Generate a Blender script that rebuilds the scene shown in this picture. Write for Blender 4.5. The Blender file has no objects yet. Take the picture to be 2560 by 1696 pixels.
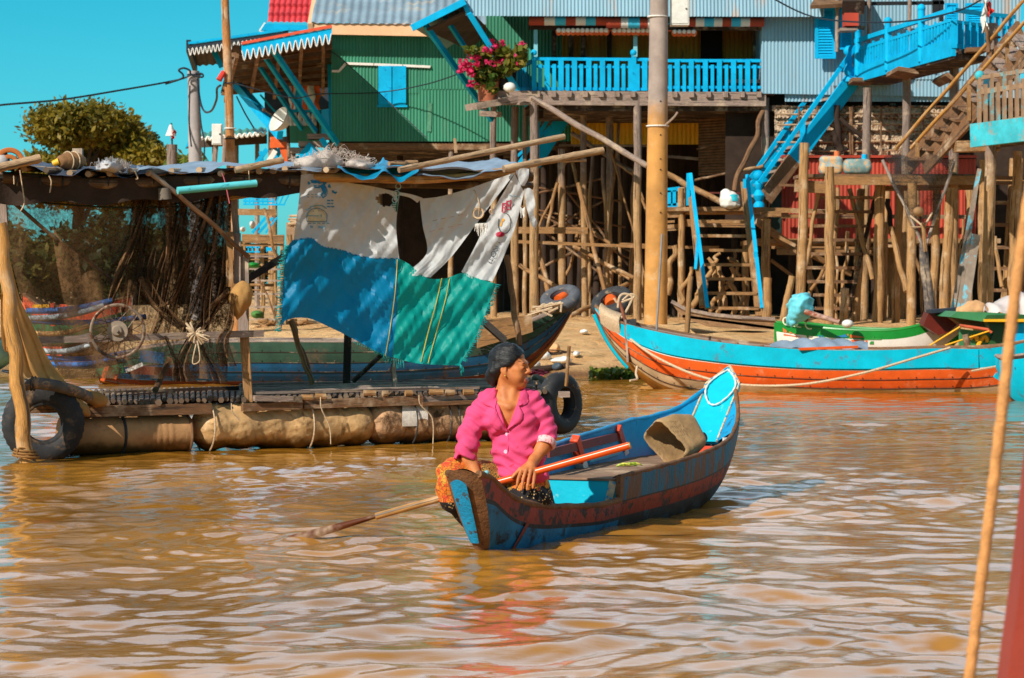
import bpy, bmesh, math, random
import numpy as np
from mathutils import Vector, Matrix
random.seed(7); RNG = np.random.default_rng(11)
C = bpy.context.scene.collection
PI = math.pi; R = math.radians
# ------------------------------------------------------------------ survey frame: photo pixel + distance -> point in the place
HC, YH, FP = 1.45, 700.0, 6400.0
def W(px, py, Y):
    return Vector(((px-1280.0)*Y/FP, Y, HC-(py-YH)*Y/FP))
CROP = dict(A=(0,0,2.6133),B=(800,0,2.6133),C=(1660,0,2.6133),D=(0,350,2.6133),E=(500,350,2.6133),F=(1300,400,2.6133),
            G=(1860,400,2.6133),H=(0,700,2.851),I=(1060,820,2.6133),J=(1060,840,3.5625),K=(1440,860,3.4087),L=(1180,200,3.92),
            M=(0,600,2.703),N=(1320,700,5.2275),O=(2240,700,5.228),Q=(2300,0,4.354),S=(440,40,3.919),T=(580,460,3.92),U=(620,900,4.081))
def P2(r, x, y):
    a = CROP[r]; return (a[0]+x/a[2], a[1]+y/a[2])
def V(r, x, y, Y):
    p = P2(r, x, y); return W(p[0], p[1], Y)
def RY(px): return 23.11/(1-.55*(px-1280)/FP)          # front face of the raft
def RV(r, x, y, dy=0.0):
    p = P2(r, x, y); return W(p[0], p[1], RY(p[0])+dy)
# ------------------------------------------------------------------ colours / materials
def s2l(c):
    c = c/255.0
    return c/12.92 if c <= .04045 else ((c+.055)/1.055)**2.4
def rgb(r, g, b): return (s2l(r), s2l(g), s2l(b), 1.0)
class NT:
    def __init__(s, m):
        m.use_nodes = True; s.t = m.node_tree; s.t.nodes.clear()
    def n(s, typ, ins=None, **kw):
        nd = s.t.nodes.new(typ)
        for k, v in kw.items(): setattr(nd, k, v)
        for k, v in (ins or {}).items(): s.set(nd.inputs[k], v)
        return nd
    def set(s, sock, v):
        if isinstance(v, bpy.types.NodeSocket): s.t.links.new(v, sock)
        elif isinstance(v, bpy.types.Node): s.t.links.new(v.outputs[0], sock)
        else: sock.default_value = v
    def noise(s, vec, scale, detail=4, rough=.6, dist=0.0):
        return s.n('ShaderNodeTexNoise', {'Vector': vec, 'Scale': scale, 'Detail': detail, 'Roughness': rough, 'Distortion': dist}).outputs['Fac']
    def ramp(s, fac, stops):
        r = s.n('ShaderNodeValToRGB', {'Fac': fac}); e = r.color_ramp.elements
        while len(e) < len(stops): e.new(.5)
        for i, (p, c) in enumerate(stops):
            e[i].position = p; e[i].color = c if len(c) == 4 else (*c, 1)
        return r.outputs['Color']
    def mix(s, f, a, b, bt='MIX'):
        m = s.n('ShaderNodeMix', data_type='RGBA', blend_type=bt)
        s.set(m.inputs[0], f); s.set(m.inputs[6], a); s.set(m.inputs[7], b)
        return m.outputs[2]
    def math(s, op, a, b=0.0, c=0.0):
        m = s.n('ShaderNodeMath', operation=op); s.set(m.inputs[0], a); s.set(m.inputs[1], b); s.set(m.inputs[2], c)
        return m.outputs[0]
    def mapr(s, v, a, b, c=0.0, d=1.0, smooth=True):
        m = s.n('ShaderNodeMapRange', {'Value': v, 'From Min': a, 'From Max': b, 'To Min': c, 'To Max': d})
        m.interpolation_type = 'SMOOTHSTEP' if smooth else 'LINEAR'
        return m.outputs[0]
    def coord(s, kind='Object'):
        return s.n('ShaderNodeTexCoord').outputs[kind]
    def scale(s, vec, sc, loc=(0, 0, 0), rot=(0, 0, 0)):
        return s.n('ShaderNodeMapping', {'Vector': vec, 'Scale': sc, 'Location': loc, 'Rotation': rot}).outputs[0]
    def bump(s, h, st, dist=.02):
        return s.n('ShaderNodeBump', {'Height': h, 'Strength': st, 'Distance': dist}).outputs[0]
    def out(s, sh, vol=None):
        o = s.n('ShaderNodeOutputMaterial'); s.set(o.inputs['Surface'], sh)
MATS = {}
def dk(c, f): return (c[0]*f, c[1]*f, c[2]*f, 1)
def mat(name, col=(.5,.5,.5,1), rough=.6, var=.3, scale=5.0, chip=None, chip_amt=.0, chip_scale=9.0, bump=.25, bscale=40.0, metal=0.0, spec=.4,
        grain=False, flood=None, trans=0.0, alpha=None, streak=False, bdist=.01, soft=.06):
    if name in MATS: return MATS[name]
    m = bpy.data.materials.new(name); t = NT(m); MATS[name] = m
    ob = t.coord('Object'); uv = t.coord('UV')
    if grain: vec = t.scale(uv, (1.2, 22.0, 1.0))
    elif streak: vec = t.scale(ob, (1.0, 1.0, .12))
    else: vec = ob
    n1 = t.noise(vec, scale, 5, .65)
    base = t.mix(t.mapr(n1, .3, .75), dk(col, 1-var), dk(col, 1+var*.55))
    if grain:
        n3 = t.noise(t.scale(uv, (3.0, 60.0, 1.0)), 3.0, 3)
        base = t.mix(t.mapr(n3, .42, .62), dk(col, .55), base)
    if flood:
        z0, wid, c2 = flood[:3]; fa = flood[3] if len(flood) > 3 else 1.6
        sp = t.n('ShaderNodeSeparateXYZ', {0: ob})
        zz = t.math('ADD', sp.outputs[2], t.math('MULTIPLY', t.math('SUBTRACT', t.noise(ob, 1.6 if fa > 1 else 7.0, 4), .5), fa))
        base = t.mix(t.mapr(zz, z0-wid, z0+wid), t.mix(t.mapr(n1, .3, .75), dk(c2, 1-var), dk(c2, 1.12)), base)
    if grain:      # broad weathering blotches, knots and splits
        n4 = t.noise(t.scale(uv, (.8, 5.0, 1.0)), 2.2, 5, .7, .6); n5 = t.noise(ob, 2.1, 5, .7)
        base = t.mix(t.mapr(n4, .50, .68, 0, .62), base, dk((.06, .042, .03, 1), 1))
        base = t.mix(t.mapr(n5, .50, .70, 0, .55), base, rgb(216, 190, 158))
        n6 = t.noise(t.scale(uv, (.35, 9.0, 1.0)), 2.6, 4, .6, .3)
        base = t.mix(t.mapr(n6, .57, .63, 0, .8), base, (.03, .02, .014, 1))
    if chip:
        cn = t.noise(vec if streak or grain else ob, chip_scale, 6, .7, .4)
        base = t.mix(t.mapr(cn, .62-chip_amt, .62+soft-chip_amt), base, chip)
    pr = t.n('ShaderNodeBsdfPrincipled', {'Base Color': base, 'Roughness': rough, 'Metallic': metal, 'Specular IOR Level': spec})
    if bump:
        bn = t.noise(vec if grain else ob, bscale if not grain else 6.0, 4)
        t.set(pr.inputs['Normal'], t.bump(bn, bump, bdist))
    sh = pr.outputs[0]
    if trans:
        tr = t.n('ShaderNodeBsdfTranslucent', {'Color': base})
        sh = t.n('ShaderNodeMixShader', {0: trans, 1: sh, 2: tr.outputs[0]}).outputs[0]
    if alpha is not None:
        tp = t.n('ShaderNodeBsdfTransparent')
        an = t.noise(ob, alpha[2], 5, .6)
        fac = t.mapr(an, .3, .72, alpha[0], alpha[1])
        fac = t.math('MULTIPLY', fac, t.mapr(t.noise(ob, 38, 3, .7), .32, .62, .5, 1.25)); fac = t.math('MINIMUM', fac, 1.0)
        sh = t.n('ShaderNodeMixShader', {0: fac, 1: tp.outputs[0], 2: sh}).outputs[0]
    t.out(sh)
    return m
# ------------------------------------------------------------------ mesh builder
def catmull(pts, n):
    p = [Vector(q) for q in pts]
    if len(p) < 3: return [p[0].lerp(p[-1], i/n) for i in range(n+1)]
    o = []; m = len(p)-1
    for i in range(n+1):
        f = i/n*m; k = min(int(f), m-1); t = f-k
        a, b, c, d = p[max(k-1, 0)], p[k], p[k+1], p[min(k+2, m)]
        o.append(.5*((2*b)+(c-a)*t+(2*a-5*b+4*c-d)*t*t+(3*b-a-3*c+d)*t**3))
    return o
class MB:
    def __init__(s): s.v = []; s.f = []; s.m = []; s.uv = []; s.mi = 0
    def add(s, vs, fs, uvs=None, mi=None):
        o = len(s.v); s.v += [tuple(v) for v in vs]
        for k, f in enumerate(fs):
            s.f.append(tuple(i+o for i in f)); s.m.append(s.mi if mi is None else mi)
            s.uv.append(uvs[k] if uvs else [(0.0, 0.0)]*len(f))
        return s
    def hexa(s, p, mi=None):
        # p: 8 points, 0-3 loop bottom, 4-7 loop top
        fs = [(0, 3, 2, 1), (4, 5, 6, 7), (0, 1, 5, 4), (1, 2, 6, 5), (2, 3, 7, 6), (3, 0, 4, 7)]
        uvs = []
        for f in fs:
            a, b, c = Vector(p[f[0]]), Vector(p[f[1]]), Vector(p[f[2]])
            l1, l2 = (b-a).length, (c-b).length
            q = random.random()*3
            if l1 >= l2: uvs.append([(q, q), (q+l1, q), (q+l1, q+l2), (q, q+l2)])
            else: uvs.append([(q, q), (q, q+l1), (q+l2, q+l1), (q+l2, q)])
        return s.add(p, fs, uvs, mi)
    def beam(s, p, q, w, h, up=(0, 0, 1), mi=None, w2=None, h2=None):
        p, q = Vector(p), Vector(q); d = (q-p).normalized(); u = Vector(up)
        if abs(d.dot(u)) > .98: u = Vector((0, 1, 0))
        x = d.cross(u).normalized(); z = x.cross(d).normalized()
        w2 = w if w2 is None else w2; h2 = h if h2 is None else h2
        c = []
        for o, ww, hh in ((p, w, h), (q, w2, h2)):
            c += [o-x*ww/2-z*hh/2, o+x*ww/2-z*hh/2, o+x*ww/2+z*hh/2, o-x*ww/2+z*hh/2]
        return s.hexa([c[0], c[1], c[2], c[3], c[4], c[5], c[6], c[7]], mi)
    def box(s, c, size, rz=0.0, mi=None):
        c = Vector(c); a, b, h = size[0]/2, size[1]/2, size[2]/2
        r = Matrix.Rotation(rz, 3, 'Z')
        ps = [c+r@Vector(v) for v in ((-a,-b,-h),(a,-b,-h),(a,b,-h),(-a,b,-h),(-a,-b,h),(a,-b,h),(a,b,h),(-a,b,h))]
        return s.hexa(ps, mi)
    def tube(s, pts, rad, n=8, mi=None, cap=True, jit=0.0):
        pts = [Vector(p) for p in pts]; k = len(pts)
        if not hasattr(rad, '__len__'): rad = [rad]*k
        vs = []; L = 0.0; ls = []
        x = None
        for i, p in enumerate(pts):
            d = (pts[min(i+1, k-1)]-pts[max(i-1, 0)]).normalized()
            if x is None:
                u = Vector((0, 0, 1)) if abs(d.z) < .9 else Vector((0, 1, 0))
                x = d.cross(u).normalized()
            else: x = (x-d*x.dot(d)).normalized()
            y = d.cross(x)
            if i: L += (p-pts[i-1]).length
            ls.append(L)
            for j in range(n):
                a = 2*PI*j/n; rr = rad[i]*(1+(random.random()-.5)*jit)
                vs.append(p+x*math.cos(a)*rr+y*math.sin(a)*rr)
        fs = []; uvs = []; q = random.random()*5
        for i in range(k-1):
            for j in range(n):
                j2 = (j+1) % n
                fs.append((i*n+j, i*n+j2, (i+1)*n+j2, (i+1)*n+j))
                c = rad[i]*2*PI
                uvs.append([(q+ls[i], q+c*j/n), (q+ls[i], q+c*(j+1)/n), (q+ls[i+1], q+c*(j+1)/n), (q+ls[i+1], q+c*j/n)])
        if cap:
            fs.append(tuple(range(n-1, -1, -1))); uvs.append([(q, q)]*n)
            fs.append(tuple((k-1)*n+j for j in range(n))); uvs.append([(q, q)]*n)
        return s.add(vs, fs, uvs, mi)
    def rod(s, p, q, r, r2=None, n=8, mi=None, segs=1, bend=0.0, jit=0.0):
        p, q = Vector(p), Vector(q); pts = []
        for i in range(segs+1):
            t = i/segs; o = p.lerp(q, t)
            if bend and 0 < i < segs: o = o+Vector((random.uniform(-1, 1), random.uniform(-1, 1), random.uniform(-.3, .3)))*bend
            pts.append(o)
        r2 = r if r2 is None else r2
        if bend and segs > 2:
            pts = catmull(pts, segs*3); k = segs*3; ph = random.uniform(0, 6)
            return s.tube(pts, [(r+(r2-r)*i/k)*(1+.022*math.sin(i*.9+ph)+.02*math.sin(i*2.3+ph*2)) for i in range(k+1)], n, mi, True, jit)
        return s.tube(pts, [r+(r2-r)*i/segs for i in range(segs+1)], n, mi, True, jit)
    def curve(s, pts, r, n=6, seg=24, mi=None): return s.tube(catmull(pts, seg), r, n, mi)
    def grid(s, fn, nu, nv, mi=None, skip=None, closeu=False):
        vs = [fn(i/nu, j/nv) for i in range(nu+1) for j in range(nv+1)]
        fs = []; uvs = []; w = nv+1
        for i in range(nu):
            for j in range(nv):
                if skip and skip((i+.5)/nu, (j+.5)/nv): continue
                fs.append((i*w+j, i*w+j+1, (i+1)*w+j+1, (i+1)*w+j))
                uvs.append([(i/nu, j/nv), (i/nu, (j+1)/nv), ((i+1)/nu, (j+1)/nv), ((i+1)/nu, j/nv)])
        return s.add(vs, fs, uvs, mi)
    def quad(s, a, b, c, d, mi=None):
        a, b, c, d = map(Vector, (a, b, c, d)); l = (b-a).length; h = (d-a).length
        return s.add([a, b, c, d], [(0, 1, 2, 3)], [[(0, 0), (l, 0), (l, h), (0, h)]], mi)
    def slab(s, a, b, c, d, th, mi=None):
        a, b, c, d = map(Vector, (a, b, c, d)); n = (b-a).cross(d-a).normalized()*th
        return s.hexa([a, b, c, d, a+n, b+n, c+n, d+n], mi)
    def corr(s, a, b, c, d, pitch, amp, th=.0, mi=None, nv=1):
        # corrugated sheet a(bottom-left) b(bottom-right) c(top-right) d(top-left); ridges run a->d
        a, b, c, d = map(Vector, (a, b, c, d)); n = (b-a).cross(d-a).normalized()
        k = max(4, int((b-a).length/pitch*6))
        ws = (b-a).length/pitch*2*PI
        def fn(u, v):
            return a.lerp(b, u).lerp(d.lerp(c, u), v)+n*amp*math.sin(u*ws)
        return s.grid(fn, k, nv, mi)
    def poly_prism(s, pts, off, mi=None):
        k = len(pts); off = Vector(off); vs = [Vector(p) for p in pts]+[Vector(p)+off for p in pts]
        fs = [tuple(range(k)), tuple(range(2*k-1, k-1, -1))]+[(i, i+k, (i+1) % k+k, (i+1) % k) for i in range(k)]
        return s.add(vs, fs, None, mi)
    def torus(s, c, ax, Rr, r, n=40, m=14, mi=None, sq=1.0, tread=0.0, nt=44, ysc=1.0):
        # ax: axis; tyre lying around c
        c = Vector(c); ax = Vector(ax).normalized(); x = ax.orthogonal().normalized(); y = ax.cross(x)
        vs = []
        for i in range(n):
            a = 2*PI*i/n; rd = x*math.cos(a)+y*math.sin(a)
            for j in range(m):
                b = 2*PI*j/m; cb, sb = math.cos(b), math.sin(b)
                k = (abs(cb)**2.8+abs(sb)**2.8)**(-1/2.8)
                rr = r*k
                if tread and cb > .55 and i % 2 == 0 : rr *= 1-tread
                vs.append(c+rd*(Rr+cb*rr)+ax*sb*rr*sq)
        fs = [(i*m+j, i*m+(j+1) % m, ((i+1) % n)*m+(j+1) % m, ((i+1) % n)*m+j) for i in range(n) for j in range(m)]
        return s.add(vs, fs, None, mi)
    def ball(s, c, r, n=10, m=7, mi=None):
        c = Vector(c); r = r if hasattr(r, '__len__') else (r, r, r)
        vs = [c+Vector((0, 0, -r[2]))]
        for i in range(1, m):
            a = -PI/2+PI*i/m
            for j in range(n):
                b = 2*PI*j/n; vs.append(c+Vector((r[0]*math.cos(a)*math.cos(b), r[1]*math.cos(a)*math.sin(b), r[2]*math.sin(a))))
        vs.append(c+Vector((0, 0, r[2]))); fs = []
        for j in range(n): fs.append((0, 1+(j+1) % n, 1+j))
        for i in range(m-2):
            for j in range(n):
                o = 1+i*n; fs.append((o+j, o+(j+1) % n, o+n+(j+1) % n, o+n+j))
        o = 1+(m-2)*n; t = len(vs)-1
        for j in range(n): fs.append((o+j, o+(j+1) % n, t))
        return s.add(vs, fs, None, mi)
    def build(s, name, mats, parent=None, smooth=False, angle=40):
        me = bpy.data.meshes.new(name); me.from_pydata(s.v, [], s.f)
        mats = mats if isinstance(mats, (list, tuple)) else [mats]
        for m in mats: me.materials.append(m)
        me.polygons.foreach_set('material_index', [min(i, len(mats)-1) for i in s.m])
        uvl = me.uv_layers.new(name='UVMap')
        uvl.data.foreach_set('uv', [c for f in s.uv for p in f for c in p])
        if smooth:
            me.polygons.foreach_set('use_smooth', [True]*len(me.polygons))
            if angle and angle < 180: me.set_sharp_from_angle(angle=R(angle))
        me.update()
        o = bpy.data.objects.new(name, me); C.objects.link(o)
        if parent is not None: attach(o, parent)
        return o
def attach(o, parent):
    o.parent = parent
    if parent.parent is None and parent.type == 'EMPTY':
        o.matrix_parent_inverse = Matrix.Translation(-Vector(parent.location))
def tag(o, label=None, cat=None, group=None, kind=None):
    if label: o['label'] = label
    if cat: o['category'] = cat
    if group: o['group'] = group
    if kind: o['kind'] = kind
    return o
def T(name, label, cat, loc=(0, 0, 0), group=None):
    o = bpy.data.objects.new(name, None); C.objects.link(o); o.location = Vector(loc); o.empty_display_size = .2
    return tag(o, label, cat, group)
def mesh_np(name, verts, faces, mats, parent=None, smooth=True, fm=None):
    me = bpy.data.meshes.new(name); n = len(faces)
    me.vertices.add(len(verts)); me.vertices.foreach_set('co', np.asarray(verts, np.float32).ravel())
    faces = np.asarray(faces, np.int32); k = faces.shape[1]
    me.loops.add(n*k); me.loops.foreach_set('vertex_index', faces.ravel())
    me.polygons.add(n); me.polygons.foreach_set('loop_start', np.arange(0, n*k, k, dtype=np.int32))
    mats = mats if isinstance(mats, (list, tuple)) else [mats]
    for m in mats: me.materials.append(m)
    if fm is not None: me.polygons.foreach_set('material_index', np.asarray(fm, np.int32))
    me.polygons.foreach_set('use_smooth', np.full(n, smooth))
    me.update(calc_edges=True); me.validate()
    o = bpy.data.objects.new(name, me); C.objects.link(o)
    if parent is not None: attach(o, parent)
    return o
def text_mesh(name, txt, M, size, m, parent, ext=.001):
    cu = bpy.data.curves.new(name, 'FONT'); cu.body = txt; cu.size = size; cu.align_x = 'CENTER'; cu.align_y = 'CENTER'; cu.extrude = ext
    o = bpy.data.objects.new(name, cu); me = bpy.data.meshes.new_from_object(o); bpy.data.objects.remove(o); bpy.data.curves.remove(cu)
    me.transform(M); me.materials.clear(); me.materials.append(m)
    ob = bpy.data.objects.new(name, me); C.objects.link(ob); attach(ob, parent); return ob
# ------------------------------------------------------------------ sculpting field: smooth unions of limbs, meshed by surface nets
class Field:
    def __init__(s, lo, hi, h):
        s.lo = np.array(lo, float); s.h = h
        s.n = np.maximum(3, np.ceil((np.array(hi)-s.lo)/h).astype(int)+1)
        s.d = np.full(tuple(s.n), .5, np.float32)
    def _blk(s, lo, hi):
        a = np.clip(np.floor((np.array(lo)-s.lo)/s.h).astype(int), 0, s.n-1)
        b = np.clip(np.ceil((np.array(hi)-s.lo)/s.h).astype(int)+1, 1, s.n)
        sl = tuple(slice(a[i], b[i]) for i in range(3))
        if any(b[i] <= a[i] for i in range(3)): return None, None
        ax = [s.lo[i]+np.arange(a[i], b[i])*s.h for i in range(3)]
        X, Y, Z = np.meshgrid(*ax, indexing='ij')
        return sl, (X.astype(np.float32), Y.astype(np.float32), Z.astype(np.float32))
    def _put(s, sl, d, k, op):
        o = s.d[sl]
        if op == 'sub': d = -d
        if k <= 0:
            s.d[sl] = np.minimum(o, d) if op == 'add' else np.maximum(o, d)
        else:
            if op == 'add':
                h = np.clip(.5+.5*(o-d)/k, 0, 1); s.d[sl] = o*(1-h)+d*h-k*h*(1-h)
            else:
                h = np.clip(.5-.5*(o-d)/k, 0, 1); s.d[sl] = o*(1-h)+d*h+k*h*(1-h)
    def cap(s, a, b, ra, rb=None, k=.02, op='add'):
        a = np.array(a, float); b = np.array(b, float); rb = ra if rb is None else rb
        m = max(ra, rb)+3*k+3*s.h
        sl, g = s._blk(np.minimum(a, b)-m, np.maximum(a, b)+m)
        if sl is None: return s
        ba = b-a; L = ba.dot(ba)+1e-9
        pa = [g[i]-a[i] for i in range(3)]
        t = np.clip((pa[0]*ba[0]+pa[1]*ba[1]+pa[2]*ba[2])/L, 0, 1)
        d = np.sqrt(sum((pa[i]-ba[i]*t)**2 for i in range(3)))-(ra+(rb-ra)*t)
        s._put(sl, d.astype(np.float32), k, op); return s
    def chain(s, pts, rs, k=.02, op='add'):
        for i in range(len(pts)-1): s.cap(pts[i], pts[i+1], rs[i], rs[i+1], k, op)
        return s
    def ell(s, c, r, rot=None, k=.02, op='add'):
        c = np.array(c, float); r = np.array(r, float); m = r.max()+3*k+3*s.h
        sl, g = s._blk(c-m, c+m)
        if sl is None: return s
        p = [g[i]-c[i] for i in range(3)]
        if rot is not None:
            M = np.array(rot, float)      # columns = local axes
            p = [sum(M[j, i]*p[j] for j in range(3)) for i in range(3)]
        k0 = np.sqrt(sum((p[i]/r[i])**2 for i in range(3))); k1 = np.sqrt(sum((p[i]/r[i]**2)**2 for i in range(3)))+1e-9
        s._put(sl, (k0*(k0-1)/k1).astype(np.float32), k, op); return s
    def fn(s, f, lo, hi, k=0.0, op='add'):
        sl, g = s._blk(lo, hi)
        if sl is not None: s._put(sl, f(*g).astype(np.float32), k, op)
        return s
    def warp(s, f):
        ax = [s.lo[i]+np.arange(s.n[i])*s.h for i in range(3)]
        X, Y, Z = np.meshgrid(*ax, indexing='ij'); s.d += f(X, Y, Z).astype(np.float32); return s
    def mesh(s):
        d = s.d; ins = d < 0; n = d.shape
        c = np.zeros((n[0]-1, n[1]-1, n[2]-1), np.int8)
        for i in (0, 1):
            for j in (0, 1):
                for k in (0, 1): c += ins[i:n[0]-1+i, j:n[1]-1+j, k:n[2]-1+k]
        act = (c > 0) & (c < 8); idx = np.full(act.shape, -1, np.int64); ii = np.argwhere(act); idx[act] = np.arange(len(ii))
        acc = np.zeros((len(ii), 3)); cnt = np.zeros(len(ii))
        cor = [(i, j, k) for i in (0, 1) for j in (0, 1) for k in (0, 1)]
        for a in cor:
            for b in cor:
                if sum(b)-sum(a) == 1 and all(b[q] >= a[q] for q in range(3)):
                    da = d[ii[:, 0]+a[0], ii[:, 1]+a[1], ii[:, 2]+a[2]]; db = d[ii[:, 0]+b[0], ii[:, 1]+b[1], ii[:, 2]+b[2]]
                    x = (da < 0) != (db < 0); t = np.where(x, da/(da-db+1e-12), 0)
                    for q in range(3): acc[:, q] += np.where(x, a[q]+(b[q]-a[q])*t, 0)
                    cnt += x
        v = s.lo+(ii+acc/cnt[:, None])*s.h
        fs = []
        for ax in range(3):
            u, w = (ax+1) % 3, (ax+2) % 3
            sl0 = [slice(None)]*3; sl1 = [slice(None)]*3; sl0[ax] = slice(0, -1); sl1[ax] = slice(1, None)
            A = ins[tuple(sl0)]; B = ins[tuple(sl1)]
            e = np.argwhere(A != B)
            ok = (e[:, u] > 0) & (e[:, w] > 0) & (e[:, u] < n[u]-1) & (e[:, w] < n[w]-1); e = e[ok]
            fl = A[e[:, 0], e[:, 1], e[:, 2]]
            q = []
            for du, dw in ((-1, -1), (0, -1), (0, 0), (-1, 0)):
                o = e.copy(); o[:, u] += du; o[:, w] += dw; q.append(idx[o[:, 0], o[:, 1], o[:, 2]])
            q = np.stack(q, 1); q[~fl] = q[~fl][:, ::-1]; fs.append(q)
        return v, np.concatenate(fs)
    def build(s, name, mats, parent=None, relax=2, disp=None, fm=None):
        v, f = s.mesh()
        e = np.concatenate([f[:, [0, 1]], f[:, [1, 2]], f[:, [2, 3]], f[:, [3, 0]]])
        for _ in range(relax):
            a = np.zeros_like(v); c = np.zeros(len(v))
            np.add.at(a, e[:, 0], v[e[:, 1]]); np.add.at(c, e[:, 0], 1)
            v = v*.5+.5*a/c[:, None]
        if disp is not None: v = disp(v)
        fi = fm(v[f].mean(1)) if fm else None
        return mesh_np(name, v, f, mats, parent, True, fi)
def sn(X, Y, Z, s, seed=0):        # cheap smooth pseudo noise
    r = np.random.default_rng(seed); o = 0
    for i in range(5):
        k = r.normal(size=3)*s*(1+.35*i); p = r.uniform(0, 6.28)
        o = o+np.sin(k[0]*X+k[1]*Y+k[2]*Z+p)/(1+.4*i)
    return o/3
# ------------------------------------------------------------------ palette
blue = mat('blue_paint', (.0, .42, .76, 1), .6, .18, 3, chip=rgb(0, 130, 185), chip_amt=.02, bump=.15, spec=.15)
blue_old = mat('worn_blue_paint', (.012, .36, .60, 1), .7, .35, 4, chip=rgb(150, 115, 85), chip_amt=.12, chip_scale=5, bump=.3)
wood_grey = mat('grey_weathered_wood', rgb(176, 152, 138), .85, .35, 4, grain=True, bump=.4)
wood_tan = mat('mud_stained_wood', rgb(180, 132, 82), .85, .35, 4, grain=True, bump=.4)
wood_brown = mat('brown_wood', rgb(146, 104, 70), .85, .4, 4, grain=True, bump=.4)
wood_dark = mat('dark_wood', rgb(64, 46, 36), .85, .4, 4, grain=True, bump=.4)
post_m = mat('stilt_wood', rgb(160, 138, 126), .9, .35, 3, grain=True, bump=.6, flood=(3.6, .5, rgb(180, 140, 94)))
post_t = mat('muddy_stilt_wood', rgb(190, 142, 88), .9, .35, 3, grain=True, bump=.6, flood=(4.6, .6, rgb(182, 138, 88)))
bamboo = mat('bamboo', rgb(206, 168, 128), .6, .25, 6, grain=True, bump=.2)
bamboo_y = mat('golden_bamboo', rgb(222, 160, 84), .55, .28, 6, grain=True, bump=.2)
rope_m = mat('rope', rgb(214, 186, 152), .9, .3, 60, bump=.6, bscale=200)
black_rub = mat('tyre_rubber', rgb(56, 56, 58), .75, .45, 9, chip=rgb(128, 108, 84), chip_amt=.03, bump=.4, bscale=60)
white_p = mat('white_plastic', rgb(225, 222, 214), .5, .12, 8, bump=.1)
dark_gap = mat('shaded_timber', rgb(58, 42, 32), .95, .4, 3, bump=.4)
# ================================================================== camera, light, sky
sc = bpy.context.scene
cam = bpy.data.cameras.new('camera'); co = bpy.data.objects.new('camera', cam); C.objects.link(co)
cam.sensor_width = 36; cam.lens = 36*FP/2560; cam.shift_y = -(848-YH)/2560
co.location = (0, 0, HC); co.rotation_euler = (PI/2, 0, 0); cam.clip_end = 2000; cam.clip_start = .1
cam.dof.use_dof = True; cam.dof.focus_distance = 14.6; cam.dof.aperture_fstop = 11.5
sc.camera = co
SAZ, SEL = R(41), R(36)                       # sun: left of the viewer, a little behind
sdir = Vector((-math.sin(SAZ)*math.cos(SEL), -math.cos(SAZ)*math.cos(SEL), math.sin(SEL)))
sun = bpy.data.lights.new('sun', 'SUN'); so = bpy.data.objects.new('sun', sun); C.objects.link(so)
sun.energy = 5.0; sun.angle = R(.5); sun.color = (1.0, .93, .82)
so.rotation_euler = sdir.to_track_quat('Z', 'Y').to_euler()
wd = bpy.data.worlds.new('World'); sc.world = wd; wd.use_nodes = True
t = NT.__new__(NT); t.t = wd.node_tree; t.t.nodes.clear()
sky = t.n('ShaderNodeTexSky', sky_type='NISHITA', sun_disc=False, sun_elevation=SEL, sun_rotation=math.atan2(sdir.x, sdir.y), air_density=1.0, dust_density=.6, ozone_density=2.0)
g = t.coord('Generated'); sp = t.n('ShaderNodeSeparateXYZ', {0: g})
el = sp.outputs[2]
# clear turquoise air low down, a veil of thin cloud higher up
tint = t.mix(t.mapr(el, .0, .14), (.19, .83, 1.08, 1), (.062, .72, .83, 1))
skyc = t.mix(1.0, sky.outputs[0], tint, 'MULTIPLY')
gm = t.scale(g, (1.0, 1.0, 3.2))
cl = t.noise(gm, 2.6, 6, .62, .5)
veil = t.math('MULTIPLY', t.mapr(el, .13, .27), t.mapr(cl, .30, .62, .42, .95))
cloud = t.mix(1.0, sky.outputs[0], (.0, .0, .0, 1), 'MULTIPLY')
refl_band = t.math('MULTIPLY', t.mapr(sp.outputs[1], -.1, .6), t.mapr(el, .62, .34))       # unseen bright cloud band, added to brighten the sky reflections on the water
cloud = t.mix(1.0, cloud, t.mix(refl_band, (2.0, 2.4, 2.9, 1), (8.0, 10.6, 13.2, 1)), 'ADD')
skyc = t.mix(veil, skyc, cloud)
bg = t.n('ShaderNodeBackground', {'Color': skyc, 'Strength': .12})
ow = t.n('ShaderNodeOutputWorld', {'Surface': bg.outputs[0]})
sc.view_settings.view_transform = 'Standard'; sc.view_settings.look = 'None'; sc.view_settings.exposure = .12; sc.view_settings.gamma = 1
sc.cycles.max_bounces = 7; sc.cycles.transparent_max_bounces = 12; sc.cycles.caustics_reflective = False; sc.cycles.caustics_refractive = False
sc.cycles.use_denoising = True
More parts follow.
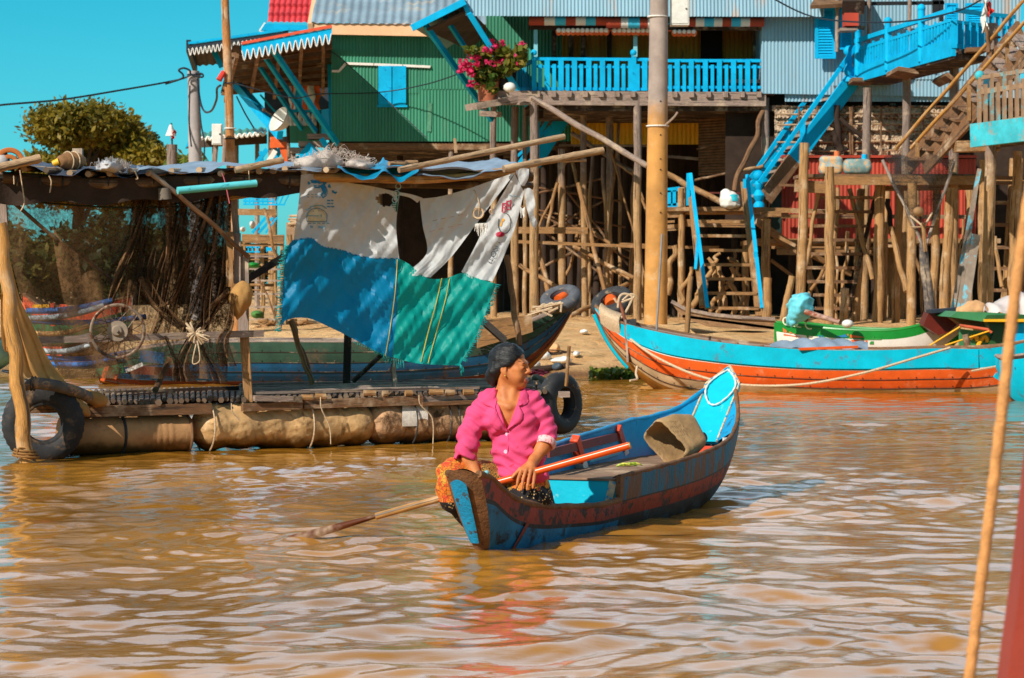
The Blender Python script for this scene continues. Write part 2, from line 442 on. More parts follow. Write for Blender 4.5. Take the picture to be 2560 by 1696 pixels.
# ================================================================== river
def river():
    m = bpy.data.materials.new('muddy_water'); t = NT(m); ob = t.coord('Object')
    n1 = t.noise(t.scale(ob, (.25, .5, 1)), 1.0, 4)
    col = t.mix(t.mapr(n1, .3, .7), rgb(150, 100, 28), rgb(184, 126, 44))
    b1 = t.noise(t.scale(ob, (4.5, 9.0, 1)), 2.6, 4, .6, .8)
    b2 = t.noise(t.scale(ob, (1.2, 2.2, 1)), 1.6, 2, .5, .8)
    nm = t.bump(t.math('ADD', t.math('MULTIPLY', b1, .35), b2), .11, .03)
    p = t.n('ShaderNodeBsdfPrincipled', {'Base Color': col, 'Roughness': .03, 'IOR': 1.333, 'Specular IOR Level': .72, 'Normal': nm})
    t.out(p.outputs[0])
    x = np.arange(-8.6, 8.61, .030); y = 7.0*np.exp(np.arange(0, math.log(39/7.0), .0022)); y[-1] = 38.996
    X, Y = np.meshgrid(x, y, indexing='ij')
    r = np.random.default_rng(5)
    def waves(X, Y):
        wx = X+.22*np.sin(.9*Y+.7*X+1)+.12*np.sin(2.3*Y-1.1*X); wy = Y+.25*np.sin(.8*X+.35*Y)+.1*np.sin(2.1*X+1.3*Y+2)
        h = np.zeros_like(X)
        for i in range(110):
            lam = float(np.exp(r.uniform(math.log(.11), math.log(.80)))) if i % 6 else r.uniform(.8, 1.7)
            th = PI/2+(r.normal(0, .75) if i % 3 else r.uniform(0, 6.28))
            k = 2*PI/lam; a = (.0160 if lam < .3 else .0164)*lam/(2*PI)
            env = 1 if i % 2 else .65+.6*np.sin(r.uniform(.3, 1.3)*wx+r.uniform(.3, 1.2)*wy+r.uniform(0, 6.28))
            h += env*a*np.sin(k*(math.cos(th)*wx+math.sin(th)*wy)+r.uniform(0, 6.28))
        calm = .75+.45*np.sin(.31*X+.42*Y+.6)*np.sin(.23*X-.37*Y+2)
        return h*calm
    Z = waves(X, Y)*(1-.10*np.clip((Y-10.5)/8, 0, 1))
    # ripples running out behind the rowing boat and ring ripples where the oar dips
    for (cx, cy, lam, amp, ext) in ((-1.22, 14.3, .26, .006, 1.3), (1.35, 17.0, .33, .007, 1.8), (-.2, 13.6, .30, .004, 1.2)):
        d = np.hypot(X-cx, Y-cy); Z += amp*np.sin(2*PI*d/lam)*np.exp(-(d/ext)**2)
    ed = np.minimum(np.minimum(X+8.6, 8.6-X), np.minimum(Y-7, 39-Y)); Z *= np.clip(ed/1.2, 0, 1)
    nx, ny = X.shape; vs = np.stack([X, Y, Z], -1).reshape(-1, 3)
    i = np.arange(nx-1)[:, None]*ny+np.arange(ny-1)[None]; f = np.stack([i, i+ny, i+ny+1, i+1], -1).reshape(-1, 4)
    # surround sheets out to the horizon
    o = len(vs); ex = [(-400, -60), (400, -60), (400, 500), (-400, 500), (-8.6, 7.0), (8.588, 7.0), (8.588, 38.996), (-8.6, 38.996)]
    xm, ym = float(x[-1]), float(y[-1])
    ex = [(-400, -60, 0), (400, -60, 0), (400, 500, 0), (-400, 500, 0), (-8.6, 7.0, 0), (xm, 7.0, 0), (xm, ym, 0), (-8.6, ym, 0)]
    vs = np.concatenate([vs, np.array(ex)]); f2 = np.array([(0, 1, 5, 4), (1, 2, 6, 5), (2, 3, 7, 6), (3, 0, 4, 7)])+o
    ob = mesh_np('river_water', vs, np.concatenate([f, f2]), m); tag(ob, kind='structure')
river()
# ================================================================== mud bank
def shore(X): return 38.2+10*np.clip((-2.5-X)/5, 0, 1)+.5*np.sin(X*1.3)+.3*np.sin(X*3.1+1)
def gz(X, Y):
    t = Y-shore(X)
    z = np.where(t > 0, .62*(1-np.exp(-np.maximum(t, 0)/4.6)), .13*t)
    return np.maximum(z, -1.2)+.035*np.sin(X*2.3+Y*.7)*np.sin(Y*1.9)+.02*np.sin(X*5.3-Y*3.3)
def gnd(X, Y): return float(gz(np.array(float(X)), np.array(float(Y))))
def bank():
    m = bpy.data.materials.new('mud_bank'); t = NT(m); ob = t.coord('Object')
    n1 = t.noise(ob, .9, 5, .6); n2 = t.noise(ob, 6.0, 6, .7); n3 = t.noise(ob, 22, 4, .6)
    col = t.mix(t.mapr(n1, .3, .7), rgb(214, 160, 98), rgb(236, 190, 132))
    col = t.mix(t.mapr(n2, .55, .75), col, rgb(150, 104, 58))
    col = t.mix(t.mapr(t.noise(ob, 1.7, 4), .58, .7, 0, .6), col, rgb(120, 104, 48))
    sp = t.n('ShaderNodeSeparateXYZ', {0: ob})
    col = t.mix(t.mapr(sp.outputs[2], .02, .16), rgb(128, 84, 40), col)
    vo = t.n('ShaderNodeTexVoronoi', {'Vector': t.mix(.2, ob, t.n('ShaderNodeTexNoise', {'Vector': ob, 'Scale': 5.0}).outputs['Color']), 'Scale': 3.2}).outputs['Distance']
    col = t.mix(t.mapr(n3, .60, .72, 0, .5), col, rgb(124, 86, 50)); col = t.mix(t.mapr(vo, .06, .16, .4, 0), col, rgb(140, 98, 58))
    p = t.n('ShaderNodeBsdfPrincipled', {'Base Color': col, 'Roughness': .92, 'Normal': t.bump(t.math('ADD', t.math('ADD', n2, vo), t.math('MULTIPLY', n3, .6)), 1.0, .09)})
    t.out(p.outputs[0])
    x = np.concatenate([np.arange(-90, -10, 4.0), np.arange(-10, 14, .16), np.arange(14, 90, 4.0)]); y = np.concatenate([np.arange(30, 58, .16), np.arange(58, 330, 6.0)])
    X, Y = np.meshgrid(x, y, indexing='ij'); Z = gz(X, Y)
    nx, ny = X.shape; vs = np.stack([X, Y, Z], -1).reshape(-1, 3)
    i = np.arange(nx-1)[:, None]*ny+np.arange(ny-1)[None]; f = np.stack([i, i+ny, i+ny+1, i+1], -1).reshape(-1, 4)
    tag(mesh_np('river_bank_ground', vs, f, m), kind='structure')
bank()
# ================================================================== foliage
def leaf_mat(name, c1, c2, c3):
    m = bpy.data.materials.new(name); t = NT(m); ob = t.coord('Object')
    n = t.noise(ob, .55, 3); ri = t.n('ShaderNodeNewGeometry').outputs['Random Per Island']
    col = t.mix(t.mapr(n, .35, .65), c1, c2); col = t.mix(t.mapr(ri, .55, 1.0, 0, .8), col, c3)
    d = t.n('ShaderNodeBsdfPrincipled', {'Base Color': col, 'Roughness': .55, 'Specular IOR Level': .3})
    tr = t.n('ShaderNodeBsdfTranslucent', {'Color': col})
    t.out(t.n('ShaderNodeMixShader', {0: .3, 1: d.outputs[0], 2: tr.outputs[0]}).outputs[0]); return m
def leaves(name, blobs, n, size, m, parent=None, seed=1, elong=1.9, hollow=.35):
    r = np.random.default_rng(seed)
    w = np.array([b[1][0]*b[1][1]*b[1][2] for b in blobs])**.67; w = w/w.sum()
    cnt = r.multinomial(n, w); P = []
    for (c, rad), k in zip(blobs, cnt):
        d = r.normal(size=(k, 3)); d /= np.linalg.norm(d, axis=1)[:, None]
        q = (hollow+(1-hollow)*r.random(k))**.6
        P.append(np.array(c)+d*q[:, None]*np.array(rad)*(1+.18*r.normal(size=(k, 1))))
    P = np.concatenate(P); k = len(P)
    a = r.normal(size=(k, 3)); a /= np.linalg.norm(a, axis=1)[:, None]
    b = np.cross(a, r.normal(size=(k, 3))); b /= np.linalg.norm(b, axis=1)[:, None]
    s = size*(.6+.8*r.random((k, 1)))
    v = np.stack([P-a*s*elong/2, P+b*s*.5, P+a*s*elong/2, P-b*s*.5], 1).reshape(-1, 3)
    f = np.arange(4*k).reshape(-1, 4)
    return mesh_np(name, v, f, m, parent, False)
lm_y = leaf_mat('yellow_green_leaves', (.10, .088, .010, 1), (.24, .175, .014, 1), (.33, .22, .018, 1))
lm_d = leaf_mat('dark_green_leaves', (.018, .030, .008, 1), (.05, .055, .010, 1), (.09, .08, .012, 1))
lm_b = leaf_mat('bush_leaves', (.06, .07, .015, 1), (.12, .11, .02, 1), (.2, .15, .03, 1))
lm_g = leaf_mat('fresh_leaves', (.06, .12, .012, 1), (.14, .18, .015, 1), (.25, .2, .02, 1))
bark = mat('bark', rgb(92, 70, 52), .95, .4, 3, bump=.6)
def tree(name, px, py, Y, wpx, hpx, label, lm, n, size, seed, limbs=6):
    s = FP/Y; c = W(px, py, Y); base = Vector((c.x, Y, gnd(c.x, Y)-.1)); rx, rz = wpx/2/s, hpx/2/s
    o = T(name, label, 'tree', base, 'trees beyond the raft'); r = random.Random(seed)
    b = MB(); top = Vector((c.x, Y, c.z)); b.rod(base, top, rx*.085, rx*.04, 9, segs=4, bend=.12, jit=.15)
    blobs = []
    for i in range(limbs*3):
        a = r.uniform(0, 2*PI); e = r.uniform(-.5, .95); q = r.uniform(.40, .86)
        p = Vector((c.x+rx*q*math.cos(a)*math.sqrt(max(.1, 1-e*e)), Y+rx*q*math.sin(a)*math.sqrt(max(.1, 1-e*e)), c.z+rz*e*.75))
        k = r.uniform(.24, .40); blobs.append((p, (rx*k, rx*k, rz*k*.85)))
        if i < limbs*2: b.tube(catmull([base.lerp(top, r.uniform(.45, .9)), base.lerp(top, .95).lerp(p, .45), p], 6), [rx*.035*(1-.11*j) for j in range(7)], 6)
    b.build('trunk', bark, o, True)
    leaves('crown', blobs, n, size, lm, o, seed)
tree('leafy_tree', 200, 420, 104, 430, 320, 'broad rounded yellow-green tree rising above the raft roof', lm_y, 30000, .135, 3)
tree('leafy_tree', 345, 470, 112, 170, 280, 'darker green tree standing behind the right flank of the broad yellow-green tree', lm_d, 13000, .14, 4)
for i, (px, py, w, h, lab, lm) in enumerate(((50, 660, 200, 210, 'olive bush by the left end of the raft, behind the tan net', lm_b), (225, 650, 220, 230, 'dense dark bush behind the brown net, under the broad tree', lm_d),
        (365, 640, 200, 220, 'green bush behind the brown net, above the bicycle wheel', lm_b), (478, 660, 170, 190, 'tawny bush behind the folds of the brown net', lm_b), (590, 670, 150, 150, 'low bush behind the raft post left of the back dock', lm_d))):
    Y = 82+i*2; s = FP/Y; c = W(px, py, Y); o = T('bush', lab, 'bush', (c.x, Y, gnd(c.x, Y)), 'bushes beyond the raft'); r = random.Random(i)
    bl = [((c.x+r.uniform(-.4, .4)*w/s, Y+r.uniform(-.6, .6), c.z+r.uniform(-.4, .3)*h/s), (w/s*.28, w/s*.28, h/s*.26)) for _ in range(9)]
    b = MB()
    for q in bl[:6]: b.rod((c.x+r.uniform(-.3, .3), Y, gnd(c.x, Y)-.1), q[0], .04, .015, 6, segs=3, bend=.1)
    b.build('stem', bark, o, True); leaves('foliage', bl, 4200, .15, lm, o, 20+i)
def palm():
    Y = 86; c = W(462, 405, Y); o = T('young_palm', 'small yellow-green palm with arching fronds beside the grey pole', 'palm', (c.x, Y, gnd(c.x, Y)))
    b = MB(); b.rod((c.x, Y, gnd(c.x, Y)), (c.x, Y, c.z-.3), .09, .06, 8); b.build('trunk', bark, o, True)
    r = random.Random(3)
    for i in range(13):
        a = i*2.4; L = r.uniform(.7, 1.15); f = MB()
        pts = catmull([(c.x, Y, c.z-.3), (c.x+.5*L*math.cos(a), Y+.5*L*math.sin(a), c.z+.15+r.uniform(0, .3)), (c.x+L*math.cos(a), Y+L*math.sin(a), c.z-.25)], 12)
        sd = Vector((-math.sin(a), math.cos(a), 0))
        for j in range(12):
            w = .17*math.sin(PI*(j+1.2)/13.5)
            for s_ in (1, -1): f.add([pts[j], pts[j+1], pts[j+1]+sd*w*s_+Vector((0, 0, -.07)), pts[j].lerp(pts[j+1], .5)+sd*w*1.1*s_+Vector((0, 0, -.09))], [(0, 1, 2, 3)])
        f.build('frond', lm_g, o)
palm()
# water plants where the bank meets the river
def water_plants():
    pl = []
    for i in range(26):
        px = random.uniform(1490, 1612); py = 948+random.uniform(-16, 6)
        Y = 37.6+random.uniform(-.4, .5); c = W(px, py, Y); pl.append(((c.x, Y, random.uniform(.02, .10)), (.20, .16, .06)))
    o = T('water_plants', 'low green water plants growing along the muddy shore beside the orange boat', 'plants', pl[0][0])
    leaves('foliage', pl, 800, .08, lm_g, o, 50, 1.2, .1)
water_plants()
# ================================================================== house helpers
FLOORZ = {}
def stilt(par, r, x0, y0, x1, y1, w, Y, m=None, Y1=None, name='stilt', n=11, toground=True, bend=.018):
    sc_ = CROP[r][2] if isinstance(r, str) else 1.0
    Y1 = Y if Y1 is None else Y1
    a = V(r, x0, y0, Y); b = V(r, x1, y1, Y1); rad = w/sc_/2*Y/FP
    if toground: b = Vector((b.x, b.y, min(b.z, gnd(b.x, b.y))-.15))
    q = MB(); q.rod(a, b, rad*.96, rad*1.03, n, segs=7, bend=bend, jit=.08)
    return q.build(name, m or post_m, par, True, 60)
def bar(par, name, r, x0, y0, x1, y1, w, Y, m, Y1=None, dep=None, rnd=False, segs=1, bend=0, w1=None):
    """timber between two points of a crop; w is its visible width in crop pixels"""
    Y1 = Y if Y1 is None else Y1; k = CROP[r][2]
    a = V(r, x0, y0, Y); b = V(r, x1, y1, Y1); ww = w/k*Y/FP; wb = (w1 or w)/k*Y1/FP
    q = MB()
    if rnd: q.rod(a, b, ww/2, wb/2, 9, segs=max(segs, 1), bend=bend, jit=.05 if bend else 0)
    else: q.beam(a, b, dep or ww*.7, ww, up=(0, 0, 1) if abs((b-a).normalized().z) < .8 else (1, 0, 0), w2=dep or wb*.7, h2=wb)
    return q.build(name, m, par, rnd, 50)
green_cor = mat('green_sheet', rgb(54, 132, 104), .55, .25, 1.2, streak=True, bump=.08, chip=rgb(112, 128, 104), chip_amt=.07, chip_scale=2.5, soft=.25)
grey_cor = mat('pale_blue_sheet', rgb(134, 172, 190), .5, .15, 1.3, streak=True, bump=.06, chip=rgb(176, 150, 132), chip_amt=.09, chip_scale=2.4, soft=.2)
roof_cor = mat('grey_roof_sheet', rgb(136, 158, 172), .5, .25, .9, chip=rgb(186, 172, 150), chip_amt=.10, chip_scale=1.2, bump=.05, soft=.2)
red_cor = mat('red_sheet', rgb(176, 62, 40), .6, .3, 1.3, streak=True, bump=.08)
yel_cor = mat('yellow_sheet', (.95, .50, .02, 1), .6, .25, 1.4, streak=True, bump=.05)
peach = mat('peach_fascia', rgb(238, 186, 142), .7, .1, 3)
thatch = mat('palm_thatch', rgb(196, 170, 142), .95, .45, 6, chip=rgb(112, 80, 56), chip_amt=.12, chip_scale=14, bump=.9, bscale=30)
thatch_d = mat('dark_matting', rgb(120, 88, 62), .95, .4, 6, bump=.7, bscale=30)
red_tile = mat('red_tile', rgb(206, 66, 72), .55, .2, 3, bump=.1)
red_trim = mat('red_trim', rgb(222, 84, 52), .6, .15, 3)
orange_p = mat('orange_paint', rgb(230, 98, 34), .5, .2, 4, chip=rgb(226, 150, 110), chip_amt=.04)
white_trim = mat('white_trim', rgb(232, 226, 218), .6, .1, 5)
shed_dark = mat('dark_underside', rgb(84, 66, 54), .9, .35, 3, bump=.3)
cable_m = mat('cable', rgb(26, 38, 48), .6, .1, 5, bump=0)
terracotta = mat('terracotta', rgb(168, 96, 66), .8, .25, 6)
# ================================================================== green house on the left
GH = T('stilt_house', 'green corrugated metal stilt house with a small blue shutter and a grey sheet roof', 'house', W(1000, 760, 60), 'stilt houses along the bank')
def green_house():
    Y = 60.0
    z_b, z_t = V('B', 75, 925, Y), V('B', 75, 200, Y); x0 = W(828, 200, Y).x; x1 = W(1430, 200, Y).x
    b = MB(); b.corr((x0, Y, z_b.z), (x1, Y, z_b.z), (x1, Y, z_t.z), (x0, Y, z_t.z), .076, .011)
    zm = z_b.z+(z_t.z-z_b.z)*.47; b.corr((x0+2.1, Y-.012, zm), (x0+4.6, Y-.012, zm), (x0+4.6, Y-.012, z_t.z), (x0+2.1, Y-.012, z_t.z), .076, .011)
    b.corr((x0, Y-.012, zm-.1), (x0+2.05, Y-.012, zm-.1), (x0+2.05, Y-.012, z_t.z), (x0, Y-.012, z_t.z), .076, .011)
    b.build('wall', green_cor, GH, True, 80)
    b = MB(); b.corr((x0+.02, Y+.3, z_b.z), (x0, Y+9, z_b.z), (x0, Y+9, z_t.z), (x0+.02, Y+.3, z_t.z), .076, .011)
    b.corr((x0+.1, Y+9, z_b.z), (x1, Y+9, z_b.z), (x1, Y+9, z_t.z), (x0+.1, Y+9, z_t.z), .15, .011)
    b.build('rear_wall', green_cor, GH, True, 80)
    # roof sheet with peach fascia
    zf = V('B', 0, 150, Y-.5).z; xr0 = W(782, 60, Y).x
    b = MB(); b.corr((xr0, Y-.55, zf), (x1+2, Y-.55, zf-.12), (x1+2, Y+5, zf+2.4), (xr0-.1, Y+5, zf+2.4), .2, .02); b.build('roof', roof_cor, GH, True, 80)
    b = MB(); b.slab((xr0-.05, Y-.5, zf-.26), (x1+2, Y-.5, zf-.42), (x1+2, Y-.5, zf-.06), (xr0-.05, Y-.5, zf+.0), -.06)
    b.beam((xr0-.02, Y-.5, zf-.14), (xr0-.12, Y+4.9, zf+2.3), .12, .26); b.build('fascia', peach, GH)
    # shutter window, two leaves, the left one standing proud of the other
    p, q = V('B', 382, 685, Y-.07), V('B', 562, 432, Y-.07); mid = p.x+(q.x-p.x)*.48
    f = MB(); f.slab((p.x, Y-.045, p.z), (mid, Y-.075, p.z), (mid, Y-.075, q.z), (p.x, Y-.045, q.z), .03); sh = f.build('shutter', blue, GH)
    f = MB(); f.slab((mid+.01, Y-.05, p.z), (q.x, Y-.05, p.z), (q.x, Y-.05, q.z), (mid+.01, Y-.05, q.z), .03); f.build('shutter', blue, GH)
    f = MB(); f.beam((p.x-.03, Y-.04, p.z-.03), (q.x+.03, Y-.04, p.z-.03), .05, .05); f.build('sill', blue, sh)
    # stepped white drip strip
    pts = [V('B', x, y, Y-.05) for x, y in ((78, 466), (125, 466), (140, 448), (155, 432), (168, 416), (350, 422), (540, 430), (718, 438))]
    b = MB()
    for i in range(len(pts)-1): b.beam(pts[i], pts[i+1]+(pts[i+1]-pts[i])*.02, .05, .055)
    b.build('drip_strip', white_trim, GH)
    # floor beams + stilts
    for (yy, d) in ((955, .1), (930, .35)):
        bar(GH, 'floor_beam', 'B', 60, yy, 1500, yy+8, 40, Y+d, wood_brown)
    b = MB(); b.box(((x0+x1)/2, Y+4.6, z_b.z-.05), (x1-x0+.2, 8.8, .08)); b.build('floor', wood_dark, GH)
    for x, w in ((130, 46), (857, 34), (1135, 44), (1275, 50), (1340, 30)):
        stilt(GH, 'B', x, 700 if x > 1000 else 935, x, 1500, w, Y+.15 if x < 1000 else 57.2)
    for x in (200, 520, 860, 1180): stilt(GH, 'B', x, 940, x, 1500, 44, Y+5, dark_gap)
    bar(GH, 'stub', 'B', 880, 905, 888, 1000, 18, Y-.4, bamboo)
    b = MB(); p = V('B', 60, 960, Y+9); q = V('B', 1500, 1500, Y+9); b.slab((p.x, Y+8.9, -.1), (q.x, Y+8.9, -.1), (q.x, Y+8.9, p.z), (p.x, Y+8.9, p.z), .1); b.build('lower_shade_sheet', dark_gap, GH)  # dark sheet added so the space under the house reads as deep shade
    # white streak of spilled paint and a sagging wire
    b = MB(); p = V('B', 718, 675, Y-.02); q = V('B', 712, 860, Y-.02); b.beam(p, q, .012, .10, up=(1, 0, 0)); b.build('patch', mat('faded_green', rgb(84, 148, 118), .6), GH)
    # ---- porch on the left: two scalloped roofs carried by blue struts
    F0, F1 = V('A', 1520, 312, 57.0), V('A', 2168, 200, 57.0)
    bk0, bk1 = V('A', 1440, 610, 66.0), V('A', 2175, 560, 66.0)
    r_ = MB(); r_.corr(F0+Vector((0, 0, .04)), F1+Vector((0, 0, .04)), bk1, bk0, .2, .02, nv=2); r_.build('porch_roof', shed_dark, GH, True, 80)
    for i in range(7):
        t_ = (i+.4)/7; q = MB(); q.beam(F0.lerp(bk0, t_)-Vector((0, 0, .10)), F1.lerp(bk1, t_)-Vector((0, 0, .10)), .09, .09); q.build('purlin', wood_brown, GH)
    for i in range(5):
        t_ = (i+.2)/4.6; q = MB(); q.beam(F0.lerp(F1, t_)-Vector((0, 0, .2)), bk0.lerp(bk1, t_)-Vector((0, 0, .2)), .08, .1); q.build('rafter', wood_brown, GH)
    def scallop(name, A, B, h, nsc, m, edge, par, top=None):
        d = (B-A); n = nsc*10; f = MB(); e = MB(); off = Vector((0, -.03, 0))
        def low(u): return h*(.66-.34*math.cos(2*PI*u*nsc))
        for i in range(n):
            u, v = i/n, (i+1)/n
            a, b2 = A+d*u, A+d*v
            f.poly_prism([a, b2, b2-Vector((0, 0, low(v))), a-Vector((0, 0, low(u)))], off)
        e.tube([A+d*(i/n)-Vector((0, .035, low(i/n)+.012)) for i in range(n+1)], .014, 5)
        o = f.build(name, m, par); e.build('piping', edge, o)
        if top: g = MB(); g.beam(A+Vector((0, -.03, .04)), B+Vector((0, -.03, .04)), .07, .06); g.build('edge_strip', top, o)
    scallop('valance', F0+Vector((.2, 0, .05)), F1+Vector((0, 0, .05)), .34, 15, blue, white_trim, GH, red_trim)
    E0, E1 = V('A', 1232, 300, 64), V('A', 1885, 208, 64); d0, d1 = V('A', 1275, 432, 69), V('A', 1800, 400, 69)
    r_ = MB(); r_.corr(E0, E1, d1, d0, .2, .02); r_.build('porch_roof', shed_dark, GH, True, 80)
    scallop('valance', E0+Vector((0, 0, .02)), E1+Vector((0, 0, .02)), .26, 24, mat('dark_slate_paint', rgb(30, 40, 52), .6), white_trim, GH, blue)
    q = MB(); q.beam(E0, d0, .12, .3); q.build('edge_board', mat('dark_slate_paint', (.02, .02, .03, 1)), GH)
    for (x0_, y0_, x1_, y1_, w, Ya, Yb, m) in ((1765, 300, 2203, 940, 36, 57, 59.7, blue), (1715, 350, 2062, 862, 30, 59, 62, blue), (1685, 420, 2012, 905, 27, 61, 63.5, blue), (1530, 535, 1830, 885, 56, 64, 60.5, blue),
            (1385, 310, 1450, 440, 34, 65, 65, blue), (1640, 615, 1770, 770, 14, 66, 66, blue), (1700, 620, 1800, 735, 12, 66, 66, blue)):
        bar(GH, 'strut', 'A', x0_, y0_, x1_, y1_, w, Ya, m, Yb)
    bar(GH, 'corner_post', 'A', 2068, 560, 2078, 880, 18, 63, wood_dark); bar(GH, 'corner_post', 'A', 2150, 420, 2165, 870, 22, 61, blue)
    b = MB(); b.slab(V('A', 2100, 720, 62.5), V('A', 2190, 700, 61), V('A', 2190, 930, 61), V('A', 2100, 905, 62.5), .05); b.build('side_panel', blue, GH)
    # balcony with white turned balusters on a green kerb
    b = MB(); b.beam(V('A', 1875, 880, 63.2), V('A', 2130, 880, 63.2), .1, .42); b.build('balcony_kerb', green_cor, GH)
    b = MB(); b.beam(V('A', 1885, 725, 63.2), V('A', 2120, 725, 63.2), .08, .07); b.build('balcony_rail', blue, GH)
    for i in range(7):
        x = 1900+i*29; c0, c1 = V('A', x, 738, 63.2), V('A', x+3, 850, 63.2); q = MB()
        q.tube([c0.lerp(c1, k/8) for k in range(9)], [.03, .045, .06, .035, .05, .07, .05, .035, .045], 8); q.build('baluster', white_trim, GH, True)
    # steps and painted boards below the porch
    for (x0_, x1_, y) in ((2012, 2172, 895), (1955, 2118, 945), (1895, 2040, 985)):
        bar(GH, 'step', 'A', x0_, y, x1_, y, 34, 60.2, wood_grey, dep=.5)
    bar(GH, 'stair_stringer', 'A', 2060, 965, 1960, 1080, 100, 60.0, blue); bar(GH, 'stair_stringer', 'A', 2100, 905, 2145, 985, 34, 59.6, blue)
    for (x0_, y0_, x1_, y1_, w, m) in ((1765, 915, 1835, 910, 36, orange_p), (1762, 950, 1890, 945, 36, orange_p), (1850, 960, 1880, 1085, 46, orange_p), (1800, 985, 1740, 1080, 32, white_trim), (1840, 965, 1770, 1075, 34, blue),
            (1745, 975, 1670, 1075, 28, blue), (1700, 990, 1720, 1080, 20, blue), (1835, 975, 1875, 1035, 22, blue), (1855, 895, 1862, 960, 40, wood_grey)):
        bar(GH, 'painted_board', 'A', x0_, y0_, x1_, y1_, w, 61+random.uniform(-.3, .3), m)
    bar(GH, 'porch_post', 'A', 1912, 965, 1915, 1090, 40, 60.4, wood_grey, rnd=True)
green_house()
def roped(name, label, cat, pts, r, m=None, seg=30, group=None):
    o = MB().curve(pts, r, 5, seg).build(name, m or cable_m, None, True); return tag(o, label, cat, group)
# dark space behind the porch
# small green lean-to roof with a wavy white edge, further back
def lean_to():
    o = T('lean_to', 'low lean-to with a green wavy edged roof behind the orange pole', 'shed', V('A', 1500, 1060, 70))
    a, b2 = V('A', 1300, 900, 68), V('A', 1742, 862, 68); c, d = V('A', 1740, 832, 72), V('A', 1320, 868, 72)
    b = MB(); b.corr(a, b2, c, d, .2, .03); b.build('roof', green_cor, o, True, 80)
    b = MB(); n = 90; dd = b2-a
    b.tube([a+dd*(i/n)-Vector((0, .04, .05+.045*math.sin(i*.9))) for i in range(n+1)], .035, 5); b.build('edge', white_trim, o)
    b = MB(); b.slab(V('A', 1215, 972, 69.5), V('A', 1745, 940, 69.5), V('A', 1745, 880, 69.5), V('A', 1300, 905, 69.5), .1); b.build('wall', shed_dark, o)  # dark slab painting in the shadow beneath the lean-to roof
    b = MB(); b.slab(V('A', 1212, 972, 69), V('A', 1250, 940, 69), V('A', 1250, 905, 69), V('A', 1240, 905, 69), .1); b.build('edge_board', blue, o)
    b = MB()
    for x in (1400, 1545, 1680):
        p = V('A', x, 940, 69.6); b = MB(); b.rod(p, (p.x, p.y, gnd(p.x, p.y)-.1), .06, .07); b.build('post', wood_grey, o)
lean_to()
def tiled_house():
    Y = 68; o = T('tiled_house', 'house with a red tiled roof and a blue eaves band behind the green house', 'house', W(730, 760, Y), 'stilt houses along the bank')
    a, b_ = V('A', 1748, 165, Y), V('A', 2045, 168, Y); up = Vector((.0, 2.2, 2.4)); rows, cols = 9, 8
    b = MB()
    def fn(u, v):
        p = a.lerp(b_, u)+up*v; r = v*rows
        return p+Vector((0, -.06, .05))*(1-(r % 1.0))*1.2+Vector((0, -1, .7)).normalized()*.05*abs(math.sin(u*cols*PI))
    b.grid(fn, cols*8, rows*8); b.build('roof', red_tile, o, True, 60)
    b = MB(); b.beam(V('A', 2060, 0, Y-.1), V('A', 2045, 175, Y-.1), .12, .12, up=(1, 0, 0)); b.build('barge_board', orange_p, o)
    b = MB(); b.slab(V('A', 1705, 205, Y-.2), V('A', 2060, 205, Y-.2), V('A', 2030, 172, Y-.2), V('A', 1735, 158, Y-.2), .15); b.build('eaves_band', blue, o)
    b = MB(); b.beam(V('A', 1703, 210, Y-.3), V('A', 1740, 155, Y-.3), .08, .12); b.beam(V('A', 1730, 198, Y-.25), V('A', 2050, 203, Y-.25), .06, .05); b.build('eaves_trim', white_trim, o)
    b = MB(); x0, x1 = a.x-.1, b_.x+2; z = a.z-.4
    b.box(((x0+x1)/2, Y+2.5, z-1.0), (x1-x0, 4.6, 2.0)); b.build('wall', mat('slate_wall', rgb(40, 48, 60), .8), o)
    for x in (x0+.2, x1-.3):
        q = MB(); q.rod((x, Y+.4, z-2), (x, Y+.4, gnd(x, Y)-.1), .12); q.build('stilt', post_m, o)
tiled_house()
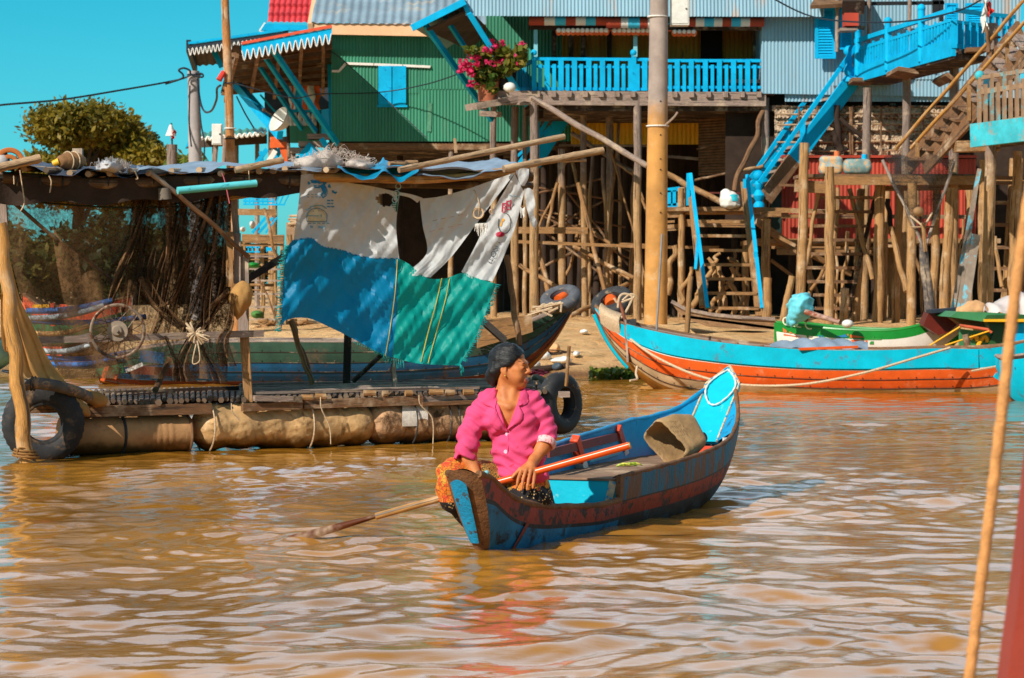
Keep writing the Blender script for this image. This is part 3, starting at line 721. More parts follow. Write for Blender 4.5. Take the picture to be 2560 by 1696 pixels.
# ================================================================== blue-grey house with the veranda
BH = T('veranda_house', 'pale blue metal stilt house with a bright blue veranda railing and striped awning', 'house', W(1600, 780, 56), 'stilt houses along the bank')
def veranda_house():
    Y = 55.0
    # roof sheet over the veranda
    l, r = V('B', 945, 60, 54.3), V('C', 985, 110, 54.3); zf = (V('B', 1500, 105, 54.3)).z
    rl = V('B', 950, 5, 54.3)
    b = MB(); b.corr((rl.x, 54.3, zf), (r.x+.2, 54.3, zf-.02), (r.x+.2, 54.5, zf+1.3), (rl.x, 54.5, zf+1.3), .076, .012); b.build('front_sheet', grey_cor, BH, True, 80)
    b = MB(); b.corr((rl.x, 54.5, zf+1.25), (r.x+9, 54.5, zf+1.25), (r.x+9, 62, zf+3.4), (rl.x, 62, zf+3.4), .2, .02); b.build('roof', roof_cor, BH, True, 80)
    # side eave running back on the left, dark underside
    p0, p1 = V('B', 605, 180, 54.2), V('B', 948, 5, 54.2)
    b = MB(); b.slab(p0, p1, p1+Vector((.3, 5, 0)), p0+Vector((.6, 5, 0)), .07); b.build('side_eave', roof_cor, BH)
    b = MB(); b.beam(p0+Vector((-.02, -.02, -.02)), p1+Vector((0, -.02, -.02)), .1, .14); b.build('eave_board', blue, BH)
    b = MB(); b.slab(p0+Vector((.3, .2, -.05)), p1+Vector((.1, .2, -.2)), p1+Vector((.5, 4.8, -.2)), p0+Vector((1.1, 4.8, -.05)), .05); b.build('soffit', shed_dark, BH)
    for a in ((690, 168, 1125, 785, 36, 54.5, 56.4), (815, 112, 1008, 402, 30, 55.0, 56.0), (978, 92, 1355, 690, 36, 54.3, 55.0), (940, 20, 975, 95, 30, 54.3, 54.3)):
        bar(BH, 'strut', 'B', a[0], a[1], a[2], a[3], a[4], a[5], blue, a[6])
    # inner walls
    zb = V('B', 1400, 620, Y).z; xw0 = W(1215, 0, 57).x; xs = W(1405, 0, 57).x; x1 = W(1912, 0, 57).x
    b = MB(); b.corr((xw0, 57.4, zb), (xs, 57.2, zb), (xs, 57.2, zf+.6), (xw0, 57.4, zf+.6), .076, .011)
    b.corr((xs, 57.2, zb+1.75), (x1, 57.2, zb+1.75), (x1, 57.2, zf+.6), (xs, 57.2, zf+.6), .076, .011); b.build('inner_wall', green_cor, BH, True, 80)
    b = MB(); b.corr((xs, 57.15, zb), (x1, 57.15, zb), (x1, 57.15, zb+1.74), (xs, 57.15, zb+1.74), .1, .008); b.build('inner_wall', mat('ochre_sheet', (.50, .25, .025, 1), .7, .35, 1.4, streak=True, chip=rgb(90, 60, 30), chip_amt=.08, soft=.2), BH, True, 80)
    for x in (1530, 1640, 1720, 1890): bar(BH, 'inner_post', 'B', x, 200, x, 600, 30, 57.0, wood_dark)
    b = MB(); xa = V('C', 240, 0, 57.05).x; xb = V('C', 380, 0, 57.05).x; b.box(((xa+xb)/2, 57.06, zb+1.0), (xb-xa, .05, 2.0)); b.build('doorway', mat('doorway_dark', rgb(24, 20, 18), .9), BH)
    # ceiling
    b = MB(); b.slab((xw0, 54.6, zf+.55), (x1+.2, 54.6, zf+.55), (x1+.2, 60, zf+.9), (xw0, 60, zf+.9), .04); b.build('ceiling', shed_dark, BH)
    # striped rolled awning
    mr, mw, mb = mat('awning_red', rgb(168, 66, 40), .7, .15), mat('awning_white', rgb(222, 220, 214), .7, .1), mat('awning_blue', rgb(60, 186, 224), .7, .1)
    def roll(par_name, r_, segs, y0, y1, YY):
        cy = (y0+y1)/2; q = MB(); k = CROP[r_][2]; rad = (y1-y0)/k/2*YY/FP
        for x0_, x1_, mi in segs:
            pa, pb = V(r_, x0_, cy, YY), V(r_, x1_, cy, YY); q.tube([pa.lerp(pb, i/4) for i in range(5)], [rad*(1+.03*math.sin(i*2.2)) for i in range(5)], 14, mi)
        q.build(par_name, [mr, mw, mb], BH, True, 60)
    roll('awning', 'B', [(1365, 1465, 0), (1465, 1535, 1), (1535, 1605, 2), (1605, 1670, 0), (1670, 1735, 1), (1735, 1800, 2), (1800, 1880, 0)], 106, 168, 54.6)
    roll('awning', 'B', [(1870, 1965, 0), (1965, 2012, 1), (2012, 2088, 2), (2088, 2140, 0), (2140, 2240, 1)], 112, 186, 54.55)
    roll('awning', 'C', [(60, 130, 2), (130, 205, 0), (205, 262, 1), (262, 325, 2), (325, 380, 1), (380, 438, 0), (438, 500, 2), (500, 560, 1), (560, 652, 0)], 114, 176, 54.6)
    # scalloped red-and-white fretwork below the awning
    q = MB()
    for x in list(range(1560, 1875, 31))+list(range(1925, 2150, 31)):
        a = [V('B', x+13*math.cos(PI*k/6+PI), 200+26*math.sin(PI*k/6), 54.75) for k in range(7)]; q.tube(a, .035, 5, 0); q.ball(V('B', x, 200, 54.72), .055, 6, 4, 1)
    for x in range(70, 210, 31):
        a = [V('C', x+13*math.cos(PI*k/6+PI), 210+24*math.sin(PI*k/6), 54.75) for k in range(7)]; q.tube(a, .035, 5, 0); q.ball(V('C', x, 208, 54.72), .05, 6, 4, 1)
    q.beam(V('B', 1550, 196, 54.8), V('C', 215, 204, 54.8), .03, .03, mi=0)
    q.build('fretwork', [orange_p, white_trim], BH, True)
    b = MB(); b.beam(V('B', 1365, 182, 54.9), V('C', 650, 186, 54.9), .08, .09); b.build('awning_beam', wood_dark, BH)
    # posts of the veranda
    pale = mat('pale_blue_post', rgb(120, 190, 206), .6, .15)
    for x, y0 in ((1409, 170), (2060, 190)): bar(BH, 'veranda_post', 'B', x, y0, x, 372, 26, Y-.1, pale)
    bar(BH, 'veranda_post', 'C', 590, 170, 590, 600, 16, Y+.6, wood_dark)
    # railing
    for x in (1400, 2050):
        bar(BH, 'railing_post', 'B', x, 352, x, 598, 32, Y-.08, blue); q = MB(); q.ball(V('B', x, 346, Y-.08), .08); q.build('finial', blue, BH, True)
    for yb, yc, w in ((386, 398, 20), (436, 440, 15), (580, 572, 18)):
        bar(BH, 'rail', 'B', 1400, yb, 2240, yb+5, w, Y-.05, blue, dep=.06); bar(BH, 'rail', 'C', 20, yc, 632, yc, w, Y-.05, blue, dep=.06)
    q = MB(); x = 1438; k = 0
    while x < 2230:
        wide = k % 2; y0 = 392 if wide else 420; c0, c1 = V('B', x, y0, Y-.1), V('B', x, 594, Y-.1); w = (34 if wide else 24)/2.6133*Y/FP
        q.beam(c0, c1, w, .035, up=(0, 1, 0))
        x += 46+random.uniform(-3, 3); k += 1
    q.build('balusters', blue, BH); q = MB()
    x = 40; k = 0
    while x < 628:
        wide = k % 2; y0 = 392 if wide else 424; q.beam(V('C', x, y0, Y-.1), V('C', x, 600, Y-.1), (32 if wide else 22)/2.6133*Y/FP, .035, up=(0, 1, 0)); x += 46; k += 1
    q.build('balusters', blue, BH)
    q = MB(); a0, a1 = V('B', 1395, 400, Y), V('B', 1255, 452, Y+3.2)
    q.beam(a0, a1, .06, .09); a2, a3 = V('B', 1395, 585, Y), V('B', 1255, 590, Y+3.2); q.beam(a2, a3, .06, .09)
    for i in range(9): q.beam(a0.lerp(a1, (i+.5)/9), a2.lerp(a3, (i+.5)/9), .12, .03, up=(1, 0, 0))
    q.build('side_railing', blue, BH)
    # chairs / red cloth glimpsed behind the railing
    # floor, joists, beam
    zt = V('B', 1500, 604, Y).z; xl = V('B', 1130, 0, Y).x; xr = V('C', 720, 0, Y).x
    b = MB(); b.box(((xl+xr)/2, 56.4, zt-.03), (xr-xl, 2.9, .06)); b.build('veranda_floor', wood_brown, BH)
    q = MB(); x = 1420
    while x < 2240: q.beam(V('B', x, 616, Y-.25), V('B', x, 616, Y+3), .11, .12); x += 104
    x = 70
    while x < 660: q.beam(V('C', x, 618, Y-.25), V('C', x, 618, Y+3), .11, .12); x += 110
    q.build('joists', wood_grey, BH)
    b = MB(); b.beam(V('B', 1130, 640, Y-.12), V('C', 665, 650, Y-.12), .1, .30); b.build('floor_beam', wood_grey, BH)
    b = MB(); b.beam(V('B', 985, 700, Y-.3), V('B', 1390, 632, Y+.3), .6, .14); b.build('planter_shelf', wood_grey, BH)
    bar(BH, 'bracket', 'B', 985, 700, 1090, 700, 34, Y+.1, wood_grey); bar(BH, 'bracket', 'B', 1040, 742, 1185, 750, 34, Y+.5, wood_grey)
    b = MB(); b.box(((xl+xr)/2+4.3, 60, zt-.35), (xr-xl+7, 5.2, .12)); b.build('main_floor', wood_dark, BH)
    for yy in (700, 740): bar(BH, 'cross_beam', 'B', 1340, yy, 2240, yy, 36, Y+1.2+(yy-700)/40, wood_dark)
    # grey-blue front wall to the right of the veranda
    a, c = V('C', 640, 612, Y-.2), V('C', 2330, 0, Y-.2); z1 = zf+2
    b = MB(); b.corr((a.x, Y-.2, a.z), (c.x, Y-.2, a.z-.1), (c.x, Y-.2, z1), (a.x, Y-.2, z1), .076, .008)
    b.corr((a.x, Y-.212, a.z+1.15), (a.x+2.4, Y-.212, a.z+1.12), (a.x+2.4, Y-.212, z1), (a.x, Y-.212, z1), .076, .008); b.corr((a.x+2.3, Y-.222, a.z+.3), (a.x+4.3, Y-.222, a.z+.3), (a.x+4.3, Y-.222, z1), (a.x+2.3, Y-.222, z1), .076, .008); b.build('front_wall', grey_cor, BH, True, 80)
    b = MB(); b.corr((a.x+.06, Y+2.4, zb), (a.x, Y-.18, zb), (a.x, Y-.18, zf+.5), (a.x+.06, Y+2.4, zf+.5), .076, .011); b.build('veranda_end_wall', grey_cor, BH, True, 80)
    p, q_ = V('C', 790, 665, Y-.1), V('C', 1900, 612, Y-.1); b = MB(); b.corr((p.x, Y-.1, p.z), (q_.x, Y-.1, p.z), (q_.x, Y-.1, q_.z+.1), (p.x, Y-.1, q_.z+.1), .076, .01); b.build('skirt', grey_cor, BH, True, 80)
    b = MB(); b.box((V('C', 1500, 0, Y).x, Y+3, a.z-.3), (15, 6, .12)); b.build('rear_floor', wood_dark, BH)
    # louvred shutters
    def louvre(r_, x0_, y0_, x1_, y1_, YY, n):
        q = MB(); A = V(r_, x0_, y1_, YY); B = V(r_, x1_, y0_, YY); w = B.x-A.x; h = B.z-A.z; fr = min(.1, w*.17)
        for xx in (A.x+fr/2, B.x-fr/2): q.box((xx, YY, A.z+h/2), (fr, .05, h))
        for zz in (A.z+fr/2, B.z-fr/2): q.box((A.x+w/2, YY-.002, zz), (w-2*fr-.004, .048, fr))
        for i in range(n):
            zz = A.z+fr+(h-2*fr)*(i+.5)/n; q.slab((A.x+fr, YY-.02, zz-.05), (B.x-fr, YY-.02, zz-.05), (B.x-fr, YY+.02, zz+.02), (A.x+fr, YY+.02, zz+.02), .012)
        q.box((A.x+w/2, YY+.04, A.z+h/2), (w-.02, .01, h-.02)); q.build('shutter', blue, BH)
    louvre('C', 985, 48, 1122, 385, Y-.45, 16); louvre('C', 1148, 58, 1232, 325, Y-.40, 14); louvre('C', 1835, 22, 1922, 320, 50.5, 18); louvre('C', 1968, 22, 2090, 320, 51, 18)
    # dark eave over the shutter window and thin white poles
    b = MB(); b.slab(V('C', 955, 60, 53.8), V('C', 1310, 40, 53.8), V('C', 1305, -40, 54.6), V('C', 1010, -30, 54.6), .08); b.build('window_eave', thatch_d, BH)
    for x, y1 in ((1132, 340), (1340, 275), (1606, 230)): bar(BH, 'pole', 'C', x, -30, x-3, y1, 26, 54, wood_grey, rnd=True)
    for (x0_, y0_, x1_, y1_, w) in ((1300, 25, 1830, 20, 22), (1775, 0, 1775, 85, 40), (1812, 0, 1812, 140, 24), (1250, 35, 1240, 0, 40)): bar(BH, 'frame_bar', 'C', x0_, y0_, x1_, y1_, w, 54.2, mat('black_frame', rgb(22, 22, 24), .7), dep=.1)
    # stilts and cross braces below the veranda
    for (x0_, y0_, x1_, y1_, w, YY) in ((90, -395, 92, 1010, 60, 54.9), (272, -70, 275, 900, 50, 56.2), (415, -300, 420, 1075, 44, 56.6), (582, -330, 580, 950, 50, 57.2), (768, -420, 768, 1020, 54, 54.9), (1065, 180, 1052, 930, 46, 53.4)):
        stilt(BH, 'F', x0_, y0_, x1_, y1_, w, YY)
    for (x0_, y0_, x1_, y1_, w, YY) in ((660, 640, 664, 1500, 56, 55.0), (1330, 575, 1300, 1030, 58, 53.4), (1585, 505, 1560, 1120, 56, 52.5), (1492, 675, 1480, 1000, 48, 55.4), (1900, 320, 1885, 900, 66, 50.6)):
        stilt(BH, 'C', x0_, y0_, x1_, y1_, w, YY)
    for x in (150, 330, 500, 690, 850, 1000, 1200, 1400):
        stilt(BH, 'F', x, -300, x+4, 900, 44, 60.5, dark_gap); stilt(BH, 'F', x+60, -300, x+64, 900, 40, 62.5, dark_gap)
    for a in (('B', 1388, 640, 2140, 1085, 40, 54.6, 53.6), ('F', 955, 90, 1310, 275, 40, 53.6, 53.2), ('F', 380, 150, 555, 860, 30, 55.8, 55.4), ('F', 245, 150, 180, 440, 22, 56, 56), ('F', 345, 20, 440, 400, 26, 57, 56.4), ('F', 0, 690, 262, 842, 28, 56.2, 55.4), ('F', 340, 560, 745, 770, 26, 56.4, 55.2), ('F', 600, 872, 722, 800, 30, 55.2, 55.8),
              ('F', 440, 620, 720, 780, 24, 57, 56), ('F', 120, 560, 190, 890, 34, 56, 55.6), ('F', 325, 1018, 480, 945, 30, 55, 55.6), ('F', 600, 0, 760, 110, 20, 57.4, 57.4), ('B', 1640, 870, 2040, 1120, 30, 58, 58)):
        bar(BH, 'brace', a[0], a[1], a[2], a[3], a[4], a[5], a[6], wood_tan if a[0] == 'F' else wood_grey, a[7], rnd=True, segs=5, bend=.03)
    for (x0_, y0_, x1_, y1_, w, YY) in ((-10, 460, 442, 462, 42, 55.6), (-10, 535, 755, 566, 20, 55.0), (760, 570, 1300, 572, 18, 55.4), (650, 548, 830, 556, 14, 56)):
        bar(BH, 'cross_beam', 'F', x0_, y0_, x1_, y1_, w, YY, wood_tan)
    # wall of yellow sheet and dark matting behind the stilts
    p, q_ = V('B', 1640, 945, 59), V('C', 230, 805, 59); b = MB(); b.corr((p.x, 59, p.z), (q_.x, 59, p.z), (q_.x, 59, q_.z), (p.x, 59, q_.z), .1, .01); b.build('lower_wall', yel_cor, BH, True, 80)
    bar(BH, 'wall_plate', 'B', 1560, 950, 2240, 955, 14, 58.8, wood_grey); bar(BH, 'wall_plate', 'C', 20, 1022, 225, 1040, 18, 58, wood_grey)
    p, q_ = V('B', 1300, 1500, 63.5), V('C', 700, 600, 63.5); b = MB(); b.slab((p.x, 63.5, -.2), (q_.x+9, 63.5, -.2), (q_.x+9, 63.5, q_.z), (p.x, 63.5, q_.z), .1); b.build('back_shade_sheet', dark_gap, BH)  # added dark sheet, its colour standing in for the shade behind the stilts
    b = MB(); A, B_ = V('C', 225, 1150, 57.5), V('C', 600, 680, 57.5)
    def fn(u, v): return Vector((A.x+(B_.x-A.x)*u, 57.5-u*1.5+.02*math.sin(v*160), A.z+(B_.z-A.z)*v))
    b.grid(fn, 12, 90); b.build('matting', thatch_d, BH, True)
    # little blue stair between the two houses
    for (x0_, y0_, x1_, y1_, w) in ((1590, 770, 1400, 1075, 90), (1500, 770, 1300, 1070, 24), (1540, 800, 1290, 1020, 18), (1440, 760, 1410, 900, 20)): bar(BH, 'back_stair', 'B', x0_, y0_, x1_, y1_, w, 58.5, blue)
    rr = random.Random(17)
    for i in range(16):      # thin crooked extra props and cross poles
        x = rr.uniform(-20, 800); YY = rr.uniform(55.6, 59.5)
        if i % 2: stilt(BH, 'F', x, rr.uniform(-320, 100), x+rr.uniform(-50, 50), 900, rr.uniform(16, 30), YY, post_m, bend=.04)
        else: bar(BH, 'brace', 'F', x, rr.uniform(-150, 500), x+rr.uniform(-260, 260), rr.uniform(400, 860), rr.uniform(14, 24), YY, wood_tan, YY+rr.uniform(-.5, .5), rnd=True, segs=5, bend=.035)
    for i in range(10): bar(BH, 'cross_beam', 'F', rr.uniform(-40, 300), rr.uniform(100, 800), rr.uniform(400, 800), rr.uniform(100, 800), rr.uniform(10, 18), rr.uniform(57.5, 60), wood_brown, rnd=True, segs=4, bend=.03)
veranda_house()
# ================================================================== right-hand stairs, platforms, sheds
tan_b = wood_tan
def thing_bar(name, label, cat, r, x0, y0, x1, y1, w, Y, m, Y1=None, group=None, rnd=False, dep=None, segs=1, bend=0, w1=None):
    o = bar(None, name, r, x0, y0, x1, y1, w, Y, m, Y1, dep, rnd, segs, bend, w1); return tag(o, label, cat, group)
def walkway():
    o = T('walkway', 'bright blue raised walkway with a slatted balustrade climbing out from the house', 'walkway', V('C', 1600, 500, 51))
    Z = V('C', 1200, 530, 55).z
    a, e = Vector((V('C', 1200, 530, 55).x, 55, Z)), Vector((V('C', 1895, 350, 48.3).x, 48.3, Z)); d = e-a
    def at(u, h): return a+d*u+Vector((0, 0, h))
    b = MB(); b.beam(at(0, .08), at(1, .12), .07, .34); b.build('edge_board', blue, o)
    n = d.cross(Vector((0, 0, 1))).normalized(); n = n if n.x < 0 or n.y > 0 else -n
    b = MB(); b.slab(at(-.02, 0), at(1, 0), at(1, 0)+Vector((.75, .6, 0)), at(-.02, 0)+Vector((.75, .6, 0)), -.1); b.build('walkway_floor', wood_dark, o)
    hL, hR = .8, .8
    b = MB(); b.beam(at(.08, .80), at(1, .83), .08, .09); b.build('top_rail', blue, o)
    b = MB(); b.beam(at(.1, .60), at(1, .64), .04, .05); b.beam(at(.04, .20), at(1, .22), .04, .05)
    for i in range(33):
        u = .1+.88*i/32; w = .13 if i % 4 < 2 else .08
        b.beam(at(u, .10), at(u, .66+(.04 if i % 3 == 0 else 0)), .03, w, up=d.normalized())
    b.build('balusters', blue, o)
    for u, h in ((.11, .98), (.41, .98), (.72, 1.02)):
        b = MB(); b.rod(at(u, .0), at(u, h), .075, .07, 10); b.ball(at(u, h+.03), .085); b.build('railing_post', blue, o, True)
    # return panel on the right end
    p = e; q = Vector((V('C', 2075, 300, 49).x, 49.0, Z)); q2 = Vector((V('C', 2290, 250, 49.6).x, 49.6, Z))
    for name, h0, w in (('top_rail', .82, .08), ('mid_rail', .60, .06), ('bottom_rail', .14, .08)):
        b = MB(); b.beam(p+Vector((0, 0, h0)), q+Vector((0, 0, h0)), .06, w); b.beam(q+Vector((0, 0, h0)), q2+Vector((0, 0, h0)), .06, w); b.build(name, blue, o)
    b = MB()
    for i in range(5):
        c = p.lerp(q, i/4.0); b.beam(c+Vector((0, 0, .1)), c+Vector((0, 0, .62)), .04, .11, up=(1, 0, 0))
    b.build('balusters', blue, o); b = MB()
    for i in range(5):
        c = q.lerp(q2, (i+.5)/5); b.beam(c+Vector((0, 0, .1)), c+Vector((0, 0, .80)), .04, .09, up=(1, 0, 0))
    b.build('balusters', blue, o)
    for x, Y, w in ((1330, 53.2, 54), (1588, 51.6, 54), (1893, 49.6, 66)):
        pass
    for (x0, y0, x1, y1, Y) in ((1200, 540, 1340, 545, 54.6), (1490, 470, 1625, 492, 51.4), (1800, 505, 1850, 540, 50), (1930, 350, 2070, 345, 49)): bar(o, 'bearer', 'C', x0, y0, x1, y1, 28, Y, wood_brown, dep=1.6)
    return at
walk_at = walkway()
def blue_stair():
    o = T('staircase', 'steep blue plank staircase with wooden treads leading up to the blue walkway', 'stairs', V('C', 640, 1300, 54))
    # stringers
    f0, f1 = (1215, 545), (660, 1300)
    def sp(t, off=0.0, Y0=54.7, Y1=54.0): return V('C', f0[0]+(f1[0]-f0[0])*t+off, f0[1]+(f1[1]-f0[1])*t, Y0+(Y1-Y0)*t)
    b = MB(); b.beam(sp(-.02), sp(.66), .06, .36); b.build('stringer', blue, o)
    b = MB(); b.beam(sp(.66), sp(1.0), .06, .34); b.build('stringer', wood_brown, o)
    b = MB(); b.beam(V('C', 1125, 560, 55.3), V('C', 565, 1290, 54.6), .06, .42); b.build('stringer', blue, o)
    for i in range(10):
        t_ = (i+.25)/9.6; p = sp(t_, -18); q = V('C', 1085+(540-1085)*t_*1.02+8, f0[1]+20+(f1[1]-f0[1])*t_, 55.3-.7*t_)
        b = MB(); b.beam(p+Vector((.03, 0, 0)), q, .30, .055); b.build('tread', wood_grey, o)
    for (x0, y0, x1, y1, w, Y) in ((1160, 325, 565, 1165, 26, 55.2), (1252, 305, 622, 1195, 26, 54.4)): bar(o, 'handrail', 'C', x0, y0, x1, y1, w, Y, blue, Y-.6)
    for (x0, y0, x1, y1, w, Y) in ((906, 800, 902, 1065, 34, 54.3), (803, 800, 805, 935, 28, 54.9), (1104, 380, 1100, 560, 30, 55.1)): bar(o, 'rail_post', 'C', x0, y0, x1, y1, w, Y, blue)
    for (x, y0, y1, Y) in ((1208, 350, 535, 54.5), (618, 1165, 1355, 54.0)):
        p, q = V('C', x, y0, Y), V('C', x+4, y1, Y); b = MB(); b.tube([q.lerp(p, k/10) for k in range(11)], [.12, .12, .07, .11, .13, .10, .06, .09, .10, .06, .09], 10); b.ball(p+Vector((0, 0, .05)), .12); b.build('newel_post', blue, o, True)
blue_stair()
def landing():
    o = T('landing', 'tan timber landing on posts at the foot of the blue staircase', 'platform', V('F', 1330, 330, 53))
    b = MB(); a, c = V('F', 955, 318, 53), V('F', 1560, 318, 53); b.box(((a.x+c.x)/2, 53.9, a.z-.04), (c.x-a.x, 1.9, .08)); b.build('platform_floor', tan_b, o)
    for (x0, y0, x1, y1, w, Y) in ((955, 322, 1500, 320, 26, 52.9), (955, 358, 1055, 355, 42, 53.0), (1035, 412, 1480, 418, 48, 53.1), (955, 445, 1035, 440, 40, 53.3), (1500, 325, 1905, 335, 32, 52.7), (1595, 356, 1705, 352, 34, 52.5), (1500, 365, 1900, 368, 20, 53.1), (955, 405, 1010, 402, 16, 53)):
        bar(o, 'beam', 'F', x0, y0, x1, y1, w, Y, tan_b)
    for (x0, y0, x1, y1, w, Y) in ((1612, 385, 1600, 1040, 58, 52.6), (1052, 185, 1060, 930, 44, 53.0), (1478, 560, 1470, 1010, 48, 53.6)): stilt(o, 'F', x0, y0, x1, y1, w, Y, post_t)
    for a in ((1545, 400, 1805, 585, 44, 53, 53.4), (1600, 460, 1800, 560, 24, 52.8, 52.8), (1910, 625, 2160, 745, 34, 53.5, 54), (1640, 655, 1780, 760, 22, 54.4, 54.4)): bar(o, 'brace', 'F', a[0], a[1], a[2], a[3], a[4], a[5], tan_b, a[6])
    b = MB(); b.beam(V('F', 957, 200, 53.2), V('F', 1045, 188, 53.2), .05, .09); b.beam(V('F', 957, 305, 53.2), V('F', 1045, 293, 53.2), .05, .09)
    for x in (975, 1008): b.beam(V('F', x, 200, 53.2), V('F', x, 300, 53.2), .05, .07, up=(1, 0, 0))
    b.build('low_railing', blue, o)
    bar(o, 'rail', 'F', 1145, 214, 1440, 218, 10, 53.4, mat('rust_rail', rgb(110, 44, 34), .7))
landing()
def plank_stair():
    o = T('plank_stair', 'open tan plank stair with thin bright blue handrails, going down to the mud', 'stairs', V('F', 1400, 1000, 51.5))
    for (x0, y0, x1, y1, w) in ((1118, 215, 1195, 960, 44), (1463, 150, 1562, 1025, 46)): bar(o, 'stringer', 'F', x0, y0, x1, y1, w, 52.8, tan_b, 51.2, dep=.09)
    for i, y in enumerate((404, 496, 590, 684, 777, 871, 968)):
        t_ = (y-318)/650; b = MB(); x0 = 1150+60*t_; x1 = 1478+78*t_; YY = 52.7-1.4*t_; b.beam(V('F', x0, y, YY), V('F', x1, y+3, YY), .26, .06); b.build('tread', tan_b, o)
    for (x0, y0, x1, y1, w, Y0, Y1) in ((1112, 90, 1225, 965, 24, 52.6, 51), (1484, 100, 1582, 970, 24, 52.6, 51), (1162, 520, 1145, 715, 18, 51.9, 51.6), (1537, 600, 1542, 640, 26, 51.6, 51.6)): bar(o, 'handrail', 'F', x0, y0, x1, y1, w, Y0, blue, Y1)
    bar(o, 'rail_post', 'F', 1099, 88, 1098, 298, 22, 52.7, blue); bar(o, 'rail_post', 'F', 1468, 125, 1466, 200, 20, 52.7, blue)
plank_stair()
def jerrican(name, label, r, cx, cy, w, h, Y, m, rz=0, caps=True):
    k = CROP[r][2]; s = Y/FP/k; c = V(r, cx, cy, Y); w_, h_ = w*s/2, h*s/2
    F = Field((c.x-w_*1.3, Y-w_*1.1, c.z-h_*1.3), (c.x+w_*1.3, Y+w_*1.1, c.z+h_*1.5), .022)
    def bx(X, Yy, Z):
        q = [np.abs(X-c.x)-(w_-.09), np.abs(Yy-Y)-(w_*.75-.09), np.abs(Z-c.z)-(h_-.09)]
        return np.sqrt(sum(np.maximum(a, 0)**2 for a in q))+np.minimum(np.maximum(np.maximum(q[0], q[1]), q[2]), 0)-.09
    F.fn(bx, (c.x-w_*1.3, Y-w_*1.1, c.z-h_*1.3), (c.x+w_*1.3, Y+w_*1.1, c.z+h_*1.3))
    F.warp(lambda X, Yy, Z: .012*sn(X, Yy, Z, 9, 3)+.008*np.cos(Z*30)*(np.abs(Z-c.z) < h_*.7))
    o = T(name, label, 'jerrycan', (c.x, Y, c.z-h_)); F.build('body', m, o)
    if caps:
        b = MB(); b.rod((c.x+w_*.5, Y-.05, c.z+h_-.02), (c.x+w_*.5, Y-.05, c.z+h_+.09), .06, .055, 10); b.build('lid', caps, o, True)
jug_m = mat('dirty_blue_jug', rgb(150, 172, 172), .6, .25, 6, chip=rgb(214, 168, 120), chip_amt=.16, chip_scale=7, bump=.2)
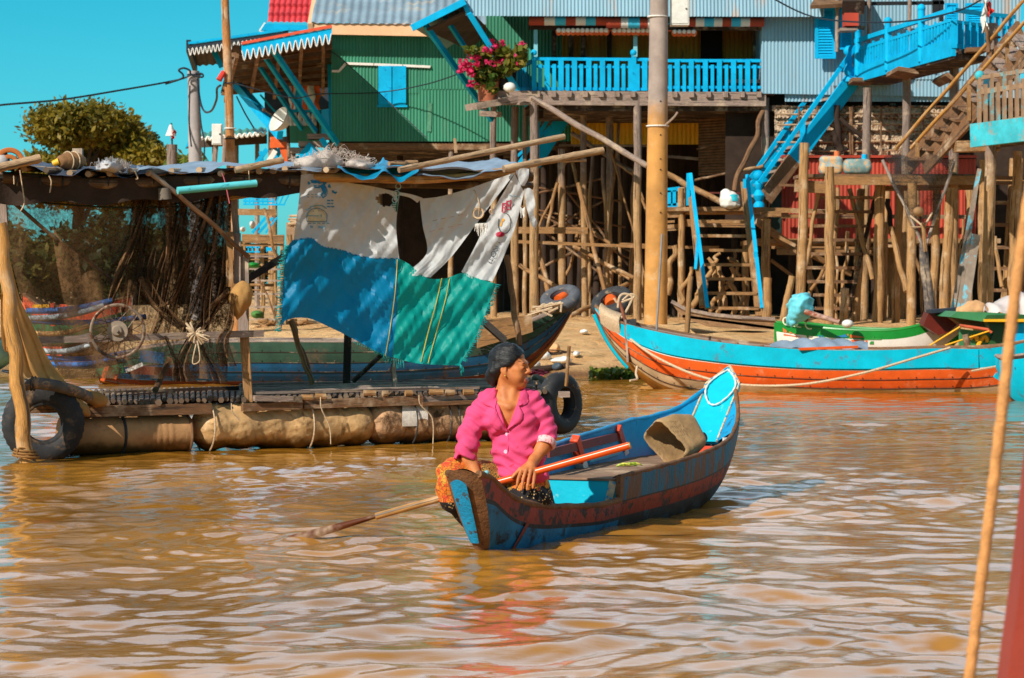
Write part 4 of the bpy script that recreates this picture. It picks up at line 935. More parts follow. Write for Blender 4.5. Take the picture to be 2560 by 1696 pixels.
def platform():
    o = T('fishing_platform', 'timber platform on thick muddy posts standing behind the green and white boat', 'platform', V('C', 1300, 1200, 50))
    bar(o, 'beam', 'C', 1050, 1180, 2050, 1178, 60, 50, tan_b); bar(o, 'beam', 'C', 855, 1215, 1085, 1228, 78, 49.9, tan_b); bar(o, 'beam', 'C', 1440, 1232, 2140, 1222, 36, 50.8, tan_b); bar(o, 'beam', 'C', 2050, 1178, 2352, 1172, 34, 50.6, tan_b)
    b = MB(); a, c = V('C', 870, 1148, 50.6), V('C', 2080, 1140, 50.6); b.box(((a.x+c.x)/2, 50.7, a.z-.02), (c.x-a.x, 1.2, .06)); b.build('platform_floor', wood_brown, o)
    for i, (x0, y0, x1, y1, w, Y) in enumerate(((395, -110, 365, 880, 66, 49.7), (558, 45, 556, 1025, 62, 49.4), (890, 165, 872, 1035, 70, 50.6), (1020, 170, 985, 1045, 54, 51.2), (1098, 150, 1088, 1055, 62, 49.6), (1262, 190, 1228, 985, 58, 51.0), (1350, 185, 1296, 980, 66, 50),
            (1478, 175, 1440, 760, 50, 52), (765, 190, 725, 1030, 58, 51.6), (940, 170, 905, 1010, 40, 52.4), (660, 840, 655, 1030, 56, 50.8), (1580, 0, 1570, 980, 86, 48.4), (1765, -10, 1700, 900, 62, 50.6), (1812, -10, 1780, 860, 26, 50))):
        stilt(o, 'G', x0, y0, x1, y1, w, Y, post_t)
    for a in ((485, 215, 400, 700, 26, 50.2, 50.2, post_t), (690, 190, 840, 780, 32, 51.4, 51.0, post_t), (955, 440, 1060, 860, 38, 50.8, 50.4, post_t), (940, 260, 970, 460, 34, 51.6, 51.2, dark_gap), (760, 560, 850, 690, 26, 51.8, 51.8, tan_b), (1640, 500, 1685, 830, 26, 49.6, 49.4, post_t)): bar(o, 'brace', 'G', a[0], a[1], a[2], a[3], a[4], a[5], a[7], a[6], rnd=True, segs=5, bend=.03)
    for (x0, y0, x1, y1, w, Y) in ((60, 328, 860, 345, 26, 53.6), (60, 362, 340, 362, 14, 53.2), (180, 572, 860, 578, 18, 53.6), (215, 600, 340, 602, 40, 53.2), (420, 600, 870, 608, 34, 53.8), (1350, 605, 1430, 600, 44, 52.8), (900, 560, 1010, 566, 18, 53), (1330, 830, 1380, 832, 18, 52)): bar(o, 'cross_beam', 'G', x0, y0, x1, y1, w, Y, tan_b)
    # two plank ladders built into the posts
    for i, (xa, xb, y) in enumerate(((490, 850, 246), (470, 828, 338), (450, 800, 432), (430, 785, 523), (420, 765, 614), (410, 742, 705), (415, 722, 795), (455, 700, 883), (465, 690, 970))):
        bar(o, 'rung', 'G', xa, y, xb, y+2, 20, 51.3, wood_brown, dep=.2)
    bar(o, 'ladder_side', 'G', 868, 195, 675, 1015, 26, 51.5, wood_dark)
    for i, (xa, xb, y) in enumerate(((1640, 1829, 118), (1640, 1829, 150), (1640, 1829, 280), (1630, 1829, 425), (1630, 1829, 572), (1615, 1800, 710), (1615, 1770, 852))):
        bar(o, 'rung', 'G', xa, y, xb+60, y+2, 22, 50.2, wood_brown, dep=.2)
    bar(o, 'beam', 'C', 1900, 960, 2180, 955, 70, 48.0, tan_b, dep=.5)
    rr = random.Random(5)
    for i in range(18):
        x = rr.uniform(60, 1800); YY = rr.uniform(51.5, 54.5)
        if i % 3: stilt(o, 'G', x, rr.uniform(150, 560), x+rr.uniform(-60, 60), 1000, rr.uniform(14, 28), YY, post_t, bend=.045, name='prop')
        else: bar(o, 'brace', 'G', x, rr.uniform(300, 900), x+rr.uniform(-240, 240), rr.uniform(560, 1000), rr.uniform(14, 26), YY, wood_tan, YY+rr.uniform(-.4, .4), rnd=True, segs=5, bend=.04)
    for (x0, y0, x1, y1, w, Y) in ((2310, 990, 2265, 1500, 60, 49.6),): stilt(o, 'C', x0, y0, x1, y1, w, Y, post_t)
platform()
def red_shed():
    o = T('red_shed', 'red corrugated shed wall half hidden behind the posts of the timber platform', 'shed', V('C', 1100, 1560, 56))
    Y = 54.4; a, c = V('C', 765, 1560, Y), V('C', 2040, 1040, Y)
    b = MB(); b.corr((a.x, Y, a.z), (c.x, Y, a.z), (c.x, Y, c.z), (a.x, Y, c.z), .085, .012); b.build('wall', red_cor, o, True, 80)
    b = MB(); p, q = V('C', 700, 1560, Y+.02), V('C', 765, 1090, Y+.02); b.slab((p.x, Y+.02, p.z), (q.x, Y+.02, p.z), (q.x, Y+.02, q.z), (p.x, Y+.02, q.z), .05); b.build('corner_panel', mat('dark_green_sheet', rgb(22, 52, 44), .6), o)
    b = MB(); b.box(((a.x+c.x)/2, Y+2, a.z-.05), (c.x-a.x+1, 4.2, .1)); b.build('shed_floor', tan_b, o)
    b = MB(); b.slab((a.x, Y-.1, c.z+.02), (c.x, Y-.1, c.z+.02), (c.x, Y+4, c.z+.3), (a.x, Y+4, c.z+.3), .05); b.build('roof', red_cor, o)
    for x in (a.x+.3, (a.x+c.x)/2, c.x-.2): q = MB(); q.rod((x, Y+.4, a.z), (x, Y+.4, gnd(x, Y)-.1), .1, .11); q.build('stilt', dark_gap, o)
    bar(o, 'crossbar', 'C', 600, 1210, 860, 1212, 16, Y-.3, wood_brown); bar(o, 'crossbar', 'C', 765, 1415, 2000, 1418, 26, Y-.3, wood_brown)
red_shed()
def thatch_wall():
    o = T('thatch_wall', 'pale palm thatch wall with bamboo battens under the blue walkway', 'wall', V('C', 1200, 1000, 57))
    Y = 54.97; a, c = V('C', 720, 1010, Y), V('C', 1900, 690, Y)
    def fn(u, v):
        r = (v*4) % 1.0; return Vector((a.x+(c.x-a.x)*u, Y-.09*(1-r)-.03*random.random(), a.z+(c.z-a.z)*v-.05*random.random()*(1-r)))
    b = MB(); b.grid(fn, 170, 26); b.build('thatch', thatch, o, False)
    for y in (742, 812, 925, 985): bar(o, 'batten', 'C', 740, y+6, 1880, y-4, 13, Y-.25, bamboo, rnd=True, segs=6, bend=.02)
    for x in (880, 1000, 1215, 1230, 1420, 1690): bar(o, 'batten', 'C', x, 700, x+4, 1010, 14, Y-.32, wood_brown, rnd=True, segs=4, bend=.02)
    for a_ in ((1130, 690, 1150, 1010, 42, 54.55), (1150, 770, 1400, 1010, 30, 54.5), (1100, 860, 1160, 990, 40, 54.55)): bar(o, 'brace', 'C', *a_[:5], a_[5], dark_gap, rnd=True, segs=4, bend=.04)
    b = MB(); b.slab((a.x-1, Y+.6, a.z-1.5), (c.x+3, Y+.6, a.z-1.5), (c.x+3, Y+.6, c.z+.6), (a.x-1, Y+.6, c.z+.6), .1); b.build('backing', dark_gap, o)
    bar(o, 'side_branch', 'C', 660, 705, 460, 1250, 34, 55, wood_brown, 54.4, rnd=True, segs=6, bend=.06); bar(o, 'side_branch', 'C', 505, 1120, 650, 1085, 22, 54.6, wood_tan, rnd=True, segs=4, bend=.03)
    bar(o, 'side_branch', 'C', 215, 975, 600, 880, 14, 56.4, wood_brown, rnd=True, segs=6, bend=.05); bar(o, 'side_branch', 'C', 200, 1180, 500, 1110, 16, 56, wood_brown, rnd=True, segs=6, bend=.04)
    # side leaf of thatch seen edge-on beside the grey stilt
    b = MB(); A, B_ = V('C', 570, 1090, 55.6), V('C', 650, 830, 56.4)
    b.grid(lambda u, v: Vector((A.x+(B_.x-A.x)*(u*.35+v*.65)+.03*random.random(), 55.6+u*.8, A.z+(B_.z-A.z)*v)), 8, 40); b.build('side_leaf', thatch, o)
thatch_wall()
can_cap = mat('orange_cap', rgb(214, 110, 60), .5, .1)
jerrican('jerrycan', 'faded blue jerrycan with an orange lid, left of the pair on the timber platform', 'C', 1090, 1082, 150, 124, 50.6, jug_m, caps=can_cap)
jerrican('jerrycan', 'greyer rounded jerrycan lying right of its neighbour on the timber platform', 'C', 1262, 1090, 180, 100, 50.4, mat('grey_blue_jug', rgb(128, 156, 154), .6, .3, 6, chip=rgb(190, 150, 112), chip_amt=.10, chip_scale=6), caps=blue)
def brown_stair():
    o = T('timber_staircase', 'weathered brown staircase with golden bamboo handrails at the far right', 'stairs', V('C', 1690, 1090, 49))
    A0, A1 = V('C', 1700, 1085, 49.0), V('C', 2420, 300, 45.6); B0, B1 = V('C', 1590, 1090, 50.2), V('C', 2330, 190, 46.8)
    for p, q in ((A0, A1), (B0, B1)): b = MB(); b.beam(p, q, .07, .36); b.build('stringer', wood_brown, o)
    for i in range(12):
        t_ = (i+.4)/12; p, q = A0.lerp(A1, t_)+Vector((0, 0, .06)), B0.lerp(B1, t_)+Vector((0, 0, .06)); b = MB(); b.beam(p, q, .28, .05); b.build('tread', wood_grey if i > 5 else wood_brown, o)
    for (x0, y0, Y0, x1, y1, Y1) in ((1515, 975, 50.2, 2380, -30, 46.4), (1615, 970, 49.2, 2400, 95, 45.6)): bar(o, 'handrail', 'C', x0, y0, x1, y1, 25, Y0, bamboo_y, Y1, rnd=True, segs=8, bend=.015)
    for (x, y0, y1, Y) in ((1655, 915, 1025, 49), (1992, 525, 790, 47.4), (2242, 245, 480, 46.4)): bar(o, 'rail_post', 'C', x, y0, x, y1, 24, Y, wood_tan)
brown_stair()
def balcony():
    o = T('weathered_balcony', 'balcony at the far right with worn wooden railing and peeling turquoise paint', 'balcony', V('C', 2200, 900, 45.5))
    wb = mat('peeling_turquoise', rgb(160, 128, 100), .8, .3, 3, chip=rgb(60, 180, 196), chip_amt=.10, chip_scale=3.2, soft=.16, bump=.4)
    wb2 = mat('peeling_turquoise_beam', rgb(60, 182, 196), .75, .3, 3, chip=rgb(160, 128, 104), chip_amt=.11, chip_scale=3.6, soft=.2, bump=.4)
    def at(x, y): u = (x-2050)/300; return V('C', x, y, 46-.9*u)
    for y0, y1, w in ((512, 455, 26), (605, 550, 34), (825, 760, 26)): b = MB(); b.beam(at(2052, y0), at(2420, y1), .06, w/2.6133*46/FP); b.build('rail', wb, o)
    for i in range(9):
        x = 2058+i*41; t_ = (x-2052)/368; tall = i % 2 == 0; b = MB(); b.beam(at(x, (495 if tall else 560)-57*t_), at(x+2, 850-66*t_), .05, .17, up=(0, 1, 0)); b.build('baluster', wb, o)
    b = MB(); b.beam(at(2015, 888), at(2420, 838), .12, .42); b.build('edge_beam', wb2, o)
    b = MB(); b.slab(at(2015, 900), at(2420, 850), at(2420, 850)+Vector((1.2, 3.5, 0)), at(2015, 900)+Vector((1.2, 3.5, 0)), .06); b.build('balcony_floor', wood_dark, o)
    b = MB(); b.ball(at(2062, 494), .09); b.build('finial', wb2, o, True)
    b = MB(); b.slab(at(2180, 640)+Vector((0, 1.2, 0)), at(2232, 630)+Vector((0, 1.2, 0)), at(2232, 455)+Vector((0, 1.2, 0)), at(2180, 460)+Vector((0, 1.2, 0)), .05); b.build('panel', mat('teal_panel', rgb(16, 84, 104), .6), o)
balcony()
# tall grey mooring post with its cloths
def grey_post():
    o = T('mooring_post', 'tall grey post with a thinner stick lashed to it in front of the timber staircase', 'post', V('C', 2140, 500, 48))
    b = MB(); p = V('C', 2145, 155, 47.8); g_ = gnd(p.x, 47.8); b.rod(p, (p.x-.12, 47.8, g_-.1), .105, .112, 12, segs=7, bend=.03, jit=.06); b.build('post', post_m, o, True, 60)
    bar(o, 'lashed_stick', 'C', 2105, 175, 2120, 345, 26, 47.4, wood_brown, rnd=True, segs=4, bend=.02)
    q = MB(); k = V('C', 2150, 245, 47.8); q.torus(k, (0, 0, 1), .125, .02, 20, 6); q.build('lashing', black_rub, o, True)
grey_post()
def cloth(name, label, cat, r, quadpts, Y, m, wr=.04, n=14, parent=None):
    P = [V(r, x, y, Y) for x, y in quadpts]
    def fn(u, v):
        p = P[0].lerp(P[1], u).lerp(P[3].lerp(P[2], u), v); return p+Vector((wr*.4*math.sin(9*v+5*u), wr*math.sin(7*u+4*v)+wr*.5*math.sin(17*u-6*v), 0))
    b = MB(); b.grid(fn, n, n); o = b.build(name, m, parent, True)
    return tag(o, label, cat) if parent is None else o
cloth('flag', 'small red cloth flag tied to the top of the tall grey post', 'flag', 'C', [(2105, 20), (2130, 0), (2150, 75), (2112, 130)], 47.6, mat('red_cloth', rgb(214, 60, 48), .8, .2), .05)
cloth('rag', 'dirty white rag hanging from the tall grey post under the red flag', 'rag', 'C', [(2088, 0), (2118, 0), (2112, 205), (2070, 225)], 47.55, white_p, .06)
cloth('rag', 'striped orange, white and blue cloth hanging on the porch railing of the green house', 'cloth', 'A', [(1885, 562), (2090, 562), (2088, 720), (1890, 716)], 62.9, None or (lambda: (
    MATS.get('striped_cloth') or MATS.setdefault('striped_cloth', (lambda m: m)(bpy.data.materials.new('striped_cloth')))))(), .05, 20)
def striped():
    m = MATS['striped_cloth']; t = NT(m); u = t.n('ShaderNodeSeparateXYZ', {0: t.coord('UV')}).outputs[0]
    W_, O, B_ = rgb(226, 222, 216), rgb(216, 96, 40), rgb(0, 158, 210)
    st = [(0, W_), (.07, O), (.13, W_), (.22, B_), (.42, O), (.62, W_), (.83, O)]
    c = t.ramp(u, st); c.node.color_ramp.interpolation = 'CONSTANT'
    t.out(t.n('ShaderNodeBsdfPrincipled', {'Base Color': c, 'Roughness': .85}).outputs[0])
striped()
def birdhouse():
    o = T('spirit_house', 'little red box shrine with a dark roof on a white shelf beside the louvred shutter', 'shrine', V('C', 1210, 190, 53.6))
    b = MB(); b.slab(V('C', 1165, 182, 53.6), V('C', 1255, 182, 53.6), V('C', 1255, 98, 53.6), V('C', 1165, 98, 53.6), .4); b.build('box', red_cor, o)
    b = MB(); b.slab(V('C', 1160, 96, 53.4), V('C', 1308, 96, 53.4), V('C', 1285, 42, 53.8), V('C', 1175, 42, 53.8), .3); b.build('roof', wood_dark, o)
    bar(o, 'shelf', 'C', 1140, 200, 1255, 196, 18, 53.5, wood_grey, dep=.5); bar(o, 'bracket', 'C', 1255, 180, 1312, 184, 16, 53.6, wood_dark, dep=.3)
birdhouse()
# ---- lift net on crossed poles
net_dark = mat('dark_net', rgb(40, 36, 34), .9, .3, 4, bump=0, alpha=(.35, .85, 2.2))
def lift_net():
    Y = 46.5; o = T('lift_net', 'dark fishing lift net slung between two crossed pale poles', 'net', V('G', 1220, 985, Y))
    pale = mat('pale_pole', rgb(176, 160, 150), .7, .2, 5, grain=True)
    bar(o, 'pole', 'G', 905, 0, 1168, 565, 22, Y, pale, rnd=True, segs=4, bend=.02); bar(o, 'pole', 'G', 1378, 0, 1188, 565, 20, Y+.1, pale, rnd=True, segs=4, bend=.02)
    a, c = V('G', 1172, 545, Y), V('G', 1222, 985, Y); b = MB(); b.rod(a, Vector((c.x, c.y, gnd(c.x, c.y)-.1)), .075, .12, 9, segs=4, bend=.02); b.build('shaft', mat('dark_shaft', rgb(92, 84, 84), .7, .3, grain=True), o, True)
    bar(o, 'crossbar', 'G', 1090, 440, 1240, 438, 13, Y-.1, wood_brown, rnd=True)
    b = MB(); b.rod(V('G', 1170, 410, Y-.12), V('G', 1186, 600, Y-.12), .04, .035, 7); b.build('lashing', wood_tan, o, True)
    L0, L1, R0, R1 = V('G', 912, -20, Y), V('G', 1040, 330, Y), V('G', 1380, -20, Y), V('G', 1255, 330, Y); bot = V('G', 1150, 365, Y)
    def fn(u, v):
        l = L0.lerp(L1, v); r = R0.lerp(R1, v); p = l.lerp(r, u); s_ = math.sin(PI*u)
        return p+Vector((.05*math.sin(9*v+6*u), -.5*s_*math.sin(PI*min(1, v+.15))+.05*math.sin(14*u+5*v), -.32*s_*v*v+.05*math.sin(12*u)))
    b = MB(); b.grid(fn, 24, 18); b.build('netting', net_dark, o, True)
    q = MB(); q.ball(V('G', 1140, 338, Y-.4), (.10, .09, .09), 9, 6); q.build('float', mat('net_float', rgb(150, 112, 74), .8), o, True)
    for (p, e) in (((1085, 365), (1165, 430)), ((1230, 345), (1180, 430))): q = MB(); q.rod(V('G', *p, Y-.05), V('G', *e, Y-.1), .018); q.build('cord', rope_m, o)
lift_net()
pl_m = mat('blue_streaked_plank', rgb(150, 132, 116), .8, .3, 3, chip=rgb(110, 178, 196), chip_amt=.16, chip_scale=1.6, bump=.3)
for (x0, y0, x1, y1, w, Y, lab) in ((1538, 60, 1362, 985, 26, 47.6, 'longest thin blue-streaked pole leaning against the thick muddy post'), (1525, 130, 1400, 980, 22, 47.5, 'narrow blue-streaked board between the thin pole and the wide blue plank'), (1515, 490, 1440, 985, 56, 47.3, 'wide short plank with pale blue patches leaning on the thick muddy post')):
    thing_bar('leaning_plank', lab, 'plank', 'G', x0, y0, x1, y1, w, Y, pl_m, Y-.5, 'planks leaning on the thick post', dep=.06)
# ---- concrete pole and its boxes, cables
def concrete_pole():
    Y = 50.0; m = mat('stained_concrete', rgb(168, 150, 140), .85, .25, 2, bump=.3, flood=(4.85, .35, rgb(198, 142, 76)), chip=rgb(206, 176, 138), chip_amt=.08, chip_scale=3, soft=.3)
    o = T('utility_pole', 'thick round concrete utility pole stained ochre below a grey top', 'pole', V('F', 890, 1020, Y))
    t_, b_ = W(1648, -60, Y), V('F', 885, 1010, Y); g_ = gnd(b_.x, Y); q = MB(); q.rod(t_, (b_.x, Y, g_-.2), .172, .232, 24, segs=8, jit=.006); q.build('shaft', m, o, True, 60)
    q = MB()
    for i, yy in enumerate((210, 540, 775, 880, 1110, 1300)): q.ball(V('L', 1848, yy, Y-.192-.004*i), (.016, .008, .016), 8, 6)
    q.build('bolt_holes', mat('hole', rgb(40, 28, 18), .9), o)
    for y in (110, 825): q = MB(); q.torus(V('B', 2205, y, Y), (0, 0, 1), .19 if y < 300 else .215, .014, 24, 6); q.build('strap', white_trim, o, True)
    q = MB(); q.curve([V('B', 2250, 825, Y-.1), V('B', 2310, 770, Y-.3), V('B', 2336, 735, Y-.35)], .022, 6, 10); q.build('twig', wood_grey, o, True)
concrete_pole()
def box_thing(name, label, cat, r, x0, y0, x1, y1, Y, m, d=.3, door=True):
    a, c = V(r, x0, y1, Y), V(r, x1, y0, Y); o = T(name, label, cat, ((a.x+c.x)/2, Y, a.z)); b = MB()
    b.box(((a.x+c.x)/2, Y, (a.z+c.z)/2), (c.x-a.x, d, c.z-a.z)); b.build('case', m, o)
    if door:
        w, h = c.x-a.x, c.z-a.z; b = MB(); b.box(((a.x+c.x)/2, Y-d/2-.008, (a.z+c.z)/2), (w*.86, .012, h*.9)); dd = b.build('door', m, o)
        b = MB(); b.ball((c.x-w*.16, Y-d/2-.02, (a.z+c.z)/2), .018); b.build('latch', wood_dark, dd)
    return o
box_thing('meter_box', 'large white meter box fixed beside the top of the concrete pole', 'electric box', 'C', 42, -40, 160, 170, 50.2, white_p, .35)
box_thing('meter_box', 'small white meter box on the orange wooden pole', 'electric box', 'A', 1388, 812, 1452, 948, 47.6, white_p, .22)
roped('cable', 'dark cable sagging across the front of the pale blue wall to the walkway', 'cable', [V('C', 690, -20, 53), V('C', 1000, 118, 53), V('C', 1500, 146, 50), V('C', 1900, 78, 47.9), V('C', 2120, -30, 47)], .018)
def orange_pole():
    Y = 48; o = T('wooden_pole', 'tall slim orange-brown wooden pole rising in front of the porch', 'pole', V('A', 1508, 1065, Y)); a = W(561, -60, Y); b_ = V('A', 1508, 1065, Y)
    dirv = (b_-a); e = a+dirv*((gnd(b_.x, Y)-.2-a.z)/dirv.z) if dirv.z else b_
    q = MB(); q.rod(a, (e.x, Y, e.z), .075, .098, 14, segs=9, bend=.008, jit=.03); q.build('shaft', mat('orange_pole_wood', rgb(206, 138, 76), .75, .25, 3, grain=True, bump=.4), o, True, 60)
    for y in (545, 840, 908): q = MB(); q.torus(V('A', 1495+y*.01, y, Y), (0, 0, 1), .1, .012, 18, 6); q.build('wire_tie', white_trim if y == 840 else cable_m, o, True)
    bar(o, 'side_stake', 'A', 1472, 905, 1462, 1075, 30, Y+.2, wood_grey, rnd=True)
    q = MB(); q.rod(V('A', 1462, 470, Y-.1), V('A', 1430, 525, Y-.15), .05, .06, 8); q.build('red_tie', mat('red_cloth', rgb(214, 60, 48)), o, True)
    bar(o, 'box_stake', 'A', 1412, 945, 1400, 1080, 30, 47.7, wood_grey)
orange_pole()
def grey_pole():
    Y = 58; o = T('utility_pole', 'short pale grey utility pole left of the orange pole', 'pole', V('A', 1280, 1085, Y)); a, b_ = V('A', 1264, 466, Y), V('A', 1282, 1085, Y)
    q = MB(); q.rod(a, (b_.x+.05, Y, gnd(b_.x, Y)-.2), .135, .18, 14, segs=5, jit=.02); q.build('shaft', mat('pale_pole_grey', rgb(172, 162, 160), .85, .2, 3, bump=.3), o, True, 60)
    q = MB(); q.torus(V('A', 1268, 490, Y), (0, 0, 1), .15, .015, 18, 6); q.build('strap', cable_m, o, True)
grey_pole()
roped('cable', 'twisted black cable running from the left edge of the view to the grey pole', 'cable', [W(-60, 276, 50), V('A', 0, 688, 52), V('A', 400, 652, 54), V('A', 800, 588, 56), V('A', 1050, 545, 57.4), V('A', 1190, 515, 57.8), V('A', 1255, 485, 57.8)], .022, seg=50)
roped('cable', 'black cable loop curling above the top of the grey pole', 'cable', [V('A', 1080, 550, 57.6), V('A', 1185, 515, 57.6), V('A', 1195, 488, 57.6), V('A', 1168, 460, 57.6), V('A', 1200, 446, 57.6), V('A', 1240, 462, 57.6), V('A', 1250, 490, 57.6), V('A', 1320, 505, 57.6), V('A', 1322, 485, 57.6), V('A', 1280, 480, 57.7)], .024, seg=60)
roped('cable', 'slack black cable hanging in a curve between the grey and orange poles', 'cable', [V('A', 1290, 520, 57.7), V('A', 1308, 660, 57), V('A', 1335, 728, 56), V('A', 1380, 725, 53), V('A', 1415, 650, 50), V('A', 1418, 580, 49), V('A', 1440, 560, 48.2)], .024, seg=40)
for i, (p, l) in enumerate((([(1290, 560), (1312, 800), (1335, 940), (1328, 1085)], 'thin blue-black wire hanging down beside the grey pole'), ([(1240, 560), (1236, 800), (1250, 960)], 'thin wire hanging on the left side of the grey pole'), ([(1545, 630), (1600, 740), (1660, 840)], 'thin wire slanting down from the orange pole to the lean-to roof'))):
    roped('wire', l, 'wire', [V('A', x, y, 57) for x, y in p], .018)
roped('wire', 'thin wire drooping across the green wall below its shutter', 'wire', [V('A', 1530, 545, 48.2), V('A', 1900, 640, 54), V('B', 0, 615, 58), V('B', 380, 605, 59.6), V('B', 700, 550, 59), V('B', 985, 455, 57)], .014, seg=50)
roped('wire', 'straight stay wire slanting from the porch corner in front of the green wall', 'wire', [V('B', 60, 330, 59.5), V('B', 150, 395, 59.2), V('B', 420, 640, 58.4), V('B', 700, 905, 57.6)], .012)
def lamp_post():
    Y = 60; o = T('lamp_post', 'short stub post with a white lamp and a red cloth, left of the grey pole', 'lamp', V('A', 1125, 1090, Y)); p = V('A', 1125, 945, Y); g_ = gnd(p.x, Y)
    q = MB(); q.rod(p, (p.x, Y, g_-.1), .12, .13, 10, segs=4, bend=.02, jit=.06); q.build('post', post_m, o, True)
    q = MB(); q.rod(p+Vector((0, 0, -.02)), p+Vector((-.02, 0, .5)), .02, .02, 6); q.build('arm', wood_dark, o); q = MB(); k = V('A', 1116, 855, Y); q.rod(k+Vector((0, 0, .14)), k-Vector((0, 0, .12)), .03, .13, 10); q.build('lamp_shade', white_p, o, True)
    cloth('red_rag', None, None, 'A', [(1128, 850), (1150, 850), (1140, 905), (1112, 920)], Y-.05, mat('red_cloth', rgb(214, 60, 48)), .05, 8, o)
lamp_post()
def dish():
    Y = 59.5; o = T('satellite_dish', 'white satellite dish on the porch of the green house', 'satellite dish', V('A', 1800, 860, Y)); c = V('A', 1816, 778, Y); a, d = V('A', 1772, 850, Y), V('A', 1868, 700, Y); mj = (d-a).length/2
    ax = (d-a).normalized(); n = Vector((-.80, -.52, .30)); n = (n-ax*n.dot(ax)).normalized(); s_ = ax.cross(n)
    q = MB()
    for sd in (0, .02): q.grid(lambda u, v: c+(ax*math.cos(2*PI*v)+s_*math.sin(2*PI*v))*mj*u-n*(.28*(1-u*u)+sd), 10, 32)
    q.build('reflector', white_p, o, True, 180); q = MB(); q.rod(c-n*.28, c+n*.4, .015); q.ball(c+n*.42, .05); q.build('feed_arm', wood_dark, o, True); q = MB(); q.rod(c-n*.3, c-n*.35-Vector((0, 0, 1.0)), .04); q.build('mast', wood_dark, o)
dish()
# ---- plants on the shelf of the veranda
def planters():
    Y = 54.9
    o = T('bougainvillea', 'magenta flowering bougainvillea in a terracotta pot at the left end of the veranda', 'plant', V('B', 1095, 668, Y))
    p = V('B', 1097, 665, Y); q = MB(); q.tube([p, p+Vector((0, 0, .5)), p+Vector((0, 0, .56))], [.20, .25, .27], 14); q.build('pot', terracotta, o, True)
    q = MB()
    for x, y in ((960, 450), (1050, 330), (1150, 300), (1230, 420), (1300, 330), (1000, 560), (1190, 500)):
        e = V('B', x, y, Y); q.curve([p+Vector((0, 0, .5)), p.lerp(e, .6)+Vector((0, 0, .25)), e], .018, 5, 8)
    q.build('stem', wood_brown, o, True)
    s = Y/FP/2.6133
    lv = [(V('B', x, y, Y-.15+random.uniform(-.3, .2)), (w*s, w*s, h*s)) for x, y, w, h in ((1100, 520, 70, 50), (1050, 470, 60, 50), (1180, 430, 80, 60), (1080, 390, 70, 50), (1260, 400, 80, 70), (1000, 330, 55, 22), (1310, 350, 50, 50), (1060, 540, 50, 45), (1180, 340, 60, 50), (1130, 580, 30, 30))]
    leaves('leaves', lv, 1300, .12, leaf_mat('planter_leaves', (.05, .10, .012, 1), (.16, .17, .02, 1), (.30, .20, .03, 1)), o, 31, 1.8, .1)
    fm_ = mat('magenta_petal', rgb(226, 40, 104), .6, .2, 8, bump=0, trans=.3)
    fl = [(V('B', x, y, Y-random.uniform(.35, .6)), (w*s*1.5, w*s*1.3, w*s*1.2)) for x, y, w in ((945, 415, 30), (975, 455, 32), (925, 460, 22), (1030, 370, 30), (1155, 310, 28), (1215, 325, 20), (995, 550, 26), (1100, 330, 22), (1005, 490, 16), (1035, 420, 18), (1160, 415, 24), (1215, 385, 22), (1190, 280, 16), (1320, 290, 16), (1270, 380, 16), (1120, 270, 14), (1100, 410, 18), (1190, 290, 12), (1290, 420, 12))]
    leaves('blossoms', fl, 430, .07, fm_, o, 33, 1.1, .05)
    o = T('flower_bucket', 'black bucket standing beside the terracotta pot on the veranda shelf', 'bucket', V('B', 1200, 590, Y)); p = V('B', 1200, 585, Y+.35); q = MB(); q.tube([p, p+Vector((0, 0, .64)), p+Vector((0, 0, .68))], [.24, .31, .33], 16); q.build('bucket_wall', mat('black_plastic', rgb(44, 40, 44), .5), o, True)
    q = MB(); q.ball(p+Vector((-.02, 0, -.12)), (.38, .3, .16)); q.build('soil', mat('soil', rgb(132, 100, 72), .95, .4, 9, bump=.8), o, True); q = MB(); q.curve([p+Vector((-.31, 0, .6)), p+Vector((0, -.3, .5)), p+Vector((.31, 0, .6))], .012); q.build('handle', wood_dark, o)
    o = T('paint_tin', 'tin banded in white, blue and yellow between the pot and the black bucket', 'tin', V('B', 1128, 655, Y)); p = V('B', 1128, 655, Y+.05); 
    for nm, z0, z1, m in (('base_band', 0, .22, mat('yellow_paint', rgb(232, 178, 40), .5)), ('mid_band', .221, .45, blue), ('top_band', .451, .64, white_p)): q = MB(); q.rod(p+Vector((0, 0, z0)), p+Vector((0, 0, z1)), .10, .10, 14); q.build(nm, m, o, True)
    o = tag(MB().ball(V('B', 1240, 572, Y-.5), (.14, .12, .11), 8, 5).build('plastic_bag', white_p, None, True), 'crumpled white plastic bag at the foot of the black bucket', 'bag')
planters()
def white_bag():
    Y = 52.9; c = V('F', 1368, 254, Y); F = Field((c.x-.32, Y-.25, c.z-.26), (c.x+.32, Y+.25, c.z+.3), .014); w, h = .21, .18
    F.ell((c.x, Y, c.z-.02), (w, .15, h)); F.ell((c.x-.08, Y, c.z+.12), (.11, .09, .09), k=.05); F.ell((c.x+.02, Y, c.z-.13), (.21, .14, .06), k=.05); F.warp(lambda X, Yy, Z: .014*sn(X, Yy, Z, 18, 2)+.006*sn(X, Yy, Z, 45, 5))
    o = T('grain_sack', 'bulging white sack with a turquoise print at the top of the plank stair', 'sack', (c.x, Y, c.z-.18)); F.build('sack_body', white_p, o)
    b = MB()
    b.grid(lambda u, v: Vector((c.x-.01+u*.17, Y-.16+.03*(u-.5)**2*4, c.z-.07+v*.14+.02*math.sin(u*3))), 10, 8); b.build('print', mat('turquoise_print', rgb(40, 186, 206), .6), o, True)
white_bag()
